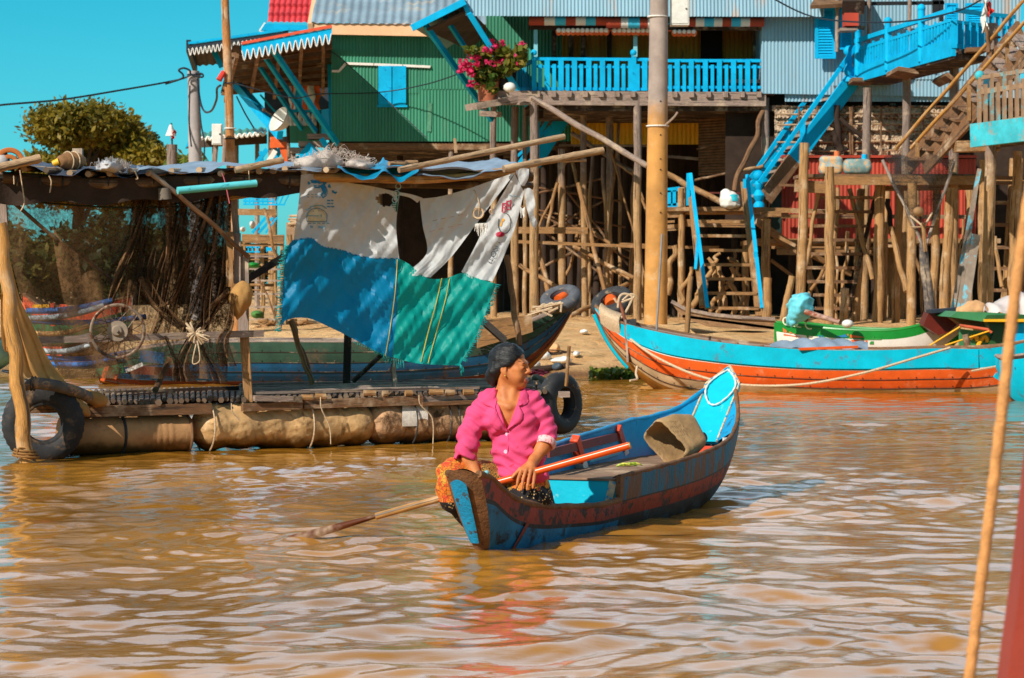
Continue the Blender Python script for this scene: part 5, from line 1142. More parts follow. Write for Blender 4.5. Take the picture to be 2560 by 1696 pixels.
# ---- driftwood, stumps and an old dugout lying below the stair
def driftwood():
    k = 0
    for (x0, y0, x1, y1, w, Y) in ((1230, 640, 1290, 770, 30, 53), (1270, 700, 1120, 960, 36, 52.6), (1300, 690, 1330, 980, 40, 53.4), (1380, 700, 1395, 1010, 36, 53), (1420, 730, 1340, 840, 26, 53.2), (1240, 990, 1300, 870, 30, 52.4), (1430, 860, 1450, 1010, 30, 52.9), (1330, 760, 1290, 1000, 34, 53.1), (1400, 600, 1440, 760, 22, 53.8), (1150, 880, 1190, 790, 26, 52.5), (1010, 560, 960, 880, 46, 53.2), (1120, 700, 1040, 960, 30, 52.8), (1310, 610, 1240, 700, 24, 53.5), (1360, 640, 1420, 680, 26, 53.7)):
        a = V('F', x0, y0, Y); b_ = V('F', x1, y1, Y-.2); s = Y/FP/2.6133; q = MB(); q.rod(a, b_, w*s/2*.8, w*s/2*1.1, 8, segs=6, bend=.06, jit=.25)
        o = q.build('driftwood', post_t, None, True, 60); tag(o, 'crooked muddy driftwood branch in the heap behind the plank stair', 'driftwood', 'driftwood heaped behind the plank stair'); k += 1
    def stump(lab, x0, y0, x1, y1, w, Y, m=post_t): tag(stilt(None, 'F', x0, y0, x1, y1, w, Y, m, name='stake'), lab, 'stake')
    stump('short cut-off stake standing right of the plank stair', 1618, 770, 1614, 1040, 58, 51)
    stump('leaning tapered log stake beside the tarpaulin-covered motor', 1778, 760, 1668, 1135, 46, 43)
    stump('slim stake leaning into the bow of the orange and blue boat', 1116, 760, 1045, 1155, 36, 35, wood_tan)
    o = T('old_dugout', 'old grey wooden dugout hull lying on the mud below the plank stair', 'boat', V('F', 1300, 1080, 46)); Y = 45.5
    a = [V('F', x, y, Y) for x, y in ((990, 925), (1080, 975), (1250, 1010), (1450, 1030), (1665, 1040))]; lo = [V('F', x, y, Y) for x, y in ((1010, 960), (1060, 1030), (1230, 1090), (1450, 1105), (1670, 1110))]
    b = MB()
    for i in range(4): b.hexa([lo[i], lo[i+1], lo[i+1]+Vector((0, .1, 0)), lo[i]+Vector((0, .1, 0)), a[i], a[i+1], a[i+1]+Vector((0, .1, 0)), a[i]+Vector((0, .1, 0))])
    b.build('side_board', mat('dugout_wood', rgb(176, 132, 92), .9, .35, 3, grain=True, bump=.5), o)
    b = MB(); b.slab(lo[1], lo[4], lo[4]+Vector((0, .9, 0)), lo[1]+Vector((0, .9, 0)), .05); b.build('bottom_board', wood_brown, o)
    b = MB()
    for i in range(4): b.beam(a[i], a[i+1], .08, .06)
    b.build('gunwale', wood_grey, o)
driftwood()
# ================================================================== floating raft hut in the middle distance
RAFT = T('raft_hut', 'floating bamboo raft hut with a low roof, netting walls and barrel floats', 'raft', (-2.4, 21.8, .1))
pole_dark = mat('dark_bamboo', rgb(112, 84, 60), .7, .35, 4, grain=True, bump=.3)
tarp_bl = mat('faded_blue_tarp', rgb(58, 68, 86), .6, .3, 3, bump=.3, bscale=25)
tarp_gr = mat('milky_plastic', rgb(150, 170, 190), .35, .25, 3, bump=.3, bscale=18, trans=.25)
tarp_cy = mat('bright_blue_tarp', rgb(10, 150, 196), .45, .3, 5, bump=.4, bscale=22, trans=.2)
def rbar(name, r, x0, y0, x1, y1, w, m, d0=0.0, d1=None, rnd=False, dep=None, segs=1, bend=0, w1=None, parent=RAFT, n=9):
    d1 = d0 if d1 is None else d1; k = CROP[r][2]; a, b = RV(r, x0, y0, d0), RV(r, x1, y1, d1)
    wa = w/k*a.y/FP; wb = (w1 or w)/k*b.y/FP; q = MB()
    if rnd: q.rod(a, b, wa/2, wb/2, n, segs=max(segs, 1), bend=bend, jit=.06 if bend else 0)
    else: q.beam(a, b, dep or wa*.5, wa, up=(0, 0, 1) if abs((b-a).normalized().z) < .8 else (1, 0, 0), w2=dep or wb*.5, h2=wb)
    return q.build(name, m, parent, rnd, 50)
def raft():
    # floor: cross slats on long poles
    def fp(px, z, d): Y = RY(px)+d; return Vector(((px-1280)*Y/FP, Y, z))
    b = MB()
    for i in range(92):
        px = 70+i*14.2; j = random.uniform(-.05, .07); b.rod(fp(px, .43+random.uniform(-.008, .012), -.02-j), fp(px, .44, 2.1), random.uniform(.018, .03), random.uniform(.014, .026), 6)
    b.build('deck_slats', mat('deck_slat', rgb(122, 98, 78), .85, .4, 5, grain=True, bump=.5), RAFT, True, 50)
    b = MB()
    for d, z in ((.15, .478), (.6, .482), (1.1, .48), (1.7, .48)):
        b.rod(fp(600, z, d), fp(1330, z, d+.06), .022, .018, 7, segs=8, bend=.012)
    b.build('deck_lath', wood_grey, RAFT, True)
    rbar('edge_lath', 'U', 60, 340, 2360, 285, 26, wood_grey, -.04, -.02, segs=1)
    for d, z in ((1.0, .36), (2.05, .36)):
        q = MB(); q.beam(fp(60, z, d), fp(1350, z, d), .07, .11); q.build('under_beam', wood_brown, RAFT)
    # front beams
    rbar('front_beam', 'H', 600, 938, 1500, 918, 76, wood_brown, -.05, -.05, dep=.06)
    rbar('front_beam', 'U', -60, 488, 545, 462, 78, wood_brown, -.09, -.09, dep=.05)
    rbar('front_beam', 'U', 560, 452, 1770, 412, 92, wood_brown, -.06, -.06, dep=.07)
    rbar('front_beam', 'U', 1770, 400, 2400, 384, 62, wood_grey, -.04, -.02, dep=.06); rbar('front_beam', 'U', 1770, 452, 2330, 430, 40, wood_brown, -.10, -.10, dep=.05)
    rbar('beam_block', 'U', 62, 392, 500, 402, 56, wood_grey, -.12, -.12, dep=.05); rbar('beam_block', 'U', 455, 400, 540, 404, 60, wood_dark, -.13, -.13, dep=.06)
    for x, y, L in ((600, 385, 62), (740, 375, 62), (1240, 340, 70), (1400, 345, 30), (1640, 342, 40), (1920, 330, 80), (2060, 335, 50), (2250, 330, 60)):
        p = RV('U', x, y, -.10); q = MB(); q.rod(p-Vector((L/4.08*p.y/FP*.9, 0, 0)), p+Vector((L/4.08*p.y/FP*.9, .02, 0)), .028, .024, 8); q.build('stick_end', wood_tan, RAFT, True)
    # shelf poles above deck level near the centre back
    rbar('back_board', 'H', 640, 850, 1250, 800, 26, wood_dark, .9, .9); rbar('back_board', 'H', 720, 810, 1740, 770, 30, wood_dark, 1.3, 1.3)
    # posts
    rbar('post', 'D', 12, 270, 40, 760, 46, wood_grey, .12, .12, dep=.05)
    rbar('post', 'D', 1520, 330, 1560, 780, 40, wood_grey, .18, .18, dep=.05)
    rbar('post', 'D', 1500, 600, 1500, 960, 44, wood_tan, .10, .10, dep=.03); rbar('post', 'D', 1550, 610, 1552, 940, 44, wood_grey, .12, .12, dep=.03); rbar('post', 'D', 1592, 760, 1590, 1320, 68, wood_grey, .14, .14, dep=.05)
    rbar('post', 'H', 1742, 400, 1772, 872, 62, wood_tan, -.02, -.02, dep=.05)
    rbar('post', 'E', 2000, 755, 2085, 1345, 40, wood_brown, .5, .3, rnd=True, segs=6, bend=.012); rbar('post', 'E', 968, 1215, 958, 1600, 48, wood_dark, 1.6, 1.6, dep=.08)
    rbar('post', 'E', 1262, 1400, 1272, 1610, 36, wood_grey, .3, .3, rnd=True, segs=4, bend=.008)
    rbar('stick', 'E', 590, 1180, 735, 1600, 36, wood_tan, 1.1, .9, rnd=True, segs=7, bend=.02); rbar('stick', 'E', 1005, 1575, 1190, 1400, 32, wood_dark, 1.5, 1.1, rnd=True)
    rbar('stick', 'E', 1845, 1182, 1992, 1312, 46, wood_grey, 1.4, 1.6); rbar('stick', 'E', 310, 912, 545, 765, 42, wood_dark, .16, .3, dep=.03)
    rbar('stick', 'H', 1210, 565, 1105, 790, 44, wood_brown, .9, .6, rnd=True); rbar('stick', 'H', 2075, 285, 2225, 735, 34, wood_brown, 1.2, 1.0, rnd=True, segs=6, bend=.015)
    # rail plank along the front
    rbar('front_rail', 'H', 240, 432, 1876, 382, 48, wood_grey, -.05, -.05, dep=.03)
    # roof: poles, matting, battens
    pts = [RV('D', x, y, -.02) for x, y in ((10, 245), (300, 262), (700, 284), (1100, 270), (1500, 262), (1970, 265))]
    b = MB(); b.tube(catmull(pts, 20), .05, 10); b.build('roof_pole', pole_dark, RAFT, True, 60)
    pts = [RV('B', x, y, -.02) for x, y in ((-60, 1160), (300, 1165), (700, 1172), (1150, 1130), (1330, 1120))]
    b = MB(); b.tube(catmull(pts, 14), .042, 10); b.build('roof_pole', bamboo_y, RAFT, True, 60)
    for i in range(13):
        p = RV('D', 110+i*148, 268+8*math.sin(i*.7), -.02); b = MB(); b.torus(p, (1, .3, 0), .054, .008, 14, 5); b.build('binding', black_rub, RAFT, True)
    def roofp(px, d, dz=0): Y = RY(px)+d; y = 432+22*math.sin(px/190+.4)*.3-.010*(px-300); return Vector(((px-1280)*Y/FP, Y, HC-(y-YH)*RY(px)/FP+dz+.05*math.sin(d*1.6)))
    b = MB(); b.grid(lambda u, v: roofp(-10+u*1330, -.12+v*2.2, .012*math.sin(u*60)), 90, 8); b.build('roof_matting', mat('roof_matting', rgb(74, 54, 40), .95, .4, 6, bump=.6), RAFT, True)
    b = MB(); b.grid(lambda u, v: Vector((roofp(-10+u*760, -.06).x, roofp(-10+u*760, -.06).y+.03*math.sin(u*40), roofp(-10+u*760, 0).z-.03-.20*v-.02*math.sin(u*23)*v)), 60, 4); b.build('hanging_mat', mat('hanging_mat', rgb(62, 46, 36), .95, .3, 6, bump=.5), RAFT, True)
    for i, d in enumerate((.5, 1.2, 2.0)): q = MB(); q.tube([roofp(-10+k*134, d, -.06) for k in range(11)], .04, 8); q.build('roof_pole', pole_dark, RAFT, True)
    for k, (x, y) in enumerate(((155, 1102), (300, 1112), (455, 1132), (575, 1138), (715, 1134), (850, 1120), (968, 1132), (1118, 1118), (1300, 1112), (1440, 1135), (1570, 1112), (1690, 1120), (1780, 1118), (1860, 1105), (1985, 1122), (2130, 1110))):
        p = RV('A', x, y, -.16); q = MB(); q.rod(p, p+Vector((.1, 2.3, .08)), .026, .026, 8); q.build('batten', bamboo, RAFT, True)
    # diagonal stays
    rbar('stay', 'D', 20, 355, 500, 760, 26, pole_dark, .05, .3, rnd=True, segs=4, bend=.01); rbar('stay', 'D', 470, 700, 810, 985, 26, pole_dark, .35, .8, rnd=True)
    rbar('stay', 'D', 965, 208, 1160, 355, 34, wood_grey, -.14, -.1, rnd=True, segs=3, bend=.008); rbar('stay', 'D', 1160, 355, 1625, 765, 32, wood_brown, -.1, -.02, rnd=True, segs=5, bend=.012)
    # roof covers
    def sheet(name, r, top, bot, d0, d1, m, wr=.02, n=40):
        A = [RV(r, x, y, d1) for x, y in top]; B = [RV(r, x, y, d0) for x, y in bot]; A = catmull(A, n); B = catmull(B, n)
        b = MB(); b.grid(lambda u, v: B[int(round(u*n))].lerp(A[int(round(u*n))], v)+Vector((0, 0, wr*math.sin(u*13+v*5)+wr*.45*math.sin(u*37-v*9)+.02*math.sin(PI*v))), n, 10); return b.build(name, m, RAFT, True)
    sheet('roof_sheet', 'A', [(-10, 1100), (200, 1078), (400, 1082), (640, 1090), (900, 1096), (980, 1100)], [(-10, 1120), (200, 1098), (420, 1140), (600, 1118), (800, 1145), (980, 1120)], -.2, 1.6, tarp_bl)
    sheet('roof_sheet', 'A', [(900, 1095), (1250, 1080), (1450, 1070), (1700, 1066), (1950, 1085), (2130, 1092)], [(890, 1135), (1000, 1108), (1300, 1120), (1500, 1098), (1800, 1092), (2100, 1120)], -.2, 1.6, tarp_gr)
    sheet('roof_sheet', 'B', [(560, 1085), (760, 1066), (1000, 1052), (1130, 1038), (1230, 1060), (1330, 1085)], [(640, 1150), (780, 1160), (950, 1165), (1100, 1130), (1230, 1110), (1330, 1100)], -.2, 1.2, tarp_gr, .012)
    sheet('roof_sheet', 'B', [(110, 1096), (250, 1075), (360, 1070), (410, 1036), (450, 1062), (640, 1070)], [(115, 1100), (200, 1150), (330, 1166), (430, 1130), (520, 1180), (645, 1120)], -.25, .7, tarp_cy, .014)
raft()
# ---- floats under the raft
def floats():
    c = 0
    o = T('float_barrel', 'tan ribbed oil drum lying under the left end of the raft as a float', 'barrel', RV('H', 950, 1240)); a, b_ = RV('H', 440, 1112, .10), RV('H', 1322, 1098, .10); r_ = 140/2.851*a.y/FP
    n = 60; pts = [a.lerp(b_, i/n) for i in range(n+1)]; L = (b_-a).length
    rd = []
    for i in range(n+1):
        x = 440+i/n*882; q = 0
        for rx in (1040, 1085, 1130, 1175): q += .045*math.exp(-((x-rx)/13)**2)
        rd.append(r_*(1+q)*(1 if i < n-1 else .985))
    q = MB(); q.tube(pts, rd, 40); q.build('drum_body', mat('muddy_drum', rgb(186, 138, 90), .7, .3, 3, chip=rgb(112, 80, 56), chip_amt=.08, chip_scale=4.5, bump=.35, soft=.2, flood=(.085, .05, rgb(92, 62, 20), .16)), o, True, 60)
    q = MB(); q.torus(b_, b_-a, r_*.99, .012, 40, 6); q.build('rim', wood_brown, o, True); q = MB(); p = a.lerp(b_, .46); q.torus(p, b_-a, r_*1.01, .012, 40, 6); q.build('band', black_rub, o, True)
    for k, (x0, x1, cy, hh, lab, nm, m, seed) in enumerate(((490, 918, 1067, 54, 'tan plastic-wrapped bundle float roped under the middle of the raft', 'bundle', mat('muddy_wrap', rgb(206, 164, 112), .4, .3, 5, chip=rgb(104, 74, 40), chip_amt=.12, chip_scale=6, bump=.7, bscale=20, soft=.22, flood=(.085, .05, rgb(92, 62, 20), .16)), 1),
          (922, 1340, 1056, 50, 'netted brown bundle float under the right end of the raft', 'bundle', mat('netted_wrap', rgb(196, 152, 112), .8, .4, 6, chip=rgb(84, 56, 30), chip_amt=.14, chip_scale=7, bump=.9, bscale=45, soft=.2, flood=(.085, .05, rgb(92, 62, 20), .16)), 2))):
        p0, p1 = W(x0, cy, RY(x0)+.12), W(x1, cy-6, RY(x1)+.12); s = p0.y/FP; r_ = hh*s*1.14; dv = (p1-p0).normalized()
        lo = np.minimum(p0, p1)-.35; hi = np.maximum(p0, p1)+.35; F = Field(lo, hi, .016)
        nseg = 6; F.cap(tuple(p0+dv*r_*.75), tuple(p1-dv*r_*.75), r_*.90, r_*.84, k=0)
        for i in range(nseg):
            u = (i+.5)/nseg; c_ = p0+dv*((p1-p0).length*u); F.ell(c_+Vector((0, random.uniform(-.03, .02), random.uniform(-.02, .025))), ((p1-p0).length/nseg*random.uniform(.5, .8), r_*random.uniform(.85, 1.0), r_*random.uniform(.86, 1.04)), k=.06)
        F.warp(lambda X, Y_, Z: .014*sn(X, Y_, Z, 11, seed)+.016*np.abs(sn(X*.6+.5*Z, Y_, Z, 20, seed+7))+.006*sn(X, Y_, Z, 60, seed+3))
        o = T('float_bundle', lab, 'float', (p0+p1)/2); F.build('wrapped_body', m, o)
        if k == 0:
            q = MB()
            def fn(u, v):
                p = p0.lerp(p1, .27+.44*u); a_ = .15+.62*v; return p+Vector((0, -(r_+.02)*math.sin(a_), (r_+.025)*math.cos(a_)+.01*math.sin(u*19)))
            q.grid(fn, 20, 10); q.build('wrap_sheet', mat('pale_wrap', rgb(216, 178, 136), .4, .2, 6, bump=.4), o, True)
        else:
            q = MB(); q.grid(lambda u, v: p0.lerp(p1, .20+.15*u)+Vector((0, -(r_+.02)*math.sin(.7+1.0*v), (r_+.022)*math.cos(.7+1.0*v))), 8, 8); q.build('white_patch', mat('white_netting', rgb(226, 214, 200), .8, .2, 30, bump=.6, bscale=120), o, True)
        for u in ((.05, .62) if k == 0 else (.22, .42, .47)):
            p = p0.lerp(p1, u); q = MB(); q.torus(p, dv, r_+.022, .007, 36, 5); q.build('lashing', rope_m if k == 0 else black_rub, o, True)
floats()
def tyre(name, lab, c, ax, Ro, r, m=black_rub, sq=1.0, rim=None, n=72, group=None):
    o = T(name, lab, 'tyre', c, group); b = MB(); b.torus(c, ax, Ro-r, r, n, 20, sq=sq, tread=.07); b.build('tyre_casing', m, o, True, 50)
    ax_ = Vector(ax).normalized(); b = MB()
    for s_ in (1, -1): b.torus(Vector(c)+ax_*r*sq*.72*s_, ax, Ro-r*1.75, r*.16, 48, 8)
    b.build('bead', m, o, True); return o
tyre('car_tyre', 'large worn tyre hanging half in the water behind the tall bamboo stake', RV('H', 308, 1022, -.2), (.25, -1, .02), .335, .098, mat('muddy_tyre', rgb(44, 43, 44), .75, .5, 6, chip=rgb(150, 112, 74), chip_amt=.10, chip_scale=5, bump=.4, soft=.25), 1.15)
def old_tyre():
    o = T('motorcycle_tyre', 'thin old tyre lying flat on top of the large worn tyre', 'tyre', RV('H', 400, 800, -.1)); b = MB()
    pts = [RV('H', x, y, d) for x, y, d in ((150, 760, -.42), (240, 738, -.44), (380, 752, -.40), (520, 790, -.34), (620, 830, -.2), (655, 860, -.05), (620, 870, .1), (500, 830, .22), (350, 790, .2), (220, 760, .05), (150, 760, -.2))]
    b.tube(catmull(pts, 60), .048, 12); b.build('tyre_casing', mat('grey_tyre', rgb(98, 92, 88), .8, .4, 8, chip=rgb(150, 120, 92), chip_amt=.08), o, True)
    q = MB(); p = RV('H', 235, 740, -.44)
    for dx in (-.01, .014): q.torus(p+Vector((dx, 0, 0)), (1, 0, -.1), .056, .007, 18, 5)
    q.build('tie', black_rub, o, True)
old_tyre()
tyre('car_tyre', 'black tyre standing upright against the right end of the raft behind the woman', V('I', 890, 492, 23.5), (.80, -.60, .05), .285, .075, mat('clean_tyre', rgb(44, 44, 46), .65, .3, 8, chip=rgb(118, 100, 80), chip_amt=.02), 1.05)
def tyre_stick():
    o = tag(bar(None, 'stick', 'I', 948, 118, 928, 378, 24, 23.2, wood_tan, 23.3, rnd=True, segs=4, bend=.006), 'thin upright stick standing beside the black tyre on the right end of the raft', 'stick')
    o = tag(bar(None, 'wood_block', 'I', 878, 434, 952, 434, 36, 23.15, wood_grey, dep=.12), 'small grey wood block wedged inside the upright black tyre', 'block')
    cloth('cloth', 'crumpled coral pink cloth on the raft beside the woman\'s face', 'cloth', 'I', [(690, 330), (830, 300), (760, 270), (690, 275)], 23.9, mat('coral_cloth', rgb(222, 76, 92), .85, .25, 9, bump=.3), .08)
    b = MB()
    for i in range(9): b.curve([V('I', 700+i*8, 330, 23.8), V('I', 740+i*7, 315+i*4, 23.7), V('I', 770+i*3, 350+i*5, 23.7)], .02, 6, 10)
    tag(b.build('rope_coil', mat('grey_rope', rgb(132, 118, 104), .9, .3), None, True), 'grey coiled rope under the coral pink cloth', 'rope')
tyre_stick()
# ---- bamboo stake driven in at the left end
def stake():
    o = T('bamboo_stake', 'tall golden bamboo stake standing in the water at the left end of the raft', 'stake', RV('H', 190, 1270, -.55)); a, b_ = RV('H', 0, -400, -.5), RV('H', 196, 1330, -.62)
    n = 24; q = MB(); q.tube([a.lerp(b_, i/n)+Vector((.012*math.sin(i*1.1), 0, 0)) for i in range(n+1)], [.048+.0006*i+(.006 if i % 4 == 0 else 0) for i in range(n+1)], 12)
    q.build('stake_pole', bamboo_y, o, True, 60)
    q = MB()
    for i, (x, y) in enumerate(((176, 1215), (180, 1235), (184, 1255))): q.torus(RV('H', x, y, -.61), (.1, 0, 1), .08+.012*i, .009, 24, 6)
    q.curve([RV('H', x, y, -.66) for x, y in ((120, 1270), (125, 1215), (150, 1200), (215, 1215), (225, 1240))], .009); q.build('lashing', mat('wet_rope', rgb(150, 104, 50), .7), o, True)
    q = MB(); q.torus(RV('H', 84, 660, -.5), (.2, 0, 1), .075, .008, 20, 6); q.build('tie', cable_m, o, True)
stake()
# ---- things kept on the raft
def pipe(name, lab, r, x0, y0, x1, y1, rad, m, d0, d1, grp=None, hollow=None, sag=0.0, bambooish=False):
    a, b_ = RV(r, x0, y0, d0), RV(r, x1, y1, d1); q = MB(); n = 14
    pts = [a.lerp(b_, i/n)+Vector((0, 0, -sag*math.sin(PI*i/n))) for i in range(n+1)]
    q.tube(pts, [rad*(1+(.10 if bambooish and i % 3 == 1 else 0)) for i in range(n+1)], 14)
    o = T(name, lab, 'pipe' if not bambooish else 'bamboo pole', a, grp); q.build('tube_wall', m, o, True, 60)
    if hollow:
        dv = (b_-a).normalized(); q = MB(); q.rod(b_+dv*.001, b_+dv*.003, rad*.78, rad*.78, 16); q.build('bore', mat('bore_dark', rgb(20, 22, 24), .9), o)
        if not bambooish: q = MB(); q.torus(b_, dv, rad*.9, rad*.12, 20, 6); q.build('lip', m, o, True)
    return o
cyan_pipe = mat('turquoise_pipe', rgb(96, 206, 214), .4, .12, 4, bump=.05, chip=rgb(60, 160, 170), chip_amt=.02)
pipe('plastic_pipe', 'turquoise plastic pipe hanging below the front edge of the raft roof', 'D', 1160, 332, 1672, 284, .031, cyan_pipe, -.28, -.34, hollow=True)
pipe('bamboo_pole', 'longer upper bamboo pole sticking out to the right from the raft roof', 'B', 515, 1112, 1595, 893, .026, bamboo, -.3, -.2, 'bamboo poles on the raft roof', True, 0, True)
pipe('bamboo_pole', 'lower thick bamboo pole with a hollow end sticking out right of the patchwork sheet', 'B', 1200, 1105, 1848, 983, .032, bamboo, -.3, -.35, 'bamboo poles on the raft roof', True, 0, True)
pipe('bamboo_pole', 'short bamboo end lying on the left corner of the raft roof', 'A', -60, 1110, 262, 1036, .036, bamboo, -.3, -.35, 'bamboo poles on the raft roof', False, 0, True)
pipe('bamboo_pole', 'short bamboo piece tied on the roof edge above the turquoise pipe', 'A', 1535, 1112, 1850, 1046, .027, bamboo, -.25, -.3, 'bamboo poles on the raft roof', True, 0, True)
pipe('bamboo_pole', 'thin bamboo end poking out below the roof beside the grey post', 'D', 1430, 388, 1722, 346, .024, bamboo, .2, .0, 'bamboo poles on the raft roof', True, 0, True)
tag(rbar('twig', 'L', 880, 800, 1118, 790, 24, bamboo, -.3, -.3, rnd=True, segs=5, bend=.01, parent=None), 'knobbly twig hanging under the lower thick bamboo pole', 'twig')
bp = mat('mid_blue_pipe', rgb(70, 130, 206), .5, .15, 4, bump=.05); gp = mat('pale_pipe', rgb(180, 190, 196), .5, .15, 4, bump=.05)
for (x0, y0, x1, y1, r_, m, lab) in ((185, 222, 800, 148, .026, bp, 'topmost blue pipe behind the net, bent up at its right end'), (205, 275, 740, 185, .026, gp, 'pale grey pipe just below the topmost blue pipe'), (225, 293, 1040, 262, .024, bp, 'blue pipe passing behind the hub of the bicycle wheel'), (290, 505, 640, 462, .024, gp, 'pale blue-grey pipe just below the front rail of the raft'),
        (330, 555, 900, 518, .022, bp, 'blue pipe crossing behind the lower rim of the bicycle wheel'), (365, 600, 840, 555, .024, bp, 'lowest blue pipe behind the net near the deck'), (370, 612, 900, 575, .018, gp, 'thin white pipe under the lowest blue pipe'), (250, 380, 640, 328, .022, bamboo_y, 'golden bamboo rod among the pipes above the rail'), (280, 402, 640, 392, .018, gp, 'thin pale pipe resting on the front rail of the raft')):
    pipe('long_pipe', lab, 'H', x0, y0, x1, y1, r_, m, .5, .3, 'long pipes stored behind the net', False, .03)
def wheel():
    o = T('bicycle_wheel', 'bare bicycle wheel with spokes and a drum hub hanging on the front rail', 'wheel', RV('H', 838, 372, -.2)); c = RV('H', 838, 366, -.16); Ro = 198/2.851*c.y/FP; ax = Vector((.10, -1, .05)).normalized(); st = mat('dull_steel', rgb(132, 112, 94), .55, .35, 12, metal=.4, chip=rgb(92, 58, 36), chip_amt=.12, chip_scale=18, bump=.2)
    b = MB(); b.torus(c, ax, Ro-.012, .014, 72, 10, sq=.9); b.torus(c-ax*.02, ax, Ro-.012, .006, 60, 6); b.build('rim', st, o, True)
    b = MB(); b.rod(c-ax*.04, c+ax*.035, .085, .085, 24); b.rod(c+ax*.035, c+ax*.06, .05, .035, 20); b.rod(c-ax*.12, c+ax*.10, .012, .012, 10); b.build('hub', mat('hub_alloy', rgb(146, 128, 110), .6, .3, 8), o, True, 50)
    x = ax.orthogonal().normalized(); y = ax.cross(x); b = MB()
    for i in range(32):
        a = 2*PI*i/32; a2 = a+(.5 if i % 2 else -.5); b.rod(c+(x*math.cos(a)+y*math.sin(a))*.08+ax*(.03 if i % 4 < 2 else -.03), c+(x*math.cos(a2)+y*math.sin(a2))*(Ro-.015), .0028, .0028, 4)
    b.build('spokes', st, o)
wheel()
def roof_things():
    o = T('wrapped_float', 'brown cloth-wrapped bottle float lying on the raft roof', 'float', RV('A', 465, 1085, .2)); a, b_ = RV('A', 385, 1056, .1), RV('A', 545, 1052, .2)
    q = MB(); n = 14; q.tube([a.lerp(b_, i/n) for i in range(n+1)], [.075*(math.sin(PI*min(1, max(.06, (i+.6)/(n+1.2))))**.35)*(1+.04*math.sin(i*1.9)) for i in range(n+1)], 16); q.build('wrapped_body', mat('brown_cloth', rgb(150, 106, 66), .8, .35, 8, bump=.5), o, True, 70)
    q = MB(); q.rod(a-Vector((.05, 0, .02)), a, .025, .03, 10); q.build('lid', mat('yellow_paint', rgb(232, 178, 40), .5), o, True); q = MB()
    for t_ in (.35, .6): q.torus(a.lerp(b_, t_), b_-a, .08, .005, 20, 5)
    q.build('string', rope_m, o, True)
    tag(rbar('wood_block', 'A', 508, 1075, 508, 972, 62, wood_grey, .5, .5, dep=.07, parent=None), 'short grey timber stub sticking up behind the wrapped float on the roof', 'block')
    o = T('line_reel', 'orange-brown line reel half hidden at the left corner of the raft roof', 'reel', RV('A', 62, 1090, .1)); c = RV('A', 62, 1064, .1); q = MB(); q.torus(c, (.2, -1, .1), .105, .022, 30, 8); q.torus(c, (.2, -1, .1), .05, .02, 20, 8); q.build('spool_ring', mat('orange_reel', rgb(196, 110, 44), .6, .25), o, True); q = MB()
    for i in range(4): a = i*PI/2+.4; q.rod(c, c+Vector((math.cos(a)*.1, .02, math.sin(a)*.1)), .012)
    q.build('spoke', wood_dark, o)
    tag(MB().ball(RV('A', 8, 1058, .15), (.07, .07, .07), 12, 8).build('float_ball', mat('pale_float', rgb(190, 180, 176), .6), None, True), 'pale round float beside the orange-brown line reel', 'float')
    # heaps of pale net
    def heap(lab, r, x0, x1, yb, yt, nm, m, ns, d=.3, seed=4):
        a, b_ = RV(r, x0, yb, d), RV(r, x1, yb, d); h = (yb-yt)/CROP[r][2]*a.y/FP; w = (b_-a).length
        o = T('net_heap', lab, 'fishing net', (a+b_)/2); F = Field((a.x-.15, min(a.y, b_.y)-.5, a.z-.1), (b_.x+.15, max(a.y, b_.y)+.5, a.z+h*1.25), .02 if w > .5 else .012); r_ = random.Random(seed)
        for i in range(ns):
            u = r_.random(); p = a.lerp(b_, u); hh = h*(.35+.65*math.sin(PI*min(.98, u+.06))**1.1)*r_.uniform(.6, 1); F.ell((p.x, p.y+r_.uniform(-.2, .2), a.z+hh*.45), (w*.10*r_.uniform(.7, 1.3), .16, hh*.55), k=.05)
        F.warp(lambda X, Y_, Z: .012*sn(X, Y_, Z, 28, 1)+.008*sn(X, Y_, Z, 70, 6)); F.build('net_body', m, o, 1)
        q = MB()
        for i in range(120):
            u = r_.random(); p = a.lerp(b_, u); z = a.z+h*(.3+.7*math.sin(PI*u))*r_.uniform(.55, 1.02); c = Vector((p.x, p.y+r_.uniform(-.25, .1), z)); v1, v2 = [Vector((r_.gauss(0, 1), r_.gauss(0, .7), r_.gauss(0, .8)))*h*.20 for _ in 'ab']
            q.curve([c, c+v1+Vector((0, -.04, .04)), c+v1+v2, c+v2], .0022, 4, 8)
        q.build('loose_strands', m, o, True)
    netw = mat('pale_net', rgb(242, 226, 214), .9, .12, 30, bump=.9, bscale=160, trans=.4)
    heap('large fluffy heap of pale fishing net on the raft roof', 'B', -140, 330, 1100, 985, 'heap', netw, 26, .35, 4)
    heap('small scrap of white net on the dark blue roof sheet', 'A', 650, 850, 1108, 1064, 'scrap', mat('white_net', rgb(206, 204, 206), .8, .2, 30, bump=.6, trans=.2), 9, -.05, 9)
    b = MB(); tag(rbar('bark_bundle', 'B', 450, 1070, 635, 1062, 30, mat('pale_driftwood', rgb(196, 152, 110), .9, .35, 5, grain=True, bump=.6), -.1, -.1, rnd=True, segs=6, bend=.02, parent=None), 'bundle of pale bark lying on the roof between the blue tarp and the bamboo pole', 'bark')
roof_things()
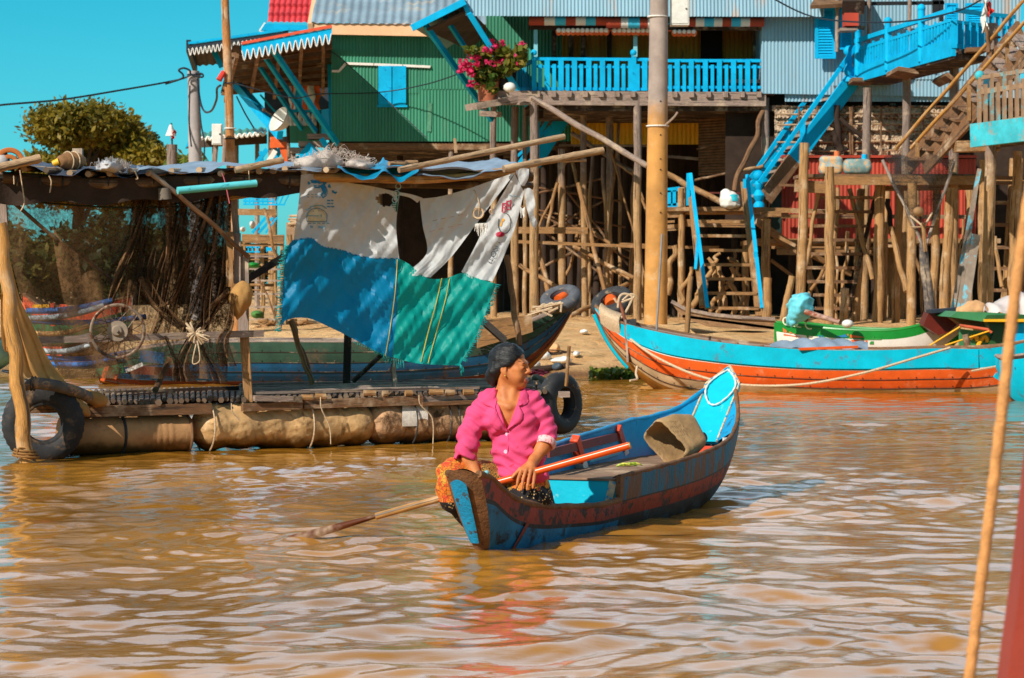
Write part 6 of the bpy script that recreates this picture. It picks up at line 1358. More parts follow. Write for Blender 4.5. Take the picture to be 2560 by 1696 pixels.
for p, l in (((('A', 90, 1150), ('A', 92, 1205)), 'short string end below the left roof corner'), ((('A', 130, 1112), ('A', 150, 1250), ('A', 158, 1330), ('A', 135, 1380)), 'long pale string dangling at the left under the raft roof'), ((('A', 1625, 1110), ('A', 1628, 1180)), 'short pale string holding the turquoise pipe'), ((('A', 1450, 1130), ('A', 1470, 1190), ('A', 1500, 1330)), 'thin pink string under the roof beside the grey post'), ((('A', 320, 1150), ('A', 335, 1190), ('A', 325, 1260)), 'grey string hanging from the roof pole left of centre'), ((('A', 880, 1120), ('A', 900, 1165), ('A', 888, 1172)), 'knotted pale string at the end of the dark blue sheet'),
             ((('U', 740, 380), ('U', 750, 500), ('U', 830, 680), ('U', 845, 860)), 'pale cord running from the deck edge over the wrapped float'), ((('H', 1650, 880), ('H', 1655, 940), ('H', 1690, 980), ('H', 1700, 1000)), 'short cord tied round the front beam of the raft'), ((('U', 1745, 360), ('U', 1760, 460), ('U', 1880, 600), ('U', 1888, 860)), 'black cord over the netted float')):
    o = MB().curve([RV(r, x, y, -.2) for r, x, y in p], .0055, 5, 24).build('string', rope_m if 'pink' not in l else mat('pink_string', rgb(214, 110, 120)), None, True); tag(o, l, 'string')
# ---- nets and cloths hung on the raft
brown_net = mat('brown_net', rgb(120, 88, 56), .95, .4, 3, bump=0, alpha=(.45, .95, 2.4))
brown_net2 = mat('dense_brown_net', rgb(112, 80, 50), .95, .4, 4, bump=0, alpha=(.62, 1.0, 3.0))
def speckle_net():
    o = T('net_curtain', 'fine brown fishing net hung as a curtain across the left half of the raft', 'net', RV('D', 700, 1500, .15))
    L = [(20, 330), (60, 700), (150, 1050), (270, 1300), (420, 1560)]; Rr = [(1500, 330), (1520, 700), (1540, 1000), (1500, 1300), (1480, 1560)]
    Lc, Rc = catmull([RV('D', x, y, .25) for x, y in L], 30), catmull([RV('D', x, y, .25) for x, y in Rr], 30)
    def fn(u, v):
        p = Lc[int(round(v*30))].lerp(Rc[int(round(v*30))], u); k = .35+.65*u
        return p+Vector((0, .05*math.sin(u*42+2*math.sin(v*4))*k+.04*math.sin(u*17-v*3), 0))
    b = MB(); b.grid(fn, 180, 30); b.build('netting', brown_net, o, True)
    # gathered folds towards the right and the bunch tied at the rail
    for (xs, w) in ((((1060, 330), (1100, 700), (1060, 1100), (1000, 1290)), 90), (((1390, 340), (1300, 650), (1180, 900), (1090, 1260)), 70), (((1440, 340), (1400, 700), (1290, 1000), (1190, 1290)), 60), (((1480, 340), (1470, 700), (1440, 1000), (1330, 1250)), 60), (((1330, 400), (1250, 660), (1150, 1000), (1060, 1080)), 40), (((900, 900), (1000, 1050), (1130, 1180), (1280, 1270)), 120), (((1500, 980), (1400, 1080), (1330, 1180), (1280, 1260)), 120)):
        c = catmull([RV('D', x, y, .12) for x, y in xs], 20); ww = w/2.6133*21.5/FP
        q = MB(); q.grid(lambda u, v: c[int(round(v*20))]+Vector(((u-.5)*ww*(1-.3*v), .05*math.sin(u*9+v*3)+.02, .02*math.sin(u*20))), 14, 20); q.build('fold', brown_net2, o, True)
    for (xs, w) in ((((1260, 1270), (1200, 1400), (1180, 1500), (1210, 1580)), 150), (((1290, 1270), (1340, 1400), (1400, 1500), (1440, 1590)), 90), (((1080, 1280), (1130, 1400), (1160, 1480), (1180, 1580)), 60), (((1520, 1000), (1500, 1200), (1450, 1320), (1490, 1480)), 110)):
        c = catmull([RV('D', x, y, -.08) for x, y in xs], 20); ww = w/2.6133*21.5/FP
        q = MB(); q.grid(lambda u, v: c[int(round(v*20))]+Vector(((u-.5)*ww*(.35+.65*v), .06*math.sin(u*11+v*4), 0)), 14, 20); q.build('fold', brown_net2, o, True)
    q = MB(); c = RV('D', 1278, 1285, -.14); r_ = random.Random(2)
    for i in range(26): v1 = Vector((r_.gauss(0, .05), r_.uniform(-.05, .02), r_.gauss(0, .05))); q.curve([c, c+v1, c+v1*.3+Vector((0, -.03, .02)), c-v1*.6], .007, 5, 10)
    q.curve([c, c+Vector((.03, -.05, -.08)), c+Vector((.04, -.05, -.2)), c+Vector((-.02, -.05, -.22)), c+Vector((.01, -.05, -.06))], .006, 5, 20); q.build('knot', rope_m, o, True)
speckle_net()
def drapes():
    o = T('gathered_net', 'second dense brown net gathered in heavy dark folds beside the raft post', 'net', RV('D', 1300, 1300, .3)); r_ = random.Random(21)
    def fn(u, v):
        x = (780+600*v*0)+u*(1510-780); y = 335+v*(1180-335)*(.55+.45*min(1, u*1.3)); x2 = x-(1-u)*0+70*math.sin(v*2.2)*(1-u)
        return RV('D', x2-120*v*v*(1-u), y, .30+.06*math.sin(u*58+3*v)+.04*math.sin(u*23-2*v))
    b = MB(); b.grid(fn, 150, 24); b.build('netting', mat('dark_brown_net', rgb(92, 68, 44), .95, .5, 3, bump=0, alpha=(.35, 1.0, 2.6)), o, True)
    for i in range(15):
        x0 = r_.uniform(900, 1500); x1 = x0-r_.uniform(0, 260); y1 = r_.uniform(900, 1290); c = catmull([RV('D', x0, 335, .2), RV('D', x0*.7+x1*.3+r_.uniform(-20, 20), 335+(y1-335)*.4, .16), RV('D', x0*.25+x1*.75, 335+(y1-335)*.75, .12), RV('D', x1, y1, .14)], 20); ww = r_.uniform(18, 54)/2.6133*21.5/FP
        q = MB(); q.grid(lambda u, v: c[int(round(v*20))]+Vector(((u-.5)*ww*(1+.5*math.sin(v*5+i)), .03*math.sin(u*9+v*3), 0)), 8, 20); q.build('fold', brown_net2 if i % 3 else mat('dark_brown_net'), o, True)
    for (pts, w) in ((((60, 380), (500, 385), (1000, 360), (1180, 345)), 40), (((90, 395), (700, 440), (1200, 430), (1480, 340)), 12)):
        c = catmull([RV('D', x, y, .2) for x, y in pts], 30); q = MB(); q.tube(c, w/2/2.6133*21/FP, 8); q.build('head_rope', mat('dark_green_net', rgb(44, 58, 52), .9), o, True)
    q = MB(); q.rod(RV('D', 1072, 315, -.1), RV('D', 1078, 390, -.1), .05, .058, 14); tag(q.build('grey_float', mat('grey_float', rgb(120, 108, 96), .7), None, True), 'grey round float hanging below the left end of the turquoise pipe', 'float')
drapes()
tan_net = mat('tan_netting', rgb(206, 156, 92), .95, .25, 5, bump=.3, bscale=90, trans=.3)
def tan_hang():
    o = T('tan_net', 'bright tan netting hung along the bamboo stake and gathered over the tyres', 'net', RV('H', 600, 960, -.1))
    Lq = [RV('M', x, y, -.25) for x, y in ((36, 70), (50, 420), (130, 760), (190, 930), (420, 1120), (540, 1190))]; Rq = [RV('M', x, y, -.1) for x, y in ((60, 90), (150, 420), (270, 680), (420, 950), (560, 1080), (590, 1160))]
    Lc, Rc = catmull(Lq, 40), catmull(Rq, 40); b = MB()
    b.grid(lambda u, v: Lc[int(round(v*40))].lerp(Rc[int(round(v*40))], u)+Vector((0, -.05*math.sin(u*PI)-.03*math.sin(u*14+v*5), .015*math.sin(u*8+v*20))), 24, 40); b.build('netting', tan_net, o, True)
    F = Field(tuple(RV('M', 540, 1120, -.2)-Vector((.15, .3, .35))), tuple(RV('M', 700, 1050, -.2)+Vector((.12, .3, .2))), .012); F.chain([RV('M', x, y, -.28) for x, y in ((480, 1090), (560, 1150), (590, 1170))], [.05, .05, .03]); F.chain([RV('M', x, y, -.16) for x, y in ((600, 1050), (660, 1080), (700, 1090))], [.05, .06, .04], k=.03); F.warp(lambda X, Y_, Z: .010*sn(X, Y_, Z, 40, 3)); F.build('gathered_end', tan_net, o)
    Lq = [RV('M', x, y, -.2) for x, y in ((10, 120), (5, 400), (20, 720), (60, 760))]; Rq = [RV('M', x, y, -.2) for x, y in ((36, 90), (30, 400), (60, 700), (80, 760))]; Lc2, Rc2 = catmull(Lq, 20), catmull(Rq, 20)
    b = MB(); b.grid(lambda u, v: Lc2[int(round(v*20))].lerp(Rc2[int(round(v*20))], u)+Vector((0, .03*math.sin(u*7+v*9), 0)), 8, 20); b.build('frayed_strip', tan_net, o, True)
    o = T('net_bag', 'tan net bag tied at its neck to the post at the raft centre', 'bag', RV('D', 1570, 1150, -.1)); pts = [RV('D', x, y, -.05) for x, y in ((1590, 945), (1585, 990), (1570, 1050), (1560, 1110), (1552, 1170))]; F = Field(tuple(pts[-1]-Vector((.25, .2, .08))), tuple(pts[0]+Vector((.25, .2, .1))), .01)
    F.chain(pts, [.02, .085, .09, .05, .012], k=.03); F.warp(lambda X, Y_, Z: .007*sn(X, Y_*.6, Z*.5, 60, 5)); F.build('bag_body', tan_net, o); q = MB(); q.torus(pts[0], (0, 0, 1), .035, .008, 16, 5); q.build('neck_tie', rope_m, o, True)
tan_hang()
for p, l in ((((230, 560), (300, 760), (420, 950), (600, 1180)), 'dark line'),):
    pass
# ---- patchwork sheet of sacks
sack_w = mat('white_sack', rgb(232, 232, 232), .42, .05, 14, bump=.55, bscale=26, trans=.55, bdist=.012); sack_b = mat('blue_tarp_cloth', rgb(0, 146, 196), .5, .06, 9, bump=.3, bscale=14, trans=.5, bdist=.012); sack_t = mat('teal_tarp_cloth', rgb(0, 176, 164), .5, .06, 9, bump=.3, bscale=14, trans=.5, bdist=.012)
def tdep(x):
    xs = [500, 640, 900, 1100, 1290, 1500, 1700, 1930, 2120, 2250]; ds = [.02, .0, .18, .26, .22, .20, .12, -.02, -.18, -.22]; return float(np.interp(x, xs, ds))-.14
def patch():
    o = T('patchwork_sheet', 'patchwork curtain of white sacks above blue and teal cloth hung on the raft', 'sheet', RV('E', 1200, 1480, 0))
    def tp(x, y):
        w = .024*math.sin(x*.012+y*.021)+.018*math.sin(x*.03-y*.016+1)+.010*math.sin(x*.07+y*.05)+.004*math.sin(x*.11-y*.05+3*math.sin(x*.017+y*.011))+.002*math.sin(x*.19+y*.15+3*math.sin(y*.03))
        if y > 200: w += .05*math.exp(-((x-(560+y*.62))/60)**2)*(-1)
        return RV('E', x, y, tdep(x)+w)
    def poly(pts, n):
        P = catmull([Vector((x, y, 0)) for x, y in pts], n); return P
    def coons(name, L, Rr, Tt, Bb, m, n=46, hole=None, par=o):
        l, r, t_, b_ = poly(L, n), poly(Rr, n), poly(Tt, n), poly(Bb, n); b = MB()
        def uv(i, j):
            u, v = i/n, j/n; p = l[j]*(1-u)+r[j]*u+t_[i]*(1-v)+b_[i]*v-(l[0]*(1-u)*(1-v)+r[0]*u*(1-v)+l[n]*(1-u)*v+r[n]*u*v); return p
        def fn(u, v): p = uv(int(round(u*n)), int(round(v*n))); return tp(p.x, p.y)
        def sk(u, v):
            if not hole: return False
            p = uv(int(u*n), int(v*n)); return hole(p.x, p.y)
        b.grid(fn, n, n, skip=sk); return b.build(name, m, par, True)
    coons('white_panel', [(660, 228), (645, 400), (610, 662)], [(1305, 345), (1282, 560), (1302, 778)], [(660, 228), (720, 222), (800, 228), (950, 275), (1130, 305), (1305, 345)], [(610, 662), (725, 644), (800, 695), (920, 722), (1080, 768), (1302, 778)], sack_w, 60,
          lambda x, y: ((x-1205)/62)**2+((y-388-(x-1205)*.1)/42)**2 < 1)
    coons('blue_panel', [(605, 655), (560, 740), (540, 1000), (530, 1255)], [(1300, 772), (1288, 1100), (1255, 1425)], [(605, 655), (725, 638), (800, 690), (920, 715), (1080, 762), (1300, 772)], [(530, 1255), (560, 1180), (700, 1165), (860, 1230), (1010, 1305), (1130, 1370), (1255, 1425)], sack_b, 46)
    coons('teal_panel', [(1298, 775), (1286, 1100), (1258, 1420)], [(1935, 940), (1880, 1090), (1800, 1290), (1695, 1475)], [(1298, 775), (1370, 815), (1480, 900), (1600, 905), (1720, 868), (1800, 900), (1935, 940)], [(1258, 1420), (1400, 1458), (1550, 1470), (1695, 1475)], sack_t, 46)
    coons('white_panel', [(1435, 385), (1455, 560), (1482, 735), (1372, 850)], [(2062, 212), (1830, 515), (1650, 755), (1505, 900)], [(1435, 385), (1570, 370), (1750, 320), (1900, 268), (2062, 212)], [(1372, 850), (1372, 885), (1430, 890), (1505, 900)], sack_w, 46)
    coons('white_panel', [(2056, 222), (1880, 520), (1805, 680), (1708, 862)], [(2118, 340), (2062, 560), (1992, 745), (1912, 925)], [(2056, 222), (2085, 280), (2118, 340)], [(1708, 862), (1772, 905), (1850, 915), (1912, 925)], sack_w, 40)
    coons('white_strip', [(1302, 342), (1302, 352), (1302, 362)], [(1455, 380), (1440, 392), (1420, 412)], [(1302, 342), (1380, 356), (1455, 380)], [(1302, 362), (1370, 378), (1420, 412)], sack_w, 14)
    coons('loose_flap', [(2118, 320), (2125, 400), (2140, 470), (2165, 560)], [(2175, 330), (2190, 420), (2180, 480), (2205, 540)], [(2118, 320), (2150, 315), (2175, 330)], [(2165, 560), (2190, 575), (2205, 540)], sack_w, 14)
    coons('knotted_corner', [(2062, 200), (2070, 230), (2090, 290)], [(2150, 190), (2145, 250), (2120, 300)], [(2062, 200), (2110, 185), (2150, 190)], [(2090, 290), (2105, 300), (2120, 300)], sack_w, 14)
    # seams
    ys = mat('yellow_seam', rgb(196, 176, 60), .7)
    for pts in (((1290, 780), (1275, 1000), (1240, 1250), (1212, 1410)), ((1580, 905), (1540, 1080), (1490, 1260), (1445, 1450)), ((1632, 905), (1600, 1060), (1550, 1240), (1490, 1460))):
        q = MB(); q.tube([tp(p.x, p.y)+Vector((0, -.012, 0)) for p in poly(pts, 20)], .0045, 5); q.build('seam', ys, o, True)
    q = MB(); q.tube([tp(p.x, p.y)+Vector((0, -.02, 0)) for p in poly(((1815, 525), (1825, 430), (1800, 340), (1785, 330)), 16)], .005, 5)
    for i in range(4): q.torus(tp(1818, 480)+Vector((0, -.03, 0)), (random.uniform(-.4, .4), -1, random.uniform(-.4, .4)), .04+.004*i, .004, 20, 5)
    q.build('knot_string', rope_m, o, True)
    # ragged fringes
    def fringe(pts, n, L, m, dx, dy):
        P = poly(pts, n); q = MB()
        for i in range(n+1):
            p = P[i]; a = tp(p.x, p.y)
            for k in range(2):
                e = tp(p.x+dx*random.uniform(.4, 1.2)*L+random.uniform(-5, 5), p.y+dy*random.uniform(.4, 1.2)*L+random.uniform(-6, 6)); q.curve([a, a.lerp(e, .5)+Vector((0, random.uniform(-.03, .01), random.uniform(-.008, .008))), e], .0028, 4, 5)
        q.build('fringe', m, o, True)
    fr_t = mat('teal_thread', rgb(20, 150, 150), .8)
    fringe(((590, 690), (555, 800), (540, 1000), (530, 1250)), 60, 36, fr_t, -1, .15); fringe(((1935, 945), (1880, 1090), (1800, 1290), (1720, 1440)), 60, 26, fr_t, 1, .3); fringe(((1700, 1465), (1720, 1490), (1705, 1510)), 16, 30, fr_t, .1, 1); fringe(((1195, 1400), (1255, 1425), (1330, 1440)), 12, 50, fr_t, .05, 1); fringe(((1800, 545), (1840, 545), (1875, 540)), 16, 70, white_trim, 0, 1); fringe(((2095, 440), (2110, 450), (2120, 440)), 8, 60, white_trim, 0, 1); fringe(((1000, 1310), (1130, 1370), (1200, 1400)), 20, 16, fr_t, -.2, 1)
    # printing on the sacks
    ink_b = mat('faded_blue_ink', rgb(34, 138, 176), .7, .3, 20); ink_p = mat('pale_blue_ink', rgb(128, 166, 182), .7, .3, 20); ink_y = mat('pale_yellow_ink', rgb(206, 198, 168), .7, .2, 20); ink_r = mat('red_ink', rgb(176, 30, 62), .7, .2, 20); ink_k = mat('black_ink', rgb(58, 60, 64), .7); ink_g = mat('green_ink', rgb(10, 110, 84), .7); ink_o = mat('orange_ink', rgb(214, 150, 40), .7); ink_f = mat('faint_orange_ink', rgb(226, 196, 176), .7)
    def mark(strokes, w, m, name='print'):
        q = MB()
        for st in strokes:
            P = poly(st, 12) if len(st) > 2 else [Vector((*st[0], 0)), Vector((*st[1], 0))]
            for i in range(len(P)-1):
                d = (P[i+1]-P[i]); d = d.normalized() if d.length else Vector((1, 0, 0)); nn = Vector((-d.y, d.x, 0))*w/2
                c = [P[i]-nn, P[i+1]-nn, P[i+1]+nn, P[i]+nn]; q.add([tp(a.x, a.y)+Vector((0, -.010, 0)) for a in c], [(0, 1, 2, 3)])
        return q.build(name, m, o)
    def e1(x, y): return (500+0, 0) and ((x/7.838+740-500)*2.6133, (y/7.838+420-350)*2.6133)
    g = []
    r_ = random.Random(8)
    for i in range(6):      # arched line of bold characters
        a = i/5; x, y = 280+480*a, 255-60*math.sin(a*2.2)+260*a**2.2
        for k in range(3): dx, dy = r_.uniform(-35, 35), r_.uniform(-30, 30); g.append([e1(x+dx, y+dy), e1(x+dx+r_.uniform(-20, 20), y+dy+r_.uniform(20, 55)), e1(x+dx+r_.uniform(10, 50), y+dy+r_.uniform(0, 40))])
    mark(g, 11, ink_b)
    mark([[e1(290, 255), e1(440, 262)], [e1(300, 285), e1(430, 290)], [e1(350, 350), e1(480, 360)], [e1(360, 385), e1(470, 390)]], 9, ink_b)
    mark([[e1(505, 330), e1(560, 420), e1(575, 500), e1(500, 560)]], 34, ink_b)
    mark([[e1(x, y), e1(x+r_.uniform(40, 70), y+4)] for y in (640, 700, 760) for x in (610, 690)], 8, ink_b)
    mark([[e1(x, y), e1(x+45, y+3)] for y in (520, 570) for x in (220, 300, 380, 450)], 6, ink_p)
    mark([[e1(215, 1050), e1(215, 930), e1(270, 840), e1(400, 790), e1(530, 830), e1(610, 920), e1(600, 1060)], [e1(215, 1050), e1(400, 1052), e1(600, 1060)], [e1(220, 940), e1(610, 945)], [e1(330, 920), e1(340, 970)], [e1(495, 920), e1(500, 980)], [e1(330, 840), e1(380, 890)]], 4, ink_b)
    q = MB(); q.add([tp(*e1(x, y))+Vector((0, -.008, 0)) for x, y in ((230, 1040), (230, 935), (290, 850), (400, 805), (520, 845), (595, 930), (590, 1045))], [tuple(range(7))]); q.build('print', ink_y, o)
    mark([[e1(420, 850), e1(450, 865)]], 14, ink_b)
    mark([[e1(x, 1085+6*math.sin(x)), e1(x+60, 1090)] for x in (240, 330, 420, 510, 600)], 6, ink_p); mark([[e1(280, 1150), e1(340, 1160)], [e1(440, 1160), e1(560, 1175)]], 12, ink_p); mark([[e1(200, 830), e1(280, 790), e1(300, 760), e1(500, 740), e1(600, 800)]], 8, ink_p)
    # lettering drawn along the sheet
    def letters(txt, x, y, size, ang, m, shear=0.0):
        p = tp(x, y); dx = (tp(x+20, y)-p).normalized(); up = Vector((0, 0, 1)); n_ = dx.cross(up).normalized()
        ca, sa = math.cos(ang), math.sin(ang); X = dx*ca+up*sa; Yv = -dx*sa+up*ca; pp = p+n_*.022 if n_.y < 0 else p-n_*.022
        N = X.cross(Yv); M = Matrix(((X.x, Yv.x+X.x*shear, N.x, pp.x), (X.y, Yv.y+X.y*shear, N.y, pp.y), (X.z, Yv.z+X.z*shear, N.z, pp.z), (0, 0, 0, 1))); return text_mesh('lettering', txt, M, size, m, o)
    letters('OOOO', 1283, 372, .075, R(76), mat('pale_ink', rgb(176, 206, 206), .7)); letters('III', 1272, 430, .065, R(84), ink_g)
    mark([[(1296, 335), (1290, 400), (1283, 470)]], 10, ink_g)
    for (x, y, w, h) in ((1990, 442, 26, 58), (2019, 425, 28, 56)):
        mark([[(x-w/2, y-h/2+6), (x+w/2, y-h/2), (x+w/2-5, y-h/2)], [(x-w/2, y+h/2+4), (x+w/2-6, y+h/2)], [(x-w/2, y-h/2), (x-w/2-4, y+h/2)], [(x+w/2, y-h/2), (x+w/2-6, y+h/2)]], 7, ink_r)
    letters('R', 1990, 447, .075, R(8), ink_r, .15); letters('V', 2018, 426, .085, R(8), ink_r, .15)
    mark([[(1990+42*math.cos(a), 545+68*math.sin(a)) for a in np.linspace(-1.3, 3.6, 12)]], 6, ink_k); mark([[(1978, 520), (1970, 545), (1962, 565)]], 11, ink_o); mark([[(1985, 515), (1978, 530)]], 16, ink_o)
    q = MB(); cx, cy = 1962, 618; pts = []
    for i in range(26): a = 2*PI*i/26; rr = 1 if i % 2 else .78; pts.append((cx+34*rr*math.cos(a), cy+20*rr*math.sin(a)))
    q.add([tp(cx, cy)+Vector((0, -.012, 0))]+[tp(*p)+Vector((0, -.012, 0)) for p in pts], [(0, i+1, (i+1) % 26+1) for i in range(26)]); q.build('print', ink_r, o)
    letters('OSM', 1938, 715, .075, R(68), ink_k); letters('LS', 1905, 790, .055, R(62), ink_k); letters('angkor', 2055, 385, .03, R(-8), ink_p) if False else None
    mark([[(1905+14*math.cos(a), 468+16*math.sin(a)) for a in np.linspace(0, 6, 10)]], 7, ink_f); mark([[(1500+i*60, 600-i*14), (1535+i*60, 592-i*14)] for i in range(4)]+[[(1520+i*55, 530-i*12), (1550+i*55, 523-i*12)] for i in range(4)], 5, ink_f)
    mark([[(2020, 362), (2040, 366)], [(2046, 367), (2066, 371)], [(2072, 372), (2092, 376)]], 5, ink_p)
patch()
# ================================================================== moored boats
def lerpk(keys, u):
    xs = [k[0] for k in keys]; n = len(keys[0])
    out = []
    for j in range(1, n):
        ys = [k[j] for k in keys]; i = int(np.clip(np.searchsorted(xs, u)-1, 0, len(xs)-2)); t_ = (u-xs[i])/(xs[i+1]-xs[i])
        m = []
        for q in (i, i+1):
            if q == 0: m.append((ys[1]-ys[0])/(xs[1]-xs[0]))
            elif q == len(xs)-1: m.append((ys[-1]-ys[-2])/(xs[-1]-xs[-2]))
            else: m.append(((ys[q+1]-ys[q])/(xs[q+1]-xs[q])+(ys[q]-ys[q-1])/(xs[q]-xs[q-1]))/2)
        h = xs[i+1]-xs[i]
        out.append((2*t_**3-3*t_**2+1)*ys[i]+(t_**3-2*t_**2+t_)*h*m[0]+(-2*t_**3+3*t_**2)*ys[i+1]+(t_**3-t_**2)*h*m[1])
    return out
def hull(par, keys, frame, bands, mats, n=60, inner=None, th=.03, name='hull', shape=(2.6, .62), inner_mat=0, lip=None, lipr=.022, flr=None, seams=()):
    """keys: (u, half beam, sheer height, keel height); frame(u, v, z) -> world; bands: [(t, material index)] from sheer to keel"""
    ts = sorted(set([0.0]+[b[0] for b in bands]+[i/14 for i in range(15)]))
    us = [keys[0][0]+(keys[-1][0]-keys[0][0])*i/n for i in range(n+1)]
    def sec(u, t_): b, zs, zk = lerpk(keys, u); return max(b, .004)*max(0.0, 1-t_**shape[0])**shape[1], zs+(zk-zs)*t_
    m = len(ts); b = MB()
    for sd in (-1, 1):
        vs = []
        for u in us:
            for t_ in ts: w, z = sec(u, t_); vs.append(frame(u, sd*w, z))
        for i in range(n):
            for j in range(m-1):
                tm = (ts[j]+ts[j+1])/2; mi = next((q for e, q in bands if tm <= e), bands[-1][1])
                f = (i*m+j, (i+1)*m+j, (i+1)*m+j+1, i*m+j+1)
                b.add([vs[k] for k in (f if sd > 0 else f[::-1])], [(0, 1, 2, 3)], [[(us[i], ts[j]), (us[i+1], ts[j]), (us[i+1], ts[j+1]), (us[i], ts[j+1])]], mi)
    for t_ in seams:
        for sd in (-1, 1): b.tube([(lambda wz: frame(u, sd*(wz[0]+.002), wz[1]))(sec(u, t_)) for u in us], .0065, 5, len(mats))
        for i in range(0, n, 3): w, z = sec(us[i], t_-.03); b.ball(frame(us[i], w+.003, z), .009, 5, 4, len(mats))
    o = b.build(name, list(mats)+[wood_dark], par, True, 50)
    q = MB()
    for sd in (-1, 1):
        q.grid(lambda a, c: (lambda u: (lambda wz: frame(u, sd*max(.003, wz[0]-th), wz[1]))(sec(u, c*.80)))(us[int(round(a*n))]), n, 8)
    q.build('inside_planking', mats[inner_mat] if inner is None else inner, par, True, 50)
    for sd in (-1, 1):
        q = MB(); q.tube([frame(u, sd*(max(.004, lerpk(keys, u)[0])-th/2), lerpk(keys, u)[1]+.006) for u in us], lipr, 8); q.build('gunwale', lip or wood_brown, par, True)
    if flr:
        q = MB(); z0, ua, ub = flr
        def ff(a, c): u = ua+(ub-ua)*a; bb, zs, zk = lerpk(keys, u); t_ = min(.8, max(.05, (zs-z0)/(zs-zk))); w = sec(u, t_)[0]-th; return frame(u, (c*2-1)*max(.01, w), z0)
        q.grid(ff, 30, 6); q.build('bottom_boards', wood_grey, par)
    return sec
def side_frame(pa, pb, Ya, Yb):
    a = W(pa, 700, Ya); b = W(pb, 700, Yb); a.z = b.z = 0; d = (b-a); L = d.length; e = d/L; n_ = Vector((e.y, -e.x, 0))     # v>0 towards the viewer
    return (lambda u, v, z: a+e*u+n_*v+Vector((0, 0, z))), L
paintB = mat('hull_blue', rgb(0, 180, 208), .55, .18, 3, chip=rgb(70, 130, 150), chip_amt=.07, chip_scale=5, soft=.12, bump=.12, spec=.12)
paintO = mat('hull_orange', rgb(226, 94, 34), .5, .2, 2.5, chip=rgb(232, 130, 84), chip_amt=.09, chip_scale=4.5, bump=.15, soft=.2, spec=.2)
hull_mud = mat('muddy_planking', rgb(200, 172, 134), .85, .3, 3, chip=rgb(160, 116, 60), chip_amt=.10, chip_scale=4, bump=.35, soft=.25)
hull_ochre = mat('ochre_waterline', rgb(160, 108, 36), .7, .35, 4, bump=.4)
def crack_mat():
    m = bpy.data.materials.new('cracked_hull'); t = NT(m); ob = t.coord('Object'); v = t.n('ShaderNodeTexVoronoi', {'Vector': t.mix(.25, ob, t.n('ShaderNodeTexNoise', {'Vector': ob, 'Scale': 8.0}).outputs['Color']), 'Scale': 9.0}, feature='DISTANCE_TO_EDGE')
    c = t.mix(t.mapr(v.outputs['Distance'], .03, .07), rgb(50, 50, 58), rgb(202, 182, 158)); n1 = t.noise(ob, 1.2, 3); c = t.mix(t.mapr(n1, .40, .5), rgb(200, 172, 138), c)
    t.out(t.n('ShaderNodeBsdfPrincipled', {'Base Color': c, 'Roughness': .85}).outputs[0]); return m
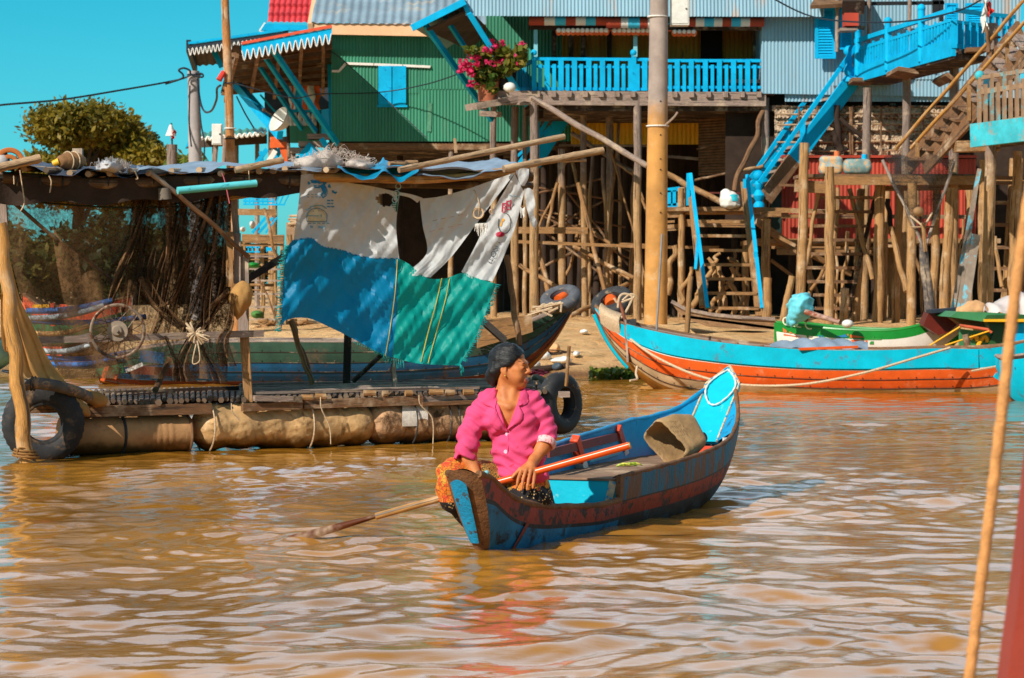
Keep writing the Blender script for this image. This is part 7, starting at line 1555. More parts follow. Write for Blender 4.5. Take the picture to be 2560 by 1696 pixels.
def orange_boat():
    Ya, Yb = 34.6, 33.2; fr, L = side_frame(1486, 2640, Ya, Yb); s = FP/Ya
    o = T('wooden_boat', 'long wooden boat with a bright blue band over an orange band', 'boat', fr(L/2, 0, 0), 'boats moored by the bank')
    def U(px): return (px-1486)/(2640-1486)*L
    keys = []
    for px, hb, ys, yk in ((1490, .06, 766, 790), (1520, .16, 790, 850), (1560, .30, 806, 905), (1600, .42, 818, 945), (1680, .56, 836, 1000), (1800, .66, 856, 1020), (2000, .72, 876, 1030), (2200, .70, 880, 1035), (2330, .64, 876, 1035), (2470, .50, 872, 1030), (2560, .34, 858, 1010), (2640, .12, 830, 960)):
        Y = Ya+(Yb-Ya)*(px-1486)/1154-hb; keys.append((U(px), hb, HC-(ys-YH)*Y/FP, HC-(yk-YH)*Y/FP))
    sec = hull(o, keys, fr, [(.30, 0), (.31, 4), (.60, 1), (.68, 2), (.80, 2), (1.0, 3)], [paintB, paintO, hull_mud, hull_ochre, white_trim], 80, wood_grey, .04, lip=wood_brown, seams=(.46, .605, .74), flr=(.36, U(1600), U(2560)))
    # ribs and seats inside
    for px in (1770, 1815, 1880, 1945, 2010, 2075, 2160, 2230, 2300, 2380, 2440):
        u = U(px); w, zs, zk = lerpk(keys, u); q = MB()
        for sd in (-1, 1): q.tube([fr(u+(.10 if sd < 0 else 0)*(1-t_), sd*(sec(u, t_)[0]-.055), sec(u, t_)[1]) for t_ in (.02, .2, .4, .55)], .028, 6)
        q.build('rib', wood_tan, o)
    q = MB(); q.grid(lambda a, c: fr(U(1512+a*76), (c*2-1)*max(.02, lerpk(keys, U(1512+a*76))[0]-.03), lerpk(keys, U(1512+a*76))[1]-.02), 12, 6); q.build('bow_deck', wood_grey, o)
    q = MB(); q.slab(fr(U(1588), -.36, .35), fr(U(1588), .36, .35), fr(U(1582), .37, .92), fr(U(1582), -.37, .92), .03); q.build('bulkhead', wood_grey, o)
    # raised blue wash strake along the near side
    q = MB()
    def rr(a, c): u = U(1583+a*(2458-1583)); w, zs, zk = lerpk(keys, u); e = min(1, (1-a)*12)*min(1, a*40+.6); return fr(u, w+.012, zs+.02*e-c*(zs-zk)*.30)
    q.grid(rr, 60, 4); q.build('wash_strake', paintB, o, True)
    q = MB(); q.grid(lambda a, c: (lambda u: (lambda k: fr(u, sec(u, .685+.10*c)[0]+.006, sec(u, .685+.10*c)[1]))(0))(U(2290+a*200)), 30, 4); q.build('cracked_patch', crack_mat(), o, True)
    b = MB(); cc = []
    for i in range(13):
        u = U(1490)+(U(1578)-U(1490))*i/12; k_ = lerpk(keys, u); cc.append((u, k_[1], k_[2]))
    b.tube([fr(u-.012, .035, zk+.02) for u, zs, zk in cc], .035, 8); b.build('stem_strip', paintB, o, True)
    # rope lashed over the bow, mooring lines
    r_ = MB(); rr_ = random.Random(4)
    for i in range(16):
        px = 1506+i*3.6; u = U(px); w, zs, zk = lerpk(keys, u); r_.tube(catmull([fr(u, -w*.9, zs), fr(u, 0, zs+.10), fr(u, w+.03, zs+.03), fr(u+.02, w*.95, zs-.16)], 10), .016, 6)
    r_.build('bow_lashing', rope_m, o, True)
    for k, pts in enumerate((((1545, 770), (1548, 745), (1560, 735), (1580, 742), (1575, 760), (1558, 790), (1540, 805)), ((1535, 745), (1545, 758), (1565, 752), (1584, 744), (1584, 737), (1572, 738), (1556, 752)), ((1546, 810), (1562, 818), (1575, 812), (1566, 806), (1550, 812)))):
        q = MB(); q.curve([W(x, y, 34.3) for x, y in pts], .016, 6, 40); tag(q.build('rope', rope_m, None, True), ['loop of pale rope standing up on the bow of the orange and blue boat', 'upper bow loop of rope leaning over the bow tyre of the orange boat', 'small rope coil lying on the foredeck of the orange and blue boat'][k], 'rope')
    q = MB(); q.rod(W(1550, 755, 34.3), W(1565, 812, 34.2), .022, .02, 8); q.build('bow_pin', mat('rusty_iron', rgb(120, 66, 44), .8, .4, 9), o, True)
    q = MB(); q.curve([fr(U(1595), lerpk(keys, U(1595))[0]+.03, .66), W(1640, 893, 33.6), W(1740, 938, 33.2), W(1850, 962, 32.9), W(2000, 962, 32.6), W(2150, 935, 32.4), W(2290, 895, 32.5), W(2375, 870, 32.6)], .017, 6, 60); tag(q.build('mooring_rope', rope_m, None, True), 'pale mooring rope drooping along the whole side of the orange and blue boat', 'rope')
    q = MB(); q.curve([W(2430, 928, 32.5), W(2500, 915, 31.6), W(2570, 902, 31)], .014, 6, 12); tag(q.build('mooring_rope', rope_m, None, True), 'short pale rope running from the right end of the orange band', 'rope')
    q = MB(); q.curve([W(1593, 916, 33.9), W(1590, 935, 33.8), W(1593, 948, 33.6), W(1575, 952, 33.5)], .016, 6, 14); tag(q.build('rope_end', rope_m, None, True), 'frayed rope end hanging into the water at the bow of the orange boat', 'rope')
    tyre('bow_tyre', 'black tyre with orange inside lying on the bow of the orange and blue boat', W(1530, 757, 35.0), (-.35, -.55, .78), .30, .085, group=None)
    q = MB(); q.rod(W(1532, 765, 35.0), W(1524, 742, 35.2), .10, .09, 12); tag(q.build('orange_buoy', paintO, None, True), 'orange buoy end wedged inside the bow tyre of the orange boat', 'buoy')
    tag(bar(None, 'metal_rod', 'F', 928, 485, 892, 1120, 14, 34.0, mat('grey_rod', rgb(150, 148, 150), .5, .2, metal=.4), 34.0, rnd=True), 'thin grey metal rod standing upright in the bow of the orange boat', 'rod')
    q = MB(); q.grid(lambda a, c: W(1925+a*245, 872-26*math.sin(PI*min(1, c))*(.5+.5*math.sin(PI*a)) , 33.6+.5*c)+Vector((0, 0, .02*math.sin(a*30+c*9))), 40, 8); tag(q.build('plastic_sheet', tarp_gr, None, True), 'crumpled milky plastic sheet lying inside the orange and blue boat', 'sheet')
    tag(bar(None, 'oar', 'G', 360, 1236, 745, 1222, 16, 33.2, paintO, dep=.06), 'flat orange oar blade lying on the gunwale beside the plastic sheet', 'oar')
    tag(bar(None, 'log_stub', 'O', 905, 715, 935, 855, 88, 34.4, wood_brown, rnd=True), 'short dark log stub standing at the stern of the orange boat', 'log')
orange_boat()
def left_boat():
    Ya, Yb = 35.8, 36.4; fr, L = side_frame(250, 1438, Ya, Yb)
    o = T('wooden_boat', 'long weathered green, blue and dull red boat behind the patchwork sheet', 'boat', fr(L/2, 0, 0), 'boats moored by the bank')
    def U(px): return (px-250)/(1438-250)*L
    keys = []
    for px, hb, ys, yk in ((250, .30, 905, 960), (330, .55, 880, 985), (450, .70, 862, 1000), (630, .78, 856, 1005), (880, .80, 856, 1005), (1080, .72, 846, 1000), (1220, .58, 828, 985), (1320, .40, 806, 930), (1390, .22, 775, 850), (1438, .06, 742, 768)):
        Y = Ya+(Yb-Ya)*(px-250)/1188-hb; keys.append((U(px), hb, HC-(ys-YH)*Y/FP, HC-(yk-YH)*Y/FP))
    g_ = mat('hull_dull_green', rgb(44, 76, 58), .75, .35, 2.5, chip=rgb(92, 76, 58), chip_amt=.11, chip_scale=3.5, soft=.2, bump=.4); b_ = mat('hull_dull_blue', rgb(14, 84, 124), .7, .35, 2.5, chip=rgb(92, 70, 54), chip_amt=.10, chip_scale=3.5, soft=.2, bump=.4); r_ = mat('hull_dull_red', rgb(116, 54, 34), .75, .35, 2.5, chip=rgb(72, 50, 38), chip_amt=.12, soft=.2, bump=.4)
    sec = hull(o, keys, fr, [(.34, 0), (.66, 1), (.86, 2), (1.0, 3)], [g_, b_, r_, hull_ochre], 80, wood_grey, .045, seams=(.17, .345, .5, .665, .8), lip=wood_grey, flr=(.35, U(330), U(1250)))
    for px in list(range(450, 1200, 58)):
        u = U(px); q = MB()
        for sd in (-1, 1): q.tube([fr(u, sd*(sec(u, t_)[0]-.07), sec(u, t_)[1]) for t_ in (.0, .2, .4, .6)], .035, 6)
        q.build('rib', wood_grey, o)
    q = MB(); q.grid(lambda a, c: fr(U(1290+a*140), (c*2-1)*max(.02, lerpk(keys, U(1290+a*140))[0]-.03), lerpk(keys, U(1290+a*140))[1]-.03), 12, 6); q.build('bow_deck', wood_brown, o)
    q = MB(); q.slab(fr(U(1180), .66, .5), fr(U(1320), .5, .72), fr(U(1318), .48, .96), fr(U(1180), .64, .88), .04); q.build('wash_board', wood_tan, o)
    tyre('bow_tyre', 'grey tyre lying tilted on the raised bow behind the patchwork sheet', W(1402, 748, 36.2), (-.25, -.48, .84), .30, .085, mat('grey_bow_tyre', rgb(88, 90, 96), .75, .35, 8, chip=rgb(140, 118, 98), chip_amt=.04))
    q = MB(); q.rod(W(1396, 752, 36.2), W(1424, 732, 36.4), .08, .06, 10); tag(q.build('orange_buoy', paintO, None, True), 'orange buoy showing inside the tilted grey bow tyre', 'buoy')
    q = MB(); rr = random.Random(6)
    for i in range(10): c = W(1370+rr.uniform(-14, 16), 778+rr.uniform(-8, 6), 35.9); q.curve([c, c+Vector((rr.uniform(-.2, .2), -.05, rr.uniform(0, .15))), c+Vector((rr.uniform(-.3, .2), -.05, rr.uniform(-.08, .05)))], .014, 5, 10)
    tag(q.build('rope_tangle', rope_m, None, True), 'tangle of rope on the raised bow below the grey tyre', 'rope')
left_boat()
def green_boat():
    Ya, Yb = 40.5, 39.6; fr, L = side_frame(1955, 2400, Ya, Yb)
    o = T('painted_boat', 'small green and white boat with painted fans and arrows on its side', 'boat', fr(L/2, 0, .3), 'boats moored by the bank')
    def U(px): return (px-1955)/(2400-1955)*L
    keys = []
    for px, hb, ys, yk in ((1956, .42, 808, 905), (1990, .50, 812, 912), (2080, .58, 822, 920), (2180, .58, 828, 922), (2260, .52, 826, 925), (2320, .40, 812, 915), (2360, .26, 792, 890), (2400, .06, 778, 850)):
        Y = Ya+(Yb-Ya)*(px-1955)/445-hb; keys.append((U(px), hb, HC-(ys-YH)*Y/FP, HC-(yk-YH)*Y/FP))
    gr = mat('gloss_green', rgb(22, 132, 44), .35, .2, 3, bump=.05); wh = mat('gloss_white', rgb(226, 216, 204), .4, .1, 4, bump=.05); rd = mat('gloss_brown_red', rgb(104, 34, 22), .35, .2, 4)
    sec = hull(o, keys, fr, [(.22, 0), (.78, 1), (1.0, 0)], [gr, wh], 60, gr, .05, lip=gr, lipr=.03, flr=(.45, U(1970), U(2320)), shape=(3.2, .5))
    for px in (2055, 2140, 2215): q = MB(); u = U(px); w, zs, zk = lerpk(keys, u); q.beam(fr(u, -w+.05, zs-.06), fr(u, w-.05, zs-.06), .12, .04, up=(0, 0, 1)); q.build('thwart', gr, o)
    q = MB(); q.slab(fr(U(1957), -.4, .0), fr(U(1957), .4, .0), fr(U(1956), .42, keys[0][2]), fr(U(1956), -.42, keys[0][2]), .04); q.build('transom', gr, o)
    # brown-red raised prow
    q = MB(); P = [W(x, y, 39.0) for x, y in ((2308, 815), (2322, 782), (2345, 775), (2418, 771), (2405, 800), (2372, 832), (2345, 838))]; q.poly_prism(P, (0, .5, 0)); q.build('prow', rd, o)
    q = MB(); q.beam(W(2322, 779, 38.95), W(2420, 771, 38.95), .5, .05); q.build('prow_cap', mat('dark_slate_paint', (.02, .02, .03, 1)), o)
    ob, oo, og = mat('print_blue', rgb(20, 118, 176), .5, .1), mat('print_orange', rgb(226, 100, 44), .5, .1), mat('print_green', rgb(50, 140, 60), .5, .1)
    def X3(x, y): px, py = x/7.397+1940, y/7.397+720; u = U(px); w, zs, zk = lerpk(keys, u); z0 = HC-(py-YH)*(fr(u, w, 0).y)/FP; t_ = float(np.clip((zs-z0)/(zs-zk), 0, 1)); return fr(u, sec(u, t_)[0]+.012, z0)
    for m, polys in ((ob, (((1240, 905), (1450, 858), (1480, 915)), ((1245, 940), (1480, 950), (1475, 1000)), ((925, 875), (965, 880), (985, 955)), ((990, 880), (1025, 882), (992, 950)))), (oo, (((1530, 865), (1790, 915), (1525, 925)), ((1535, 960), (1725, 958), (1580, 1025)), ((1470, 855), (1500, 858), (1495, 900)), ((255, 740), (330, 790), (335, 830), (262, 822)), ((385, 805), (450, 840), (380, 845)), ((460, 845), (560, 870), (470, 862)), ((265, 850), (500, 890), (640, 915), (640, 925), (268, 880)), ((1800, 970), (1835, 970), (1830, 1060), (1815, 1060)))), (og, (((705, 875), (770, 875), (735, 940)), ((1870, 1040), (1900, 990), (1950, 985), (1950, 1045)), ((1930, 930), (1955, 880), (1960, 960)), ((1720, 950), (2090, 935), (2090, 960), (1720, 965))))):
        for p in polys: q = MB(); q.add([X3(*c) for c in p], [tuple(range(len(p)))]); q.build('painted_mark', m, o)
    p = X3(530, 660); d = (X3(600, 672)-X3(480, 652)).normalized(); up = Vector((0, 0, 1)); n_ = d.cross(up); M = Matrix(((d.x, up.x, n_.x, p.x), (d.y, up.y, n_.y, p.y-.03), (d.z, up.z, n_.z, p.z), (0, 0, 0, 1)))
    text_mesh('lettering', 'GEL C', M, .19, mat('ivory_ink', rgb(226, 222, 190), .6), o)
    # outboard under a turquoise tarpaulin, tiller and white float
    c = W(1998, 772, 39.6); s = 39.6/FP; F = Field((c.x-50*s, 38.9, c.z-62*s), (c.x+50*s, 40.4, c.z+52*s), .02); F.ell((c.x+3*s, 39.6, c.z+8*s), (36*s, .26, 34*s)); F.ell((c.x+8*s, 39.6, c.z+20*s), (28*s, .24, 24*s), k=.05); F.cap((c.x-10*s, 39.6, c.z-10*s), (c.x-26*s, 39.7, c.z-42*s), 22*s, 10*s, k=.06); F.cap((c.x+4*s, 39.55, c.z-8*s), (c.x-14*s, 39.6, c.z-38*s), 26*s, 12*s, k=.06)
    F.warp(lambda X, Y_, Z: .040*np.abs(np.sin((X*11-Z*9)+1.8*np.sin(Z*8+Y_*7)))+.016*sn(X, Y_, Z, 26, 3))
    m_ = T('covered_motor', 'boat motor wrapped in a crumpled turquoise tarpaulin at the stern of the green boat', 'motor', c); F.build('tarpaulin', mat('turquoise_tarp', rgb(104, 200, 216), .5, .2, 6, bump=.4, bscale=22), m_, 1)
    q = MB(); q.rod(W(2014, 780, 39.4), W(2100, 806, 39.0), .045, .035, 9); q.build('tiller', mat('worn_tiller', rgb(176, 140, 124), .6, .4, 10, chip=rgb(136, 66, 40), chip_amt=.14), m_, True); q = MB(); q.rod(W(2006, 792, 39.6), W(2020, 800, 39.6), .06, .05, 8); q.build('motor_block', mat('rusty_iron', rgb(120, 66, 44)), m_, True)
    tag(MB().ball(W(2119, 810, 39.3), (.09, .09, .065), 14, 9).build('white_float', white_p, None, True), 'white oval float lying inside the green and white boat', 'float')
green_boat()
def dark_green_boat():
    Y = 38.0; o = T('covered_boat', 'dark green boat with a yellow stripe, yellow C letters and a pale sheet on top', 'boat', V('O', 1400, 900, Y), 'boats moored by the bank')
    gd = mat('deep_green', rgb(40, 84, 40), .45, .2, 3, bump=.08); gm = mat('mid_green', rgb(64, 132, 84), .45, .2, 3, bump=.08)
    def prism(name, pts, y0, dep, m): q = MB(); q.poly_prism([V('O', x, y, y0) for x, y in pts], (0, dep, 0)); return q.build(name, m, o)
    prism('side_board', [(840, 640), (1255, 690), (1275, 700), (1180, 905), (1100, 905), (980, 860), (830, 860)], Y, .1, gm)
    prism('hull', [(1190, 560), (1680, 555), (1680, 905), (1180, 908), (1275, 705)], Y-.1, 1.6, gd)
    prism('cabin_edge', [(705, 485), (800, 415), (1240, 428), (1680, 455), (1680, 560), (1150, 548)], Y-.35, 1.8, gm)
    prism('roof_panel', [(1195, 460), (1680, 458), (1680, 512), (1160, 512)], Y-.40, .04, gd)
    prism('yellow_stripe', [(1150, 515), (1680, 512), (1680, 550), (1150, 548)], Y-.42, .05, mat('chrome_yellow', rgb(244, 176, 26), .5, .1))
    prism('cabin_underside', [(740, 505), (1140, 548), (1200, 620), (860, 590)], Y+.3, .4, wood_brown)
    for m, pts in ((blue, [(1440, 570), (1680, 570), (1680, 900), (1580, 905), (1480, 690)]), (red_trim, [(1640, 700), (1680, 670), (1680, 850), (1625, 855)]), (mat('violet_panel', rgb(120, 70, 170), .5), [(1655, 640), (1680, 620), (1680, 760), (1660, 790)])): prism('painted_panel', pts, Y-.14-.02*len(pts)+.0, .03, m)
    for (x0, y0, x1, y1, w, m, yy) in ((830, 595, 1230, 655, 40, mat('salmon_bar', rgb(206, 98, 66), .6), Y-.25), (1195, 645, 1250, 690, 40, mat('salmon_bar', rgb(206, 98, 66)), Y-.27), (835, 615, 440, 860, 24, mat('chrome_yellow', rgb(244, 176, 26)), Y-.3), (1215, 670, 640, 858, 22, mat('chrome_yellow', rgb(244, 176, 26)), Y-.33)):
        bar(o, 'rail_bar', 'O', x0, y0, x1, y1, w, yy, m, rnd=True)
    lm_ = mat('chrome_yellow', rgb(244, 176, 26))
    for k, (cx, cy) in enumerate(((1140, 835), (1010, 790))):
        q = MB(); pts = [(cx+60, cy-20), (cx+45, cy-78), (cx+5, cy-90), (cx-50, cy-10), (cx-70, cy+60)]
        if k: pts = [(cx+55, cy+10), (cx+40, cy-45), (cx-20, cy-50), (cx-45, cy-10)]
        P = catmull([V('O', x, y, Y-.03) for x, y in pts], 16)
        q.tube(P, .034, 6); q.build('painted_letter', lm_, o, True)
    b = MB(); P = [(1150, 405), (1200, 370), (1480, 235), (1600, 180), (1700, 165)]
    A = catmull([V('O', x, y, Y+.5) for x, y in P], 24); B = catmull([V('O', x, y, Y-.3) for x, y in ((1140, 425), (1250, 452), (1420, 450), (1560, 440), (1700, 440))], 24)
    b.grid(lambda u, v: B[int(round(u*24))].lerp(A[int(round(u*24))], v)+Vector((0, -.12*math.sin(PI*v), .04*math.sin(u*19+v*8)+.10*math.sin(PI*v))), 24, 12); tag(b.build('plastic_cover', mat('milky_cover', rgb(206, 192, 186), .4, .2, 5, bump=.5, bscale=20), None, True), 'crumpled milky plastic cover heaped on top of the dark green boat', 'cover')
    q = MB(); F = Field(tuple(V('O', 940, 440, Y)-Vector((.3, .3, .3))), tuple(V('O', 1090, 340, Y)+Vector((.3, .3, .3))), .02); F.ell(tuple(V('O', 1005, 405, Y-.1)), (.26, .18, .085)); F.ell(tuple(V('O', 1025, 360, Y-.1)), (.17, .14, .10), k=.04); F.warp(lambda X, Y_, Z: .02*sn(X, Y_, Z, 18, 3)); c = T('cloth_bundle', 'tan cloth bundle left of the milky cover on the dark green boat', 'bundle', V('O', 1010, 430, Y)); F.build('bundle_body', mat('tan_cloth', rgb(212, 160, 110), .85, .25), c)
dark_green_boat()
def blue_prow():
    fr, L = side_frame(2492, 2700, 31.2, 30.2); o = T('blue_boat', 'bright blue boat end with a dark rubbing strake cutting in at the right edge', 'boat', W(2580, 990, 30.8), 'boats moored by the bank')
    keys = [(0.0, .03, .52, .35), (.15, .12, .50, .1), (.4, .25, .52, -.12), (L, .45, .62, -.2)]
    hull(o, keys, fr, [(.05, 1), (.8, 0), (1.0, 1)], [paintB, wood_dark], 30, wood_grey, .04, lip=wood_grey)
    bar(o, 'strake', 'O', 1570, 1140, 1680, 1460, 46, 30.6, wood_dark); tag(bar(None, 'blue_oar', 'O', 1290, 1240, 1400, 1310, 70, 31.6, paintB, dep=.04), 'small blue painted blade tip at the water beside the blue boat end', 'blade')
blue_prow()
# ---- litter on the bank
def litter():
    for i, (x, y, w, h, lab, m) in enumerate(((1352, 893, 26, 12, 'larger crumpled white plastic bag on the mud behind the woman\'s head', white_p), (1402, 902, 26, 9, 'flat white plastic scrap lying near the thin upright stick', white_p), (1385, 873, 16, 14, 'tan crumpled bag behind the white plastic on the mud', mat('tan_cloth', rgb(212, 160, 110))), (1338, 912, 12, 8, 'small white scrap nearest the water on the mud', white_p), (1440, 885, 8, 7, 'tiny white cup lying right of the dark twigs', white_p), (1460, 830, 9, 5, 'small white scrap high on the mud bank between the boats', white_p), (1510, 812, 15, 6, 'pale scrap beside the orange boat bow on the mud', white_p), (1393, 918, 14, 12, 'grey-blue dented can at the water edge', mat('dented_can', rgb(70, 84, 96), .5, .3)))):
        # find the ground along the line of sight
        Y = 37.6
        while Y < 52:
            p = W(x, y, Y)
            if p.z <= gnd(p.x, Y)+.05: break
            Y += .1
        c = W(x, y, Y); s = Y/FP; F = Field((c.x-w*s*1.5, Y-.4, c.z-h*s*1.6), (c.x+w*s*1.5, Y+.4, c.z+h*s*1.6), max(.008, w*s/16)); F.ell(tuple(c), (w*s, .16, h*s)); F.ell((c.x+w*s*.4, Y-.05, c.z+h*s*.4), (w*s*.45, .1, h*s*.6), k=.03); F.warp(lambda X, Y_, Z: .018*sn(X, Y_, Z, 26, i)); o = T('plastic_scrap' if 'can' not in lab else 'can', lab, 'litter', c, 'litter on the mud bank'); F.build('crumpled_body', m, o, 1)
    q = MB(); r_ = random.Random(9)
    for i in range(46): c = W(1395+r_.uniform(-24, 40), 896+r_.uniform(-10, 10), 41.2); q.curve([c, c+Vector((r_.uniform(-.2, .2), r_.uniform(-.2, .2), r_.uniform(0, .1))), c+Vector((r_.uniform(-.4, .4), 0, r_.uniform(-.05, .05)))], .009, 4, 6)
    tag(q.build('twig_heap', dark_gap, None), 'dark heap of twigs among the white plastic on the mud', 'twigs')
    tag(bar(None, 'branch', 'N', 790, 1130, 1290, 1030, 24, 39.6, wood_brown, 40.2, rnd=True, segs=6, bend=.03), 'thin branch lying on the mud left of the orange boat bow', 'branch')
    for k, (x0, y0, x1, y1, w, Y) in enumerate(((1330, 925, 1420, 915, 20, 39), (1420, 915, 1475, 920, 12, 39.3))): tag(stilt(None, None, 0, 0, 0, 0, 1, 1) if False else MB().rod(W(x0, y0, Y), W(x1, y1, Y), .05, .04, 8, segs=5, bend=.02).build('driftwood', dark_gap, None, True), ['dark sodden driftwood at the water edge behind the woman', 'short dark driftwood end beside the dented can'][k], 'driftwood')
litter()
# ---- dock, ladder and firewood glimpsed between the raft post and the blue sheet
def back_dock():
    Y = 52; o = T('back_dock', 'tan timber dock with wide ladder rungs seen between the raft post and the blue sheet', 'platform', V('T', 300, 1500, Y))
    for (x0, y0, x1, y1, w) in ((55, 275, 440, 280, 62), (100, 535, 510, 545, 84), (80, 600, 500, 600, 22), (160, 690, 420, 690, 14)): bar(o, 'beam', 'T', x0, y0, x1, y1, w, Y, tan_b)
    for y in (710, 835, 947, 1077, 1205, 1328): bar(o, 'rung', 'T', 150, y, 500, y+3, 18, Y-.3, wood_grey, dep=.2)
    for y in (742, 990, 1040, 880): bar(o, 'beam', 'T', 160, y, 430, y+4, 30 if y == 990 else 14, Y+.5, tan_b, rnd=True)
    for (x, w) in ((300, 44), (120, 26), (430, 30), (490, 40), (560, 60)): stilt(o, 'T', x, 500 if x != 300 else 610, x-6, 1500, w, Y+.4, post_t)
    bar(o, 'branch', 'T', 312, 240, 440, 745, 30, Y-.6, wood_tan, rnd=True, segs=5, bend=.03); bar(o, 'branch', 'T', 250, 905, 470, 1400, 18, Y-.7, wood_brown, rnd=True, segs=6, bend=.03)
    for (x0, y0, x1, y1, w) in ((110, 170, 420, 172, 20), (110, 200, 520, 205, 16), (110, 145, 420, 150, 10), (200, 480, 330, 330, 26), (260, 480, 400, 330, 26), (330, 480, 440, 330, 18), (130, 620, 300, 622, 14), (130, 665, 300, 668, 12), (340, 640, 440, 640, 36), (420, 210, 470, 100, 14), (460, 210, 510, 100, 14), (510, 200, 560, 100, 12)): bar(o, 'blue_rail', 'T', x0, y0, x1, y1, w, Y+3, blue)
    for x in (130, 170, 210, 260, 300, 350, 400): bar(o, 'blue_rail', 'T', x, 145, x+4, 205, 12, Y+3, blue); bar(o, 'blue_rail', 'T', x-10, 620, x-8, 668, 14, Y+3, blue)
    bar(o, 'side_wall', 'T', 600, 380, 600, 560, 130, Y+1, mat('earth_wall', rgb(176, 140, 108), .95, .3, 3)) 
    for i in range(34):
        x = random.uniform(180, 460) if i < 20 else random.uniform(540, 700); y = random.uniform(1340, 1450) if i < 20 else random.uniform(1340, 1430); a = random.uniform(-.5, .5); L = random.uniform(50, 110); q = MB(); p = V('T', x, y, Y-.8+random.uniform(-.4, .3)); k = (Y/FP/3.92); q.rod(p, p+Vector((L*k*math.cos(a), random.uniform(-.3, .3), L*k*math.sin(a))), .035, .028, 7, segs=3, bend=.02); tag(q.build('firewood', wood_tan, None, True), 'split firewood stick in the pile at the foot of the back dock', 'firewood', 'firewood pile at the back dock')
    for i in range(14):
        p = V('T', random.uniform(545, 620), random.uniform(310, 420), Y-.4); q = MB(); q.rod(p, p+Vector((random.uniform(.3, .6), random.uniform(-.2, .2), random.uniform(-.12, .12))), .03, .025, 6); tag(q.build('firewood', bamboo, None, True), 'pale stick in the bundle beside the left white sack panel', 'firewood', 'stick bundle by the white panel')
    for (x0, y0, x1, y1, lab, m) in ((150, 770, 270, 815, 'bright green plastic basin on the back dock ladder', mat('bright_green', rgb(20, 140, 50), .5)), (185, 1240, 310, 1310, 'dull green bundle low on the back dock behind the rungs', mat('dull_green', rgb(80, 130, 60), .8)), (178, 360, 222, 430, 'small white box on the upper beam of the back dock', white_p), (85, 420, 130, 460, 'white can left of the small white box on the back dock', white_p)):
        a, c = V('T', x0, y1, Y+.2), V('T', x1, y0, Y+.2); ct = (a+c)/2; F = Field((a.x-.1, Y-.3, a.z-.1), (c.x+.1, Y+.7, c.z+.1), .02); F.ell(tuple(ct), ((c.x-a.x)/2, .25, (c.z-a.z)/2)); F.ell(tuple(ct+Vector((0, 0, -.03))), ((c.x-a.x)/2.2, .22, (c.z-a.z)/2.2), k=.03); F.warp(lambda X, Y_, Z: .01*sn(X, Y_, Z, 20, 2)); t_ = T('basin' if 'basin' in lab else ('bundle' if 'bundle' in lab else 'container'), lab, 'container', ct); F.build('shell', m, t_)
back_dock()
def far_left_boats():
    # brightly painted boats beyond the raft on the left
    for k, (pa, pb, Ya, hb, ys, yk, bands, ms, lab) in enumerate(((-120, 60, 40, .5, 852, 930, [(.3, 0), (1, 1)], [mat('pale_teal', rgb(120, 176, 176), .6), mat('pale_teal', rgb(120, 176, 176))], 'pale teal boat at the far left edge behind the bamboo stake'), (60, 330, 44, .6, 765, 890, [(.3, 0), (.7, 1), (1, 2)], [red_trim, mat('leaf_green_paint', rgb(40, 110, 70), .6), wood_dark], 'red and green painted boat behind the pipes and the bicycle wheel'))):
        fr, L = side_frame(pa, pb, Ya, Ya); o = T('far_boat', lab, 'boat', fr(L/2, 0, 0), 'boats beyond the raft'); z0, z1 = HC-(ys-YH)*Ya/FP, HC-(yk-YH)*Ya/FP
        hull(o, [(0, .1, z0+.2, z1+.3), (L*.2, hb*.8, z0, z1), (L*.6, hb, z0, z1), (L, .12, z0+.15, z1+.3)], fr, bands, ms, 30, wood_grey, .04)
    for (x0, y0, x1, y1, w, m, lab) in ((235, 190, 350, 188, 26, mat('chrome_yellow', rgb(244, 176, 26)), 'yellow board behind the topmost blue pipe'), (375, 165, 378, 330, 34, red_trim, 'upright red board behind the pipes'), (425, 205, 480, 205, 60, red_trim, 'short red board right of the upright red one'), (770, 600, 730, 720, 30, orange_p, 'taller leaning orange board under the bicycle wheel'), (835, 650, 815, 705, 28, orange_p, 'shorter leaning orange board under the bicycle wheel'), (310, 510, 440, 510, 66, red_trim, 'orange-red panel behind the lower pipes'), (1000, 540, 1170, 560, 80, mat('hull_dull_blue', rgb(10, 108, 160)), 'dull blue panel behind the tied net'), (690, 640, 880, 620, 90, mat('leaf_green_paint', rgb(40, 110, 70)), 'dark green panel under the bicycle wheel'), (900, 650, 1020, 600, 26, white_trim, 'white slanted stripe board right of the green panel'), (920, 640, 1300, 660, 60, mat('hull_dull_red', rgb(150, 62, 34)), 'dull red board behind the hanging net ends')):
        tag(bar(None, 'painted_board', 'H', x0, y0, x1, y1, w, 30+random.uniform(-.4, .4), m, dep=.06), lab, 'board')
far_left_boats()
# ================================================================== the rowing boat
BO, BE, BN = Vector((-.181, 13.65, 0)), Vector((.382, .924, 0)), Vector((.924, -.382, 0))
def bf(u, v, z): return BO+BE*u+BN*v+Vector((0, 0, z))
rb_teal = mat('worn_teal_paint', rgb(16, 104, 138), .6, .3, 4, chip=rgb(104, 70, 48), chip_amt=.15, chip_scale=12, streak=True, bump=.5, bscale=30, soft=.10)
rb_red = mat('worn_red_paint', rgb(150, 52, 32), .6, .3, 4, chip=rgb(52, 34, 30), soft=.12, chip_amt=.14, chip_scale=10, bump=.4, bscale=30)
rb_blk = mat('tarred_hull', rgb(44, 34, 32), .6, .4, 5, chip=rgb(24, 78, 100), chip_amt=.06, chip_scale=5, bump=.4, bscale=25)
rb_blu = mat('grimy_blue_paint', rgb(20, 116, 160), .6, .35, 5, chip=rgb(34, 30, 32), soft=.14, chip_amt=.12, chip_scale=8, bump=.4, bscale=30)
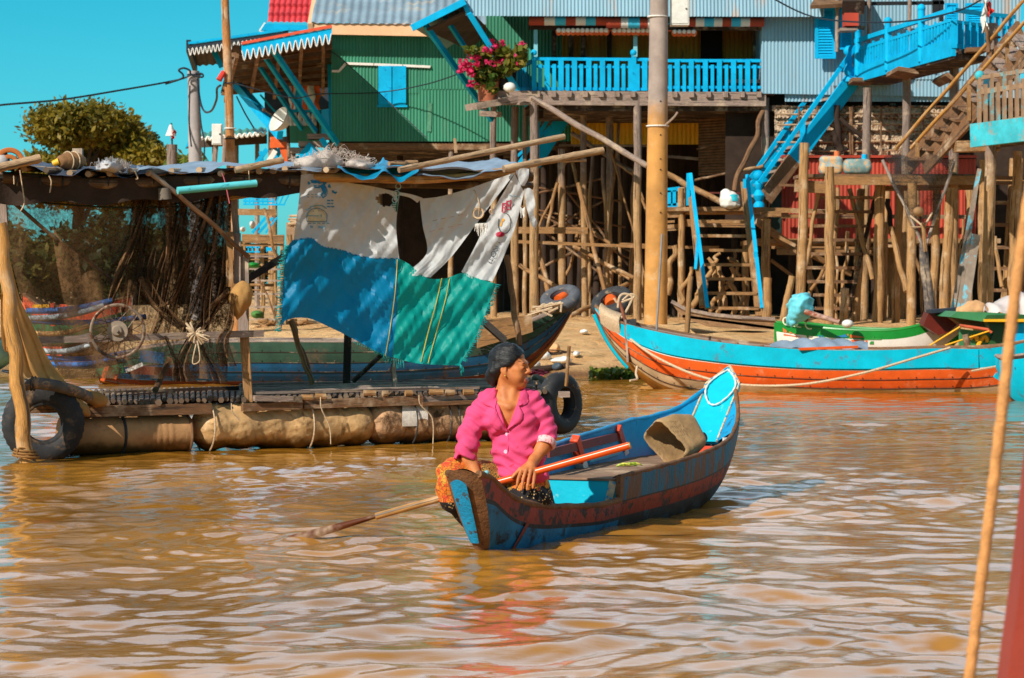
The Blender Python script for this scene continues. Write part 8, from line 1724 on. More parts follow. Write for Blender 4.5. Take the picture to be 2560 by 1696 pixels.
rb_in = mat('inner_blue_paint', rgb(0, 150, 204), .5, .2, 5, chip=rgb(30, 96, 130), chip_amt=.04, chip_scale=7, bump=.25)
rb_tq = mat('turquoise_paint', rgb(0, 190, 216), .45, .12, 5, chip=rgb(120, 200, 210), chip_amt=.02, bump=.15)
rb_rim = mat('muddy_rim', rgb(128, 88, 56), .85, .4, 8, chip=rgb(60, 42, 32), soft=.2, chip_amt=.10, chip_scale=22, bump=.7, bscale=60)
PIT = [(-.20, .100, .425, -.04), (-.05, .102, .395, -.06), (.08, .104, .335, -.09), (.20, .108, .283, -.12), (.35, .118, .238, -.15), (.55, .14, .20, -.17), (.9, .19, .168, -.17), (1.25, .242, .150, -.17), (1.488, .268, .160, -.17)]
MAIN = [(1.492, .268, .294, -.17), (2.0, .312, .315, -.17), (2.4, .335, .331, -.17), (3.0, .34, .362, -.15), (3.4, .32, .398, -.09), (3.65, .285, .445, .02), (3.95, .22, .535, .26), (4.2, .125, .69, .60)]
def row_boat():
    o = T('rowing_boat', 'small blue and red wooden rowing boat carrying the woman in pink', 'boat', bf(2, 0, 0))
    def far(u): return float(np.interp(u, [.7, 1.1, 1.5, 3.3, 3.75, 4.2], [0, .06, .14, .14, .08, 0]))
    def key(u): return lerpk(PIT if u <= 1.489 else MAIN, u)
    def pt(u, sd, t_, off=0.0):
        b, zs, zk = key(u)
        if sd < 0: zs = zs+far(u)
        w = max(.002, (b-off)*max(0, 1-t_**2.3)**.62); z = zs+(zk-zs)*t_
        du = .28*t_*max(0, 1-(u+.2)/.65)**1.5
        return bf(u+du, sd*w, z)
    def sub(us, bands, mats, name):
        ts = sorted(set([0.0]+[b[0] for b in bands]+[i/18 for i in range(19)])); q = MB()
        for sd in (-1, 1):
            g = [[pt(u, sd, t_) for t_ in ts] for u in us]
            for i in range(len(us)-1):
                for j in range(len(ts)-1):
                    tm = (ts[j]+ts[j+1])/2; mi = next((k for e, k in bands if tm <= e), bands[-1][1]); f = [g[i][j], g[i+1][j], g[i+1][j+1], g[i][j+1]]
                    q.add(f if sd > 0 else f[::-1], [(0, 1, 2, 3)], None, mi)
        ob = q.build(name, mats, o, True, 50)
        bm = bmesh.new(); bm.from_mesh(ob.data); bmesh.ops.remove_doubles(bm, verts=bm.verts, dist=.0004); bm.to_mesh(ob.data); bm.free()
    up = [-.2+1.688*i/44 for i in range(45)]; um = [1.492+2.708*i/60 for i in range(61)]
    sub(up, [(.27, 0), (.33, 1), (1, 2)], [rb_red, rb_blk, rb_blu], 'bow_planking'); sub(um, [(.29, 0), (.31, 1), (.50, 2), (1, 1)], [rb_teal, rb_blk, rb_red], 'hull_planking')
    q = MB()
    for sd in (-1, 1):
        for us in (up, um): q.grid(lambda a, c: pt(us[int(round(a*(len(us)-1)))], sd, c*.82, .024), len(us)-1, 8)
    q.build('inside_planking', rb_in, o, True, 50)
    for nm, us, r_ in (('bow_rim', up, .019), ('gunwale', um, .015)):
        for sd in (-1, 1):
            q = MB(); q.tube([pt(u, sd, 0, .012)+Vector((0, 0, .006)) for u in us], [r_*(1+.10*math.sin(u*31)) for u in us], 9); q.build(nm, rb_rim if sd > 0 or nm == 'bow_rim' else rb_in, o, True)
    for sd in (-1, 1):
        q = MB(); q.beam(pt(1.495, sd, 0, .012)+Vector((0, 0, .01)), pt(1.485, sd, 0, .012)-Vector((0, 0, .01)), .03, .035, up=BE); q.build('rim_step', rb_rim, o)
    # blunt bow end: muddy plate with a bright blue inset
    L_ = [pt(-.2, -1, t_) for t_ in [i/14 for i in range(15)]]; R_ = [pt(-.2, 1, t_) for t_ in [i/14 for i in range(15)]]; q = MB()
    q.grid(lambda a, c: L_[int(round(c*14))].lerp(R_[int(round(c*14))], a)-BE*(.045*math.sin(PI*a))+Vector((0, 0, .03*math.sin(PI*a)*(1-c)**2)), 10, 14); q.build('bow_plate', rb_rim, o, True)
    q = MB(); q.grid(lambda a, c: L_[min(14, 1+int(round(c*10)))].lerp(R_[min(14, 1+int(round(c*10)))], .14+a*.50)-BE*(.045*math.sin(PI*(.14+a*.50))+.006)+Vector((0, 0, .02*math.sin(PI*a)*(1-c)**2-.012)), 8, 10); q.build('bow_panel', mat('chipped_bright_blue', rgb(10, 150, 204), .6, .25, 8, chip=rgb(70, 70, 70), chip_amt=.05, chip_scale=24, bump=.5, bscale=60), o, True)
    # top of the bow block, red inner slope
    q = MB(); q.grid(lambda a, c: pt(-.2+.17*a, -1, 0, .01).lerp(pt(-.2+.17*a, 1, 0, .01), c)+Vector((0, 0, .0+.032*math.sin(PI*c)*(1-.6*a)-.03*a*a)), 8, 8); q.build('bow_block', rb_rim, o, True)
    q = MB(); q.grid(lambda a, c: (lambda u: pt(u, -1, .05+.3*a, .026).lerp(pt(u, 1, .05+.3*a, .026), c))(-.03+.30*a), 8, 6); q.build('bow_breast', rb_red, o, True)
    q = MB(); q.ball(pt(-.12, 1, 0)+Vector((0, 0, .022)), (.014, .014, .012)); q.build('bow_peg', mat('pale_blue_post', (.1, .5, .6, 1)), o, True)
    # slanting red timber strip outside the bow
    q = MB(); c = [(lambda a: pt(.40-.22*a, 1, .27+.66*a)+BN*.006)(i/12) for i in range(13)]
    for i in range(12): q.add([c[i]-BE*.028, c[i]+BE*.028, c[i+1]+BE*.028, c[i+1]-BE*.028], [(0, 1, 2, 3)])
    q.build('bow_strip', rb_red, o)
    # bulkhead, deck, floor
    wv = .262
    bl = [pt(1.5, -1, t_, .03) for t_ in (.35, .5, .7, .8)]; br = [pt(1.5, 1, t_, .03) for t_ in (.045, .25, .5, .7, .8)]
    zt = .270; lf = Vector(bl[0]); lf.z = zt
    q = MB(); q.poly_prism([lf]+bl+br[::-1], BE*.018); q.build('bulkhead', rb_tq, o)
    q = MB(); q.beam(br[3]-BE*.006-BN*.02, br[0]-BE*.006-BN*.02, .045, .012, up=BE); q.build('bulkhead_edge', mat('chipped_white', rgb(214, 186, 150), .8, .3, 20, chip=rgb(20, 150, 190), chip_amt=.10, chip_scale=24), o)
    q = MB(); u = 1.49; k = 0
    while u < 3.72:
        b, zs, zk = key(max(1.493, u)); w = b-.035; q.slab(bf(u, -w, .276+random.uniform(-.002, .002)), bf(u, w, .276+random.uniform(-.002, .002)), bf(u+.050, w, .277), bf(u+.050, -w, .277), .012); u += .055
    q.build('deck_slats', mat('boat_deck_wood', rgb(166, 130, 102), .85, .35, 5, grain=True, bump=.5), o)
    q = MB(); q.grid(lambda a, c: bf(.12+1.37*a, (c*2-1)*(key(.12+1.37*a)[0]*.86-.02), .0), 10, 4); q.build('pit_floor', wood_brown, o)
    # high turquoise stern board with a white painted outline
    P = [(3.76, -.120, .37), (3.76, .120, .37), (4.27, .118, .735), (4.43, .0, .850), (4.27, -.118, .735)]
    q = MB(); q.poly_prism([bf(*p) for p in P], BE*.03+Vector((0, 0, -.02))); q.build('stern_board', rb_tq, o)
    nn = (bf(*P[1])-bf(*P[0])).cross(bf(*P[4])-bf(*P[0])).normalized(); nn = -nn if nn.dot(BE) > 0 else nn
    def on(v, a): u = 3.76+(4.42-3.76)*a; return bf(u, v, .37+(.845-.37)*a+.01*math.sin(PI*a))+nn*.006
    ring = catmull([on(v, a) for v, a in ((.0, .955), (.062, .85), (.100, .73), (.088, .60), (.030, .47), (-.030, .47), (-.088, .60), (-.100, .73), (-.062, .85), (.0, .955))], 60)
    q = MB(); q.tube(ring, [.0064*(1+.3*math.sin(i*1.7)) for i in range(61)], 6, cap=False); q.build('white_outline', white_p, o, True)
    q = MB()
    for a, c in ((P[2], P[3]), (P[3], P[4]), (P[1], P[2]), (P[4], P[0])): q.tube([bf(*a)+nn*.004, bf(*c)+nn*.004], .009, 6)
    q.build('board_edge', mat('chipped_white', rgb(214, 186, 150)), o, True)
    for sd in (-1, 1):
        e0, e1 = Vector(bf(3.76, sd*.120, .37)), Vector(bf(4.27, sd*.118, .735))
        q = MB(); q.grid(lambda a, c: pt(3.66+.53*a, sd, .0, .02).lerp(e0.lerp(e1, a), c), 14, 5); q.build('stern_wing', rb_in, o, True)
    q = MB(); q.beam(bf(3.60, -.25, .315), bf(3.60, .25, .315), .04, .07); q.build('stern_thwart', mat('orange_red_paint', rgb(222, 74, 40), .5, .2, 6, chip=rgb(180, 130, 100), chip_amt=.05), o)
    q = MB(); q.poly_prism([bf(3.72, .20, .36), bf(3.95, .17, .44), bf(4.0, .175, .48), bf(3.86, .22, .47), bf(3.72, .255, .40)], Vector((0, 0, .03))); q.build('stern_block', orange_p, o)
    # low backrest along the far side
    def iv(x, y): return V('I', x, y, 15.73+(x-1010)*.00328)
    for (a, c) in (((985, 722), (1040, 930)), ((1258, 652), (1312, 852))):
        q = MB(); q.beam(iv(*c), iv(*a), .05, .055, up=BE); p = q.build('backrest_post', mat('orange_red_paint', (.7, .07, .02, 1)), o)
        q = MB(); m_ = iv(*c).lerp(iv(*a), .02); q.beam(m_-BE*.002-BN*.002, iv(*c).lerp(iv(*a), .30)-BE*.002-BN*.002, .056, .061, up=BE); q.build('worn_foot', white_p, p)
    for (y0, y1) in ((818, 700),): q = MB(); q.beam(iv(825, y0)-BE*.03, iv(1308, y1)-BE*.03, .018, .052); q.build('backrest_rail', mat('dark_red_rail', rgb(124, 42, 36), .6, .25, 6), o)
    q = MB(); q.beam(iv(1080, 870), iv(1440, 770), .015, .02); q.build('side_stringer', rb_tq, o)
row_boat()
def jug():
    c = bf(2.93, .10, .276); o = T('cut_jerrycan', 'muddy cut-open jerrycan bailer lying on the boat deck', 'jerrycan', c)
    ax = Vector((-.80, -.52, -.22)).normalized(); wd_ = Vector((0, 0, 1)).cross(ax).normalized(); upv = ax.cross(wd_)
    tl = Matrix.Rotation(R(30), 3, ax); wd_ = tl@wd_; upv = tl@upv
    ctr = c+Vector((.02, .0, .155)); Mx = np.array([ax, wd_, upv]).T
    lo = np.array(ctr)-.26; F = Field(lo, np.array(ctr)+.26, .0075)
    def loc(X, Y, Z): p = np.stack([X-ctr.x, Y-ctr.y, Z-ctr.z], 0).astype(float); return [sum(Mx[j, i]*p[j] for j in range(3)) for i in range(3)]
    def bx(h, r, sh=0.0):
        def f(X, Y, Z):
            l = loc(X, Y, Z); tp = 1-.22*np.clip(-l[0]/.16, 0, 1); q = [np.abs(l[0]-sh)-(h[0]-r), np.abs(l[1])-(h[1]*tp-r), np.abs(l[2])-(h[2]*tp-r)]
            return np.sqrt(sum(np.maximum(a, 0)**2 for a in q))+np.minimum(np.maximum(np.maximum(q[0], q[1]), q[2]), 0)-r
        return f
    F.fn(bx((.165, .125, .145), .05), lo, lo+.52); F.warp(lambda X, Y, Z: .006*sn(X, Y, Z, 16, 5)); F.fn(bx((.22, .112, .132), .045, .09), lo, lo+.52, 0, 'sub')
    def cut(X, Y, Z): l = loc(X, Y, Z); return -(l[0]-.10-.35*l[2]+.02*np.sin(l[1]*60))
    F.fn(lambda X, Y, Z: cut(X, Y, Z), lo, lo+.52, .004, 'sub')
    F.ell(tuple(ctr-ax*.10+wd_*.0+upv*.13), (.05, .03, .05), Mx, k=.01, op='sub')
    F.build('shell', mat('muddy_jerrycan', rgb(168, 134, 92), .6, .3, 7, chip=rgb(112, 82, 52), chip_amt=.08, chip_scale=9, bump=.4, soft=.25), o, 1)
    q = MB(); p = ctr-ax*.168-upv*.04; q.rod(p, p-ax*.035, .034, .032, 14); q.build('cap', mat('brown_cap', rgb(112, 72, 44), .6), o, True)
    for k in range(2): q = MB(); q.torus(ctr-wd_*.126+ax*(.02)-upv*.05*k, wd_, .04+.016*k, .004, 24, 5); q.build('moulded_ring', mat('muddy_jerrycan', (.3, .2, .1, 1)), o, True)
    o = T('green_peel', 'scrap of green and yellow peel lying on the boat deck before the cut jerrycan', 'peel', bf(2.45, -.02, .29)); q = MB()
    for k in range(3): p = bf(2.42+.04*k, -.05+.02*k, .292); q.tube(catmull([p-Vector((.05, 0, 0)), p+Vector((0, 0, .014)), p+Vector((.05, .02, 0))], 8), [.003, .006, .008, .009, .009, .008, .006, .005, .002], 7)
    q.build('peel_strip', mat('peel_green', rgb(150, 176, 40), .5, .3, 30, chip=rgb(226, 214, 90), chip_amt=.12, chip_scale=30), o, True)
    q = MB(); q.ball(bf(1.56, .235, .285), (.045, .03, .022), 10, 6); tag(q.build('mud_clod', mat('wet_mud', rgb(92, 56, 34), .9, .4, 30, bump=.9), None, True), 'dark clod of mud on the boat rim beside the bulkhead', 'mud')
    q = MB(); q.box(bf(3.62, .225, .385), (.03, .03, .045), .3); tag(q.build('white_bottle', white_p, None), 'tiny white and blue bottle tucked at the boat stern', 'bottle')
jug()
OA, OB = Vector((-1.25, 14.38, -.015)), Vector((.640, 13.99, .545))
def oar():
    o = T('oar', 'long orange painted wooden oar held across the woman\'s lap, its blade in the water', 'oar', OA.lerp(OB, .5)); d = OB-OA; q = MB()
    q.tube([OA+d*(.48+.52*i/16) for i in range(17)], .0205, 14, 0); q.tube([OA+d*(.995), OA+d*1.004], .019, 14, 1); q.build('handle', [mat('oar_orange', rgb(226, 86, 30), .28, .15, 6, chip=rgb(214, 140, 80), chip_amt=.05, chip_scale=9, bump=.05), bamboo_y], o, True, 60)
    q = MB(); q.tube([OA+d*(.26+.22*i/8) for i in range(9)], .0195, 12); q.build('shaft', mat('oar_bare_wood', rgb(206, 150, 84), .5, .25, 6, grain=True, bump=.15), o, True)
    q = MB(); e = d.normalized(); s_ = e.cross(Vector((.1, -1, .35))).normalized(); n_ = s_.cross(e); ws = [.010, .014, .018, .022, .025, .027, .028, .027, .024, .018]; P = []
    for i in range(10):
        p = OA+d*(.27-.385*i/9); w = ws[i]; th = .014-.009*i/9
        P.append([p-s_*w, p-s_*w*.5+n_*th, p+n_*th*1.2, p+s_*w*.5+n_*th, p+s_*w, p+s_*w*.5-n_*th, p-n_*th*1.2, p-s_*w*.5-n_*th])
    vs = [v for r in P for v in r]; fs = [(i*8+j, i*8+(j+1) % 8, (i+1)*8+(j+1) % 8, (i+1)*8+j) for i in range(9) for j in range(8)]+[tuple(range(8))[::-1], tuple(72+j for j in range(8))]
    q.add(vs, fs); q.build('blade', mat('oar_blade_red', rgb(104, 50, 22), .6, .3, 6, grain=True, bump=.2, spec=.2), o, True)
oar()
# ================================================================== the woman
def woman():
    OX, OY = 0.0, 14.2
    root = T('person', 'woman in a pink button shirt and patterned sarong sitting in the rowing boat', 'person', (OX+.03, OY+.1, .02))
    def w(x, d, z): return (OX+x, OY+d, z)
    f = np.array([math.sin(R(69)), -math.cos(R(69)), .03]); f /= np.linalg.norm(f); s = np.array([-math.cos(R(69)), -math.sin(R(69)), 0.0]); u = np.cross(s, f); u = u if u[2] > 0 else -u
    H0 = np.array(w(-.006, .075, .985)); HM = np.stack([f, s, u], 1)
    def h(a, b, c): return H0+f*a+s*b+u*c
    F = Field(w(-.38, -.34, .24), w(.32, .26, 1.10), .0052)
    # torso under the shirt, neck
    F.ell(w(-.012, .088, .70), (.148, .096, .15), k=.0); F.ell(w(.04, .08, .50), (.125, .095, .16), k=.05)
    F.cap(w(-.10, .095, .785), w(.08, .095, .785), .040, k=.04)
    F.cap(w(-.022, .095, .78), w(-.030, .080, .915), .062, .052, k=.035)
    F.cap(w(-.055, .045, .83), w(-.022, .005, .745), .014, .010, k=.02); F.cap(w(.015, .05, .86), w(-.012, .004, .745), .013, .009, k=.02)      # neck tendons
    F.cap(w(-.025, .0, .745), w(-.12, .03, .775), .012, .012, k=.025); F.cap(w(-.01, .0, .745), w(.09, .03, .775), .012, .012, k=.025)
    # skull, face
    F.ell(h(-.016, 0, .018), (.096, .075, .084), HM, k=.02); F.ell(h(.030, 0, -.055), (.060, .060, .080), HM, k=.025)
    for q in (-1, 1):
        F.cap(h(-.012, q*.050, -.062), h(.060, q*.014, -.116), .026, .020, k=.02); F.ell(h(.052, q*.042, -.036), (.026, .022, .022), HM, k=.02); F.ell(h(.05, q*.034, -.075), (.03, .024, .03), HM, k=.02)
    F.ell(h(.066, 0, -.124), (.021, .020, .018), HM, k=.012); F.cap(h(.082, -.03, -.002), h(.082, .03, -.002), .012, k=.022)
    for q in (-1, 1): F.ell(h(.096, q*.030, -.024), (.013, .019, .010), HM, k=.014, op='sub'); F.ell(h(.080, q*.031, -.027), (.0125, .017, .010), HM, k=.006)
    F.cap(h(.088, 0, .000), h(.104, 0, -.046), .0085, .0125, k=.008)
    F.ell(h(.106, 0, -.050), (.014, .012, .011), HM, k=.006)
    for q in (-1, 1): F.ell(h(.097, q*.0135, -.054), (.011, .009, .009), HM, k=.005)
    F.cap(h(.089, -.016, -.092), h(.089, .016, -.092), .0085, k=.006); F.cap(h(.088, -.014, -.104), h(.088, .014, -.104), .0095, k=.006); F.cap(h(.104, -.022, -.0975), h(.104, .022, -.0975), .0055, k=.004, op='sub')
    for q in (-1, 1):
        F.ell(h(-.016, q*.076, -.030), (.020, .009, .033), HM, k=.006); F.ell(h(-.010, q*.086, -.026), (.010, .008, .018), HM, k=.005, op='sub'); F.ell(h(-.006, q*.074, -.058), (.008, .007, .010), HM, k=.006)
    # arm holding the loom low by the bow (viewer's left)
    F.chain([w(-.17, .085, .72), w(-.230, .035, .60), w(-.238, -.02, .465), w(-.196, -.060, .375)], [.036, .042, .040, .029], k=.02)
    F.ell(w(-.182, -.075, .347), (.030, .026, .034), k=.02)
    d = (OB-OA).normalized(); d = np.array(d); oc = np.array(OA)+(np.array(OB)-np.array(OA))*.563
    nv = np.array([0, 0, 1.0])-d*d[2]; nv /= np.linalg.norm(nv); bv = np.cross(d, nv); bv = bv if bv[1] < 0 else -bv
    for i in range(4):
        c = oc+d*(-.034+.0225*i); P = [c+(nv*math.cos(a)+bv*math.sin(a))*.031 for a in (R(5), R(55), R(105), R(150), R(188))]; F.chain(P, [.0105, .0098, .0092, .0088, .0075], k=.004)
    P = [oc+d*.045+nv*.022+bv*.004, oc+d*.052+bv*.03+nv*.012, oc+d*.035+bv*.034-nv*.008]; F.chain(P, [.012, .0105, .009], k=.004)
    # arm resting on the loom (viewer's right)
    F.chain([w(0.14, 0.09, 0.74), w(0.206, 0.075, 0.62), w(0.172, 0.01, 0.525), w(0.122, -0.04, 0.452)], [.034, .036, .041, .030], k=.02)
    F.chain([w(0.122, -0.04, 0.452), w(0.104, -0.087, 0.425)], [.030, .031], k=.015)
    kn = [(.052, -0.118, .402), (.078, -0.127, .405), (.104, -0.125, .400), (.127, -0.115, .393)]; md = [(.036, -0.141, .362), (.062, -0.149, .358), (.092, -0.147, .355), (.121, -0.137, .356)]; m2 = [(.030, -0.155, .336), (.056, -0.163, .326), (.086, -0.161, .324), (.117, -0.151, .330)]; tp = [(.027, -0.158, .315), (.052, -0.165, .298), (.083, -0.163, .298), (.114, -0.153, .308)]
    for a, b, c, e in zip(kn, md, m2, tp):
        F.chain([w(0.104, -0.08, 0.428), w(*a)], [.024, .0125], k=.008); F.chain([w(*a), w(*b), w(*c), w(*e)], [.0118, .0100, .0092, .0076], k=.0025)
    F.chain([w(0.088, -0.065, 0.43), w(0.046, -0.087, 0.405), w(0.016, -0.105, 0.378), w(0, -0.115, 0.36)], [.016, .0125, .0105, .008], k=.006)
    skin = bpy.data.materials.new('skin'); t = NT(skin); ob_ = t.coord('Object'); n1 = t.noise(ob_, 14, 5); n2 = t.noise(ob_, 60, 4)
    c = t.mix(t.mapr(n1, .3, .7), rgb(180, 106, 60), rgb(208, 130, 76)); c = t.mix(t.mapr(n2, .55, .75, 0, .35), c, rgb(150, 78, 46))
    t.out(t.n('ShaderNodeBsdfPrincipled', {'Base Color': c, 'Roughness': .55, 'Specular IOR Level': .3, 'Subsurface Weight': .08, 'Subsurface Radius': (.012, .005, .003), 'Normal': t.bump(t.noise(ob_, 90, 4), .12, .004)}).outputs[0])
    lip = mat('lip_skin', rgb(160, 78, 60), .45, .15, 60, bump=.1)
    def fmat(ce):
        p = ce-H0; a, b, cc = p@f, p@s, p@u; return ((a > .082) & (np.abs(b) < .024) & (cc < -.087) & (cc > -.112)).astype(np.int32)
    body = F.build('body', [skin, lip], root, 2, fm=fmat)
    # eyes, brows, earring
    dk_ = mat('eye_dark', rgb(30, 20, 16), .2, .1, 9, bump=0); hairm = bpy.data.materials.new('black_hair'); t = NT(hairm); ob_ = t.coord('Object')
    st = t.noise(t.scale(ob_, (18, 60, 150), rot=(.5, .5, 0)), 1.0, 5, .7, 1.2); cc = t.mix(t.mapr(st, .4, .7), (.003, .003, .004, 1), (.014, .012, .013, 1))
    t.out(t.n('ShaderNodeBsdfPrincipled', {'Base Color': cc, 'Roughness': .46, 'Specular IOR Level': .4, 'Normal': t.bump(st, .45, .008)}).outputs[0])
    for q in (-1, 1):
        b = MB(); P = [h(.0915-.007*abs(k), q*(.031+.0125*k), -.0285-.002*k*k) for k in (-1, -.5, 0, .5, 1)]; b.tube(P, [.001, .0024, .0030, .0026, .001], 6); b.build('eye', dk_, root, True)
        b = MB(); P = [h(.0955-.013*k*k*.6-.002, q*(.030+.019*k), -.004+.004*(1-k*k)) for k in (-1, -.5, 0, .5, 1)]; b.tube(P, [.0012, .0024, .0026, .0022, .001], 6); b.build('eyebrow', hairm, root, True)
    b = MB(); b.ball(h(-.004, .083, -.068), .0055); b.build('earring', mat('gold', rgb(220, 180, 90), .3, .1, 9, metal=.9), root, True)
    # hair drawn back, low knot
    G = Field(h(-.0, 0, .0)-.21, h(0, 0, 0)+.19, .0055)
    G.ell(h(-.022, 0, .026), (.106, .086, .090), HM, k=.0); G.ell(h(-.075, 0, -.030), (.055, .070, .060), HM, k=.03)
    def line(X, Y, Z):
        p = np.stack([X-H0[0], Y-H0[1], Z-H0[2]], 0).astype(float); a = sum(f[i]*p[i] for i in range(3)); b_ = sum(s[i]*p[i] for i in range(3)); cz = sum(u[i]*p[i] for i in range(3))
        hl = np.where(cz > -.022, .012+.080*np.clip((cz+.022)/.085, 0, 1.15)**.85-.010*np.clip(1-np.abs(b_)/.04, 0, 1), -.034+(cz+.022)*.25); return hl-a
    G.fn(line, h(0, 0, 0)-.21, h(0, 0, 0)+.19, .006, 'sub')
    G.ell(h(-.112, .005, -.070), (.040, .050, .048), HM, k=.012); G.cap(h(-.095, .03, -.08), h(-.10, .02, -.125), .022, .008, k=.02); G.cap(h(-.085, -.02, -.07), h(-.095, -.02, -.13), .024, .008, k=.02)
    G.cap(h(.015, .066, .005), h(-.09, .055, -.045), .018, .026, k=.02); G.cap(h(.03, .03, .085), h(-.09, .02, .045), .022, .026, k=.02); G.cap(h(-.08, .05, -.06), h(-.092, .045, -.115), .020, .006, k=.015)
    G.warp(lambda X, Y, Z: .0020*sn(X, Y, Z, 60, 3)+.0006*np.sin(220*(Z+.4*X)+6*np.sin(30*Y)))
    hr = G.build('hair', hairm, root, 1)
    b = MB(); rr = random.Random(12)
    for i in range(34):
        a = rr.uniform(-.8, 2.9); side = rr.uniform(-.5, .95); p = np.array([-.022+.106*math.cos(a), .086*side, .026+.090*math.sin(a)]); p *= 1.0; k = h(*p); out = (np.array(k)-np.array(h(-.02, 0, .02))); out /= np.linalg.norm(out)
        b.curve([Vector(k)-Vector(out)*.004, Vector(k)+Vector(out)*.008+Vector(f)*-.012, Vector(k)+Vector(out)*rr.uniform(.004, .016)-Vector(f)*rr.uniform(.02, .045)+Vector((0, 0, rr.uniform(-.01, .01)))], .0009, 3, 5)
    for i in range(9):
        k = Vector(h(.045+.012*rr.random(), .052+.02*rr.random(), .048)); b.curve([k, k+Vector(f)*.02+Vector(s)*.01, k+Vector(f)*.03+Vector((0, 0, -.02))], .0007, 3, 5)
    b.build('loose_hair', hairm, hr, True)
    # ---- shirt
    S = Field(w(-.38, -.20, .27), w(.31, .24, .89), .0055)
    S.cap(w(-.115, .095, .782), w(.09, .095, .782), .060, k=.0)
    S.ell(w(-.012, .085, .69), (.160, .112, .15), k=.04); S.ell(w(-.085, .02, .665), (.07, .06, .06), k=.05); S.ell(w(.065, .02, .66), (.07, .06, .06), k=.05)
    S.ell(w(.035, .07, .50), (.148, .120, .17), k=.05); S.ell(w(.055, .085, .37), (.154, .132, .09), k=.04); S.ell(w(.065, -.015, .375), (.140, .075, .055), k=.03)
    S.cap(w(-.068, .10, .80), w(-.045, .11, .845), .045, .035, k=.03); S.cap(w(.03, .11, .80), w(.01, .11, .835), .042, .03, k=.03)
    S.chain([w(-.140, .09, .772), w(-.192, .065, .69), w(-.235, .030, .60), w(-.252, -.012, .515), w(-.260, -.028, .470)], [.058, .064, .062, .058, .058], k=.025)
    S.chain([w(.115, .09, .772), w(.158, .08, .70), w(.192, .07, .61), w(.188, .022, .548)], [.056, .058, .056, .048], k=.025)
    S.cap(w(-.272, -.055, .395), w(-.272, -.055, .35), .085, .085, k=.0, op='sub'); S.cap(w(.176, -.03, .500), w(.160, -.06, .45), .058, .07, k=.0, op='sub')
    def folds(X, Y, Z):
        x, d_, z = X-OX, Y-OY, Z; m = np.exp(-((z-.44)/.10)**2); a = np.exp(-((x+.21)/.10)**2); b_ = np.exp(-((x-.18)/.09)**2); mid = np.exp(-((z-.58)/.10)**2)
        g = .0065*m*np.sin(105*z+14*x+2.5*np.sin(22*x)+3*d_)+.0050*a*np.sin(95*(z+.9*x)+2*np.sin(40*d_))+.0050*b_*np.sin(95*(z-.8*x)+2*np.sin(35*d_))+.0045*mid*np.sin(66*(z+.55*np.abs(x+.02))+1.5*np.sin(30*x))+.003*sn(x, d_, z, 40, 6)
        return g
    S.warp(folds)
    zb, xb = .622, -.027
    def vneck(X, Y, Z):
        x, d_, z = X-OX, Y-OY, Z; k = np.clip((z-zb)/.17, -1, 1.3); wl = .060*np.clip(k, 0, 2)**.9; xc = xb+.004*k; q = np.abs(x-xc)-wl; return np.maximum(np.maximum(q*.9, d_-.062), zb-z)
    S.fn(vneck, w(-.2, -.2, .6), w(.2, .1, .89), .006, 'sub')
    S.cap(w(-.024, .085, .79), w(-.030, .075, .90), .066, .062, k=.004, op='sub')
    pink = mat('pink_cotton', rgb(224, 76, 122), .85, .08, 5, bump=.22, bscale=48, spec=.2)
    t = NT.__new__(NT); t.t = pink.node_tree
    shirt = S.build('shirt', pink, root, 1)
    def front(x, z):
        i = int(round((OX+x-S.lo[0])/S.h)); k = int(round((z-S.lo[2])/S.h)); i = min(max(i, 0), S.n[0]-1); k = min(max(k, 0), S.n[2]-1); col = S.d[i, :, k]; j = np.argmax(col < 0) if (col < 0).any() else int(.5*S.n[1]); return S.lo[1]+j*S.h-OY
    def J3(x, y, off=.006): xx = x/1605.6-.4881; zz = 1.1394-y/1605.6; return Vector(w(xx, front(xx, zz)-off, zz))
    def flap(name, out, inn, m=pink, lift=.012, th=.006):
        P = catmull([Vector((*p, 0)) for p in out], 16); Q = catmull([Vector((*p, 0)) for p in inn], 16); g = []
        for i in range(17):
            row = []
            for j in range(7):
                p = Q[i].lerp(P[i], j/6); row.append((p.x, p.y, j/6))
            g.append(row)
        sm = [[front(x/1605.6-.4881, 1.1394-y/1605.6) for x, y, _ in r] for r in g]
        mn = np.array(sm); mn = np.minimum(mn, np.median(mn)+.03)
        b = MB(); top = []
        for i in range(17):
            for j in range(7):
                x, y, e = g[i][j]; xx = x/1605.6-.4881; zz = 1.1394-y/1605.6; top.append(Vector(w(xx, mn[i, j]-.005-lift*math.sin(PI*min(1, e*.8+.1)), zz)))
        bot = [v+Vector((0, th, 0)) for v in top]; n0 = len(top)
        fs = []
        for i in range(16):
            for j in range(6): a = i*7+j; fs += [(a, a+7, a+8, a+1), (n0+a, n0+a+1, n0+a+8, n0+a+7)]
        for i in range(16): fs += [(i*7, n0+i*7, n0+i*7+7, i*7+7), (i*7+6, i*7+13, n0+i*7+13, n0+i*7+6)]
        for j in range(6): fs += [(j, j+1, n0+j+1, n0+j), (112+j, n0+112+j, n0+113+j, 113+j)]
        b.add(top+bot, fs); b.build(name, m, root, True, 70)
    flap('collar', [(600, 500), (520, 560), (530, 610), (608, 640), (632, 660)], [(655, 478), (652, 520), (648, 570), (640, 620), (636, 655)])
    flap('lapel', [(628, 650), (585, 740), (600, 800), (660, 845), (742, 858)], [(640, 640), (655, 690), (680, 740), (708, 790), (744, 832)])
    flap('collar', [(900, 480), (925, 520), (930, 580), (900, 612), (850, 622)], [(850, 505), (846, 530), (842, 560), (838, 590), (836, 618)])
    flap('lapel', [(852, 628), (884, 690), (872, 750), (820, 790), (748, 832)], [(836, 622), (826, 670), (808, 720), (782, 770), (746, 826)])
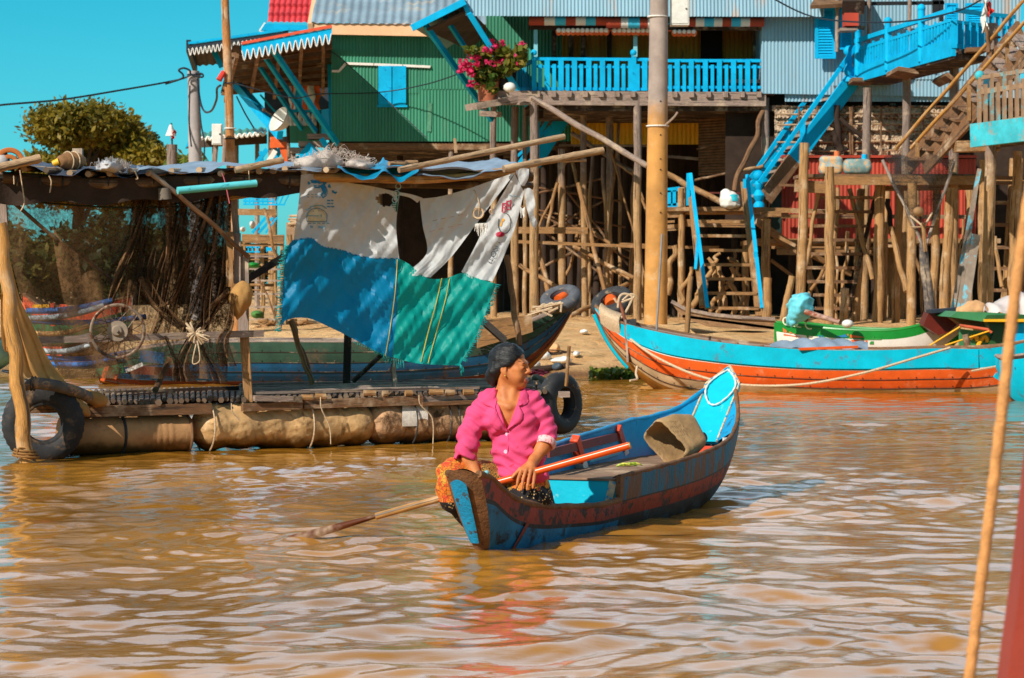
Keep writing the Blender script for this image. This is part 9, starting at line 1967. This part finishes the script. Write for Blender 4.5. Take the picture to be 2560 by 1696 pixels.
    btn = mat('button_white', rgb(236, 200, 216), .35, .05, 9, bump=0)
    for x, y in ((742, 874), (728, 1028)):
        p = J3(x, y, .004); b = MB(); b.torus(p, (0, -1, .1), .0085, .0028, 20, 8); b.rod(p+Vector((0, .001, 0)), p+Vector((0, -.0015, 0)), .008, .008, 16); b.build('button', btn, root, True)
    b = MB(); b.tube([J3(x, y, .003) for x, y in ((748, 860), (752, 920), (748, 980), (742, 1050), (736, 1075))], .003, 6); b.build('placket', pink, root, True)
    # rolled floral cuff and plain cuff
    fl = mat('floral_cuff', rgb(240, 190, 190), .8, .12, 40, chip=rgb(206, 92, 96), chip_amt=.08, chip_scale=70, bump=.2)
    b = MB(); c0 = Vector(w(.188, .010, .546)); axv = (Vector(w(.165, -.04, .47))-c0).normalized(); b.torus(c0, axv, .046, .013, 36, 10, sq=1.7); b.build('cuff', fl, root, True)
    # embroidered flowers low on the shirt
    q = MB(); rr = random.Random(3)
    for x, y in ((640, 1020), (830, 985), (945, 960), (915, 1000), (790, 1145), (840, 1150), (890, 1150), (770, 1160)):
        for k in range(6): a = k*PI/3+rr.random(); p = J3(x+16*math.cos(a), y+14*math.sin(a), .0025); p0 = J3(x, y, .0025); q.tube([p0, p], .0012, 4)
    q.build('embroidery', mat('coral_thread', rgb(230, 70, 90), .8), root)
    # ---- sarong over the folded legs
    K = Field(w(-.47, -.30, .0), w(.32, .32, .52), .008)
    K.ell(w(.05, .12, .17), (.20, .16, .16), k=0); K.ell(w(.05, .08, .32), (.165, .14, .10), k=.05)
    K.chain([w(.0, .10, .25), w(-.17, .05, .33), w(-.325, .0, .365)], [.125, .105, .088], k=.04); K.chain([w(-.325, .0, .365), w(-.33, .02, .26), w(-.20, .10, .10)], [.088, .085, .07], k=.03)
    K.chain([w(.09, .12, .20), w(.085, .03, .24), w(.075, -.03, .245)], [.12, .105, .085], k=.04); K.ell(w(.065, -.035, .235), (.148, .085, .075), k=.03); K.ell(w(.10, .03, .20), (.11, .09, .10), k=.03)
    K.warp(lambda X, Y, Z: .006*np.sin(55*(Z+.5*(X-OX))+3*np.sin(14*(Y-OY)))+.005*sn(X, Y, Z, 30, 4))
    bat = bpy.data.materials.new('orange_batik'); t = NT(bat); ob_ = t.coord('Object'); v1 = t.n('ShaderNodeTexVoronoi', {'Vector': ob_, 'Scale': 26.0}); v2 = t.n('ShaderNodeTexVoronoi', {'Vector': ob_, 'Scale': 42.0}, feature='DISTANCE_TO_EDGE'); n_ = t.noise(ob_, 22, 4)
    c = t.mix(t.mapr(n_, .42, .58), rgb(222, 120, 30), rgb(212, 72, 34)); c = t.mix(t.mapr(v1.outputs['Distance'], .5, .75), c, rgb(206, 150, 50)); c = t.mix(t.mapr(v2.outputs['Distance'], .02, .05), rgb(84, 44, 20), c); t.out(t.n('ShaderNodeBsdfPrincipled', {'Base Color': c, 'Roughness': .85}).outputs[0])
    gold = bpy.data.materials.new('gold_batik'); t = NT(gold); ob_ = t.coord('Object'); v2 = t.n('ShaderNodeTexVoronoi', {'Vector': ob_, 'Scale': 95.0}, feature='DISTANCE_TO_EDGE'); c = t.mix(t.mapr(v2.outputs['Distance'], .04, .14), rgb(50, 34, 18), rgb(176, 130, 52)); t.out(t.n('ShaderNodeBsdfPrincipled', {'Base Color': c, 'Roughness': .85}).outputs[0])
    blk = bpy.data.materials.new('black_batik'); t = NT(blk); ob_ = t.coord('Object'); v1 = t.n('ShaderNodeTexVoronoi', {'Vector': ob_, 'Scale': 62.0}); c = t.mix(t.mapr(v1.outputs['Distance'], .22, .30), rgb(214, 176, 112), rgb(26, 20, 22)); n_ = t.noise(ob_, 7, 3); c = t.mix(t.mapr(n_, .48, .56), rgb(26, 20, 22), c); t.out(t.n('ShaderNodeBsdfPrincipled', {'Base Color': c, 'Roughness': .85}).outputs[0])
    def km(ce):
        x, d_, z = ce[:, 0]-OX, ce[:, 1]-OY, ce[:, 2]; r = np.zeros(len(ce), np.int32); r[(x > -.17) & (x <= .0) & (z > .25)] = 1; r[(x > -.10) & (z < .300+.012*np.sin(x*120))] = 2; r[(x > -.42) & (x < -.2) & (z < .22)] = 2; r[(x > 0) & (z > .300) & (d_ < -.05)] = 0; return r
    K.build('sarong', [bat, gold, blk], root, 1, fm=km)
woman()
# ================================================================== our own boat, close by on the right edge, out of focus
def near_things():
    m = mat('red_brown_paint', rgb(158, 62, 46), .6, .15, 4, bump=.15)
    o = T('prow_post', 'red-brown painted boat prow post leaning in at the right edge, close and blurred', 'post', (.70, 3.45, 0)); Y = 3.5
    pts = [W(2622, 1000, Y), W(2612, 1204, Y), W(2600, 1450, Y), W(2582, 1700, Y), W(2550, 2100, Y), W(2470, 2700, Y), W(2420, 3300, Y)]
    q = MB(); P = catmull(pts, 24); vs = []
    for i, p in enumerate(P): k = i/24; wd_ = .010+.05*k; vs += [p+Vector((-wd_, 0, 0)), p+Vector((.12, 0, 0)), p+Vector((.12, .07, 0)), p+Vector((-wd_, .07, 0))]
    q.add(vs, [(i*4+j, i*4+(j+1) % 4, (i+1)*4+(j+1) % 4, (i+1)*4+j) for i in range(24) for j in range(4)]+[(0, 1, 2, 3)]); q.build('prow_timber', m, o, True, 30)
    q = MB(); q.rod(W(2590, 990, Y)+Vector((.05, .03, 0)), W(2592, 1010, Y)+Vector((.05, .03, 0)), .05, .05, 12); q.build('prow_cap', wood_dark, o, True)
    Y = 3.9; q = MB(); pts = [W(2640, 100, Y), W(2590, 380, Y), W(2556, 600, Y), W(2530, 800, Y), W(2508, 1000, Y), W(2480, 1240, Y), W(2452, 1460, Y), W(2428, 1660, Y), W(2404, 1860, Y), W(2380, 2100, Y), W(2440, 2500, Y-.3)]
    P = catmull(pts, 120); q.tube([p+Vector((.0006*math.sin(i*1.9), .0006*math.cos(i*1.9), 0)) for i, p in enumerate(P)], [.0088+.0004*math.sin(i*1.1) for i in range(121)], 10)
    tag(q.build('near_rope', mat('golden_rope', rgb(226, 160, 96), .9, .25, 60, bump=.6, bscale=260), None, True), 'blurred golden rope hanging close by in front of the right edge', 'rope')
near_things()
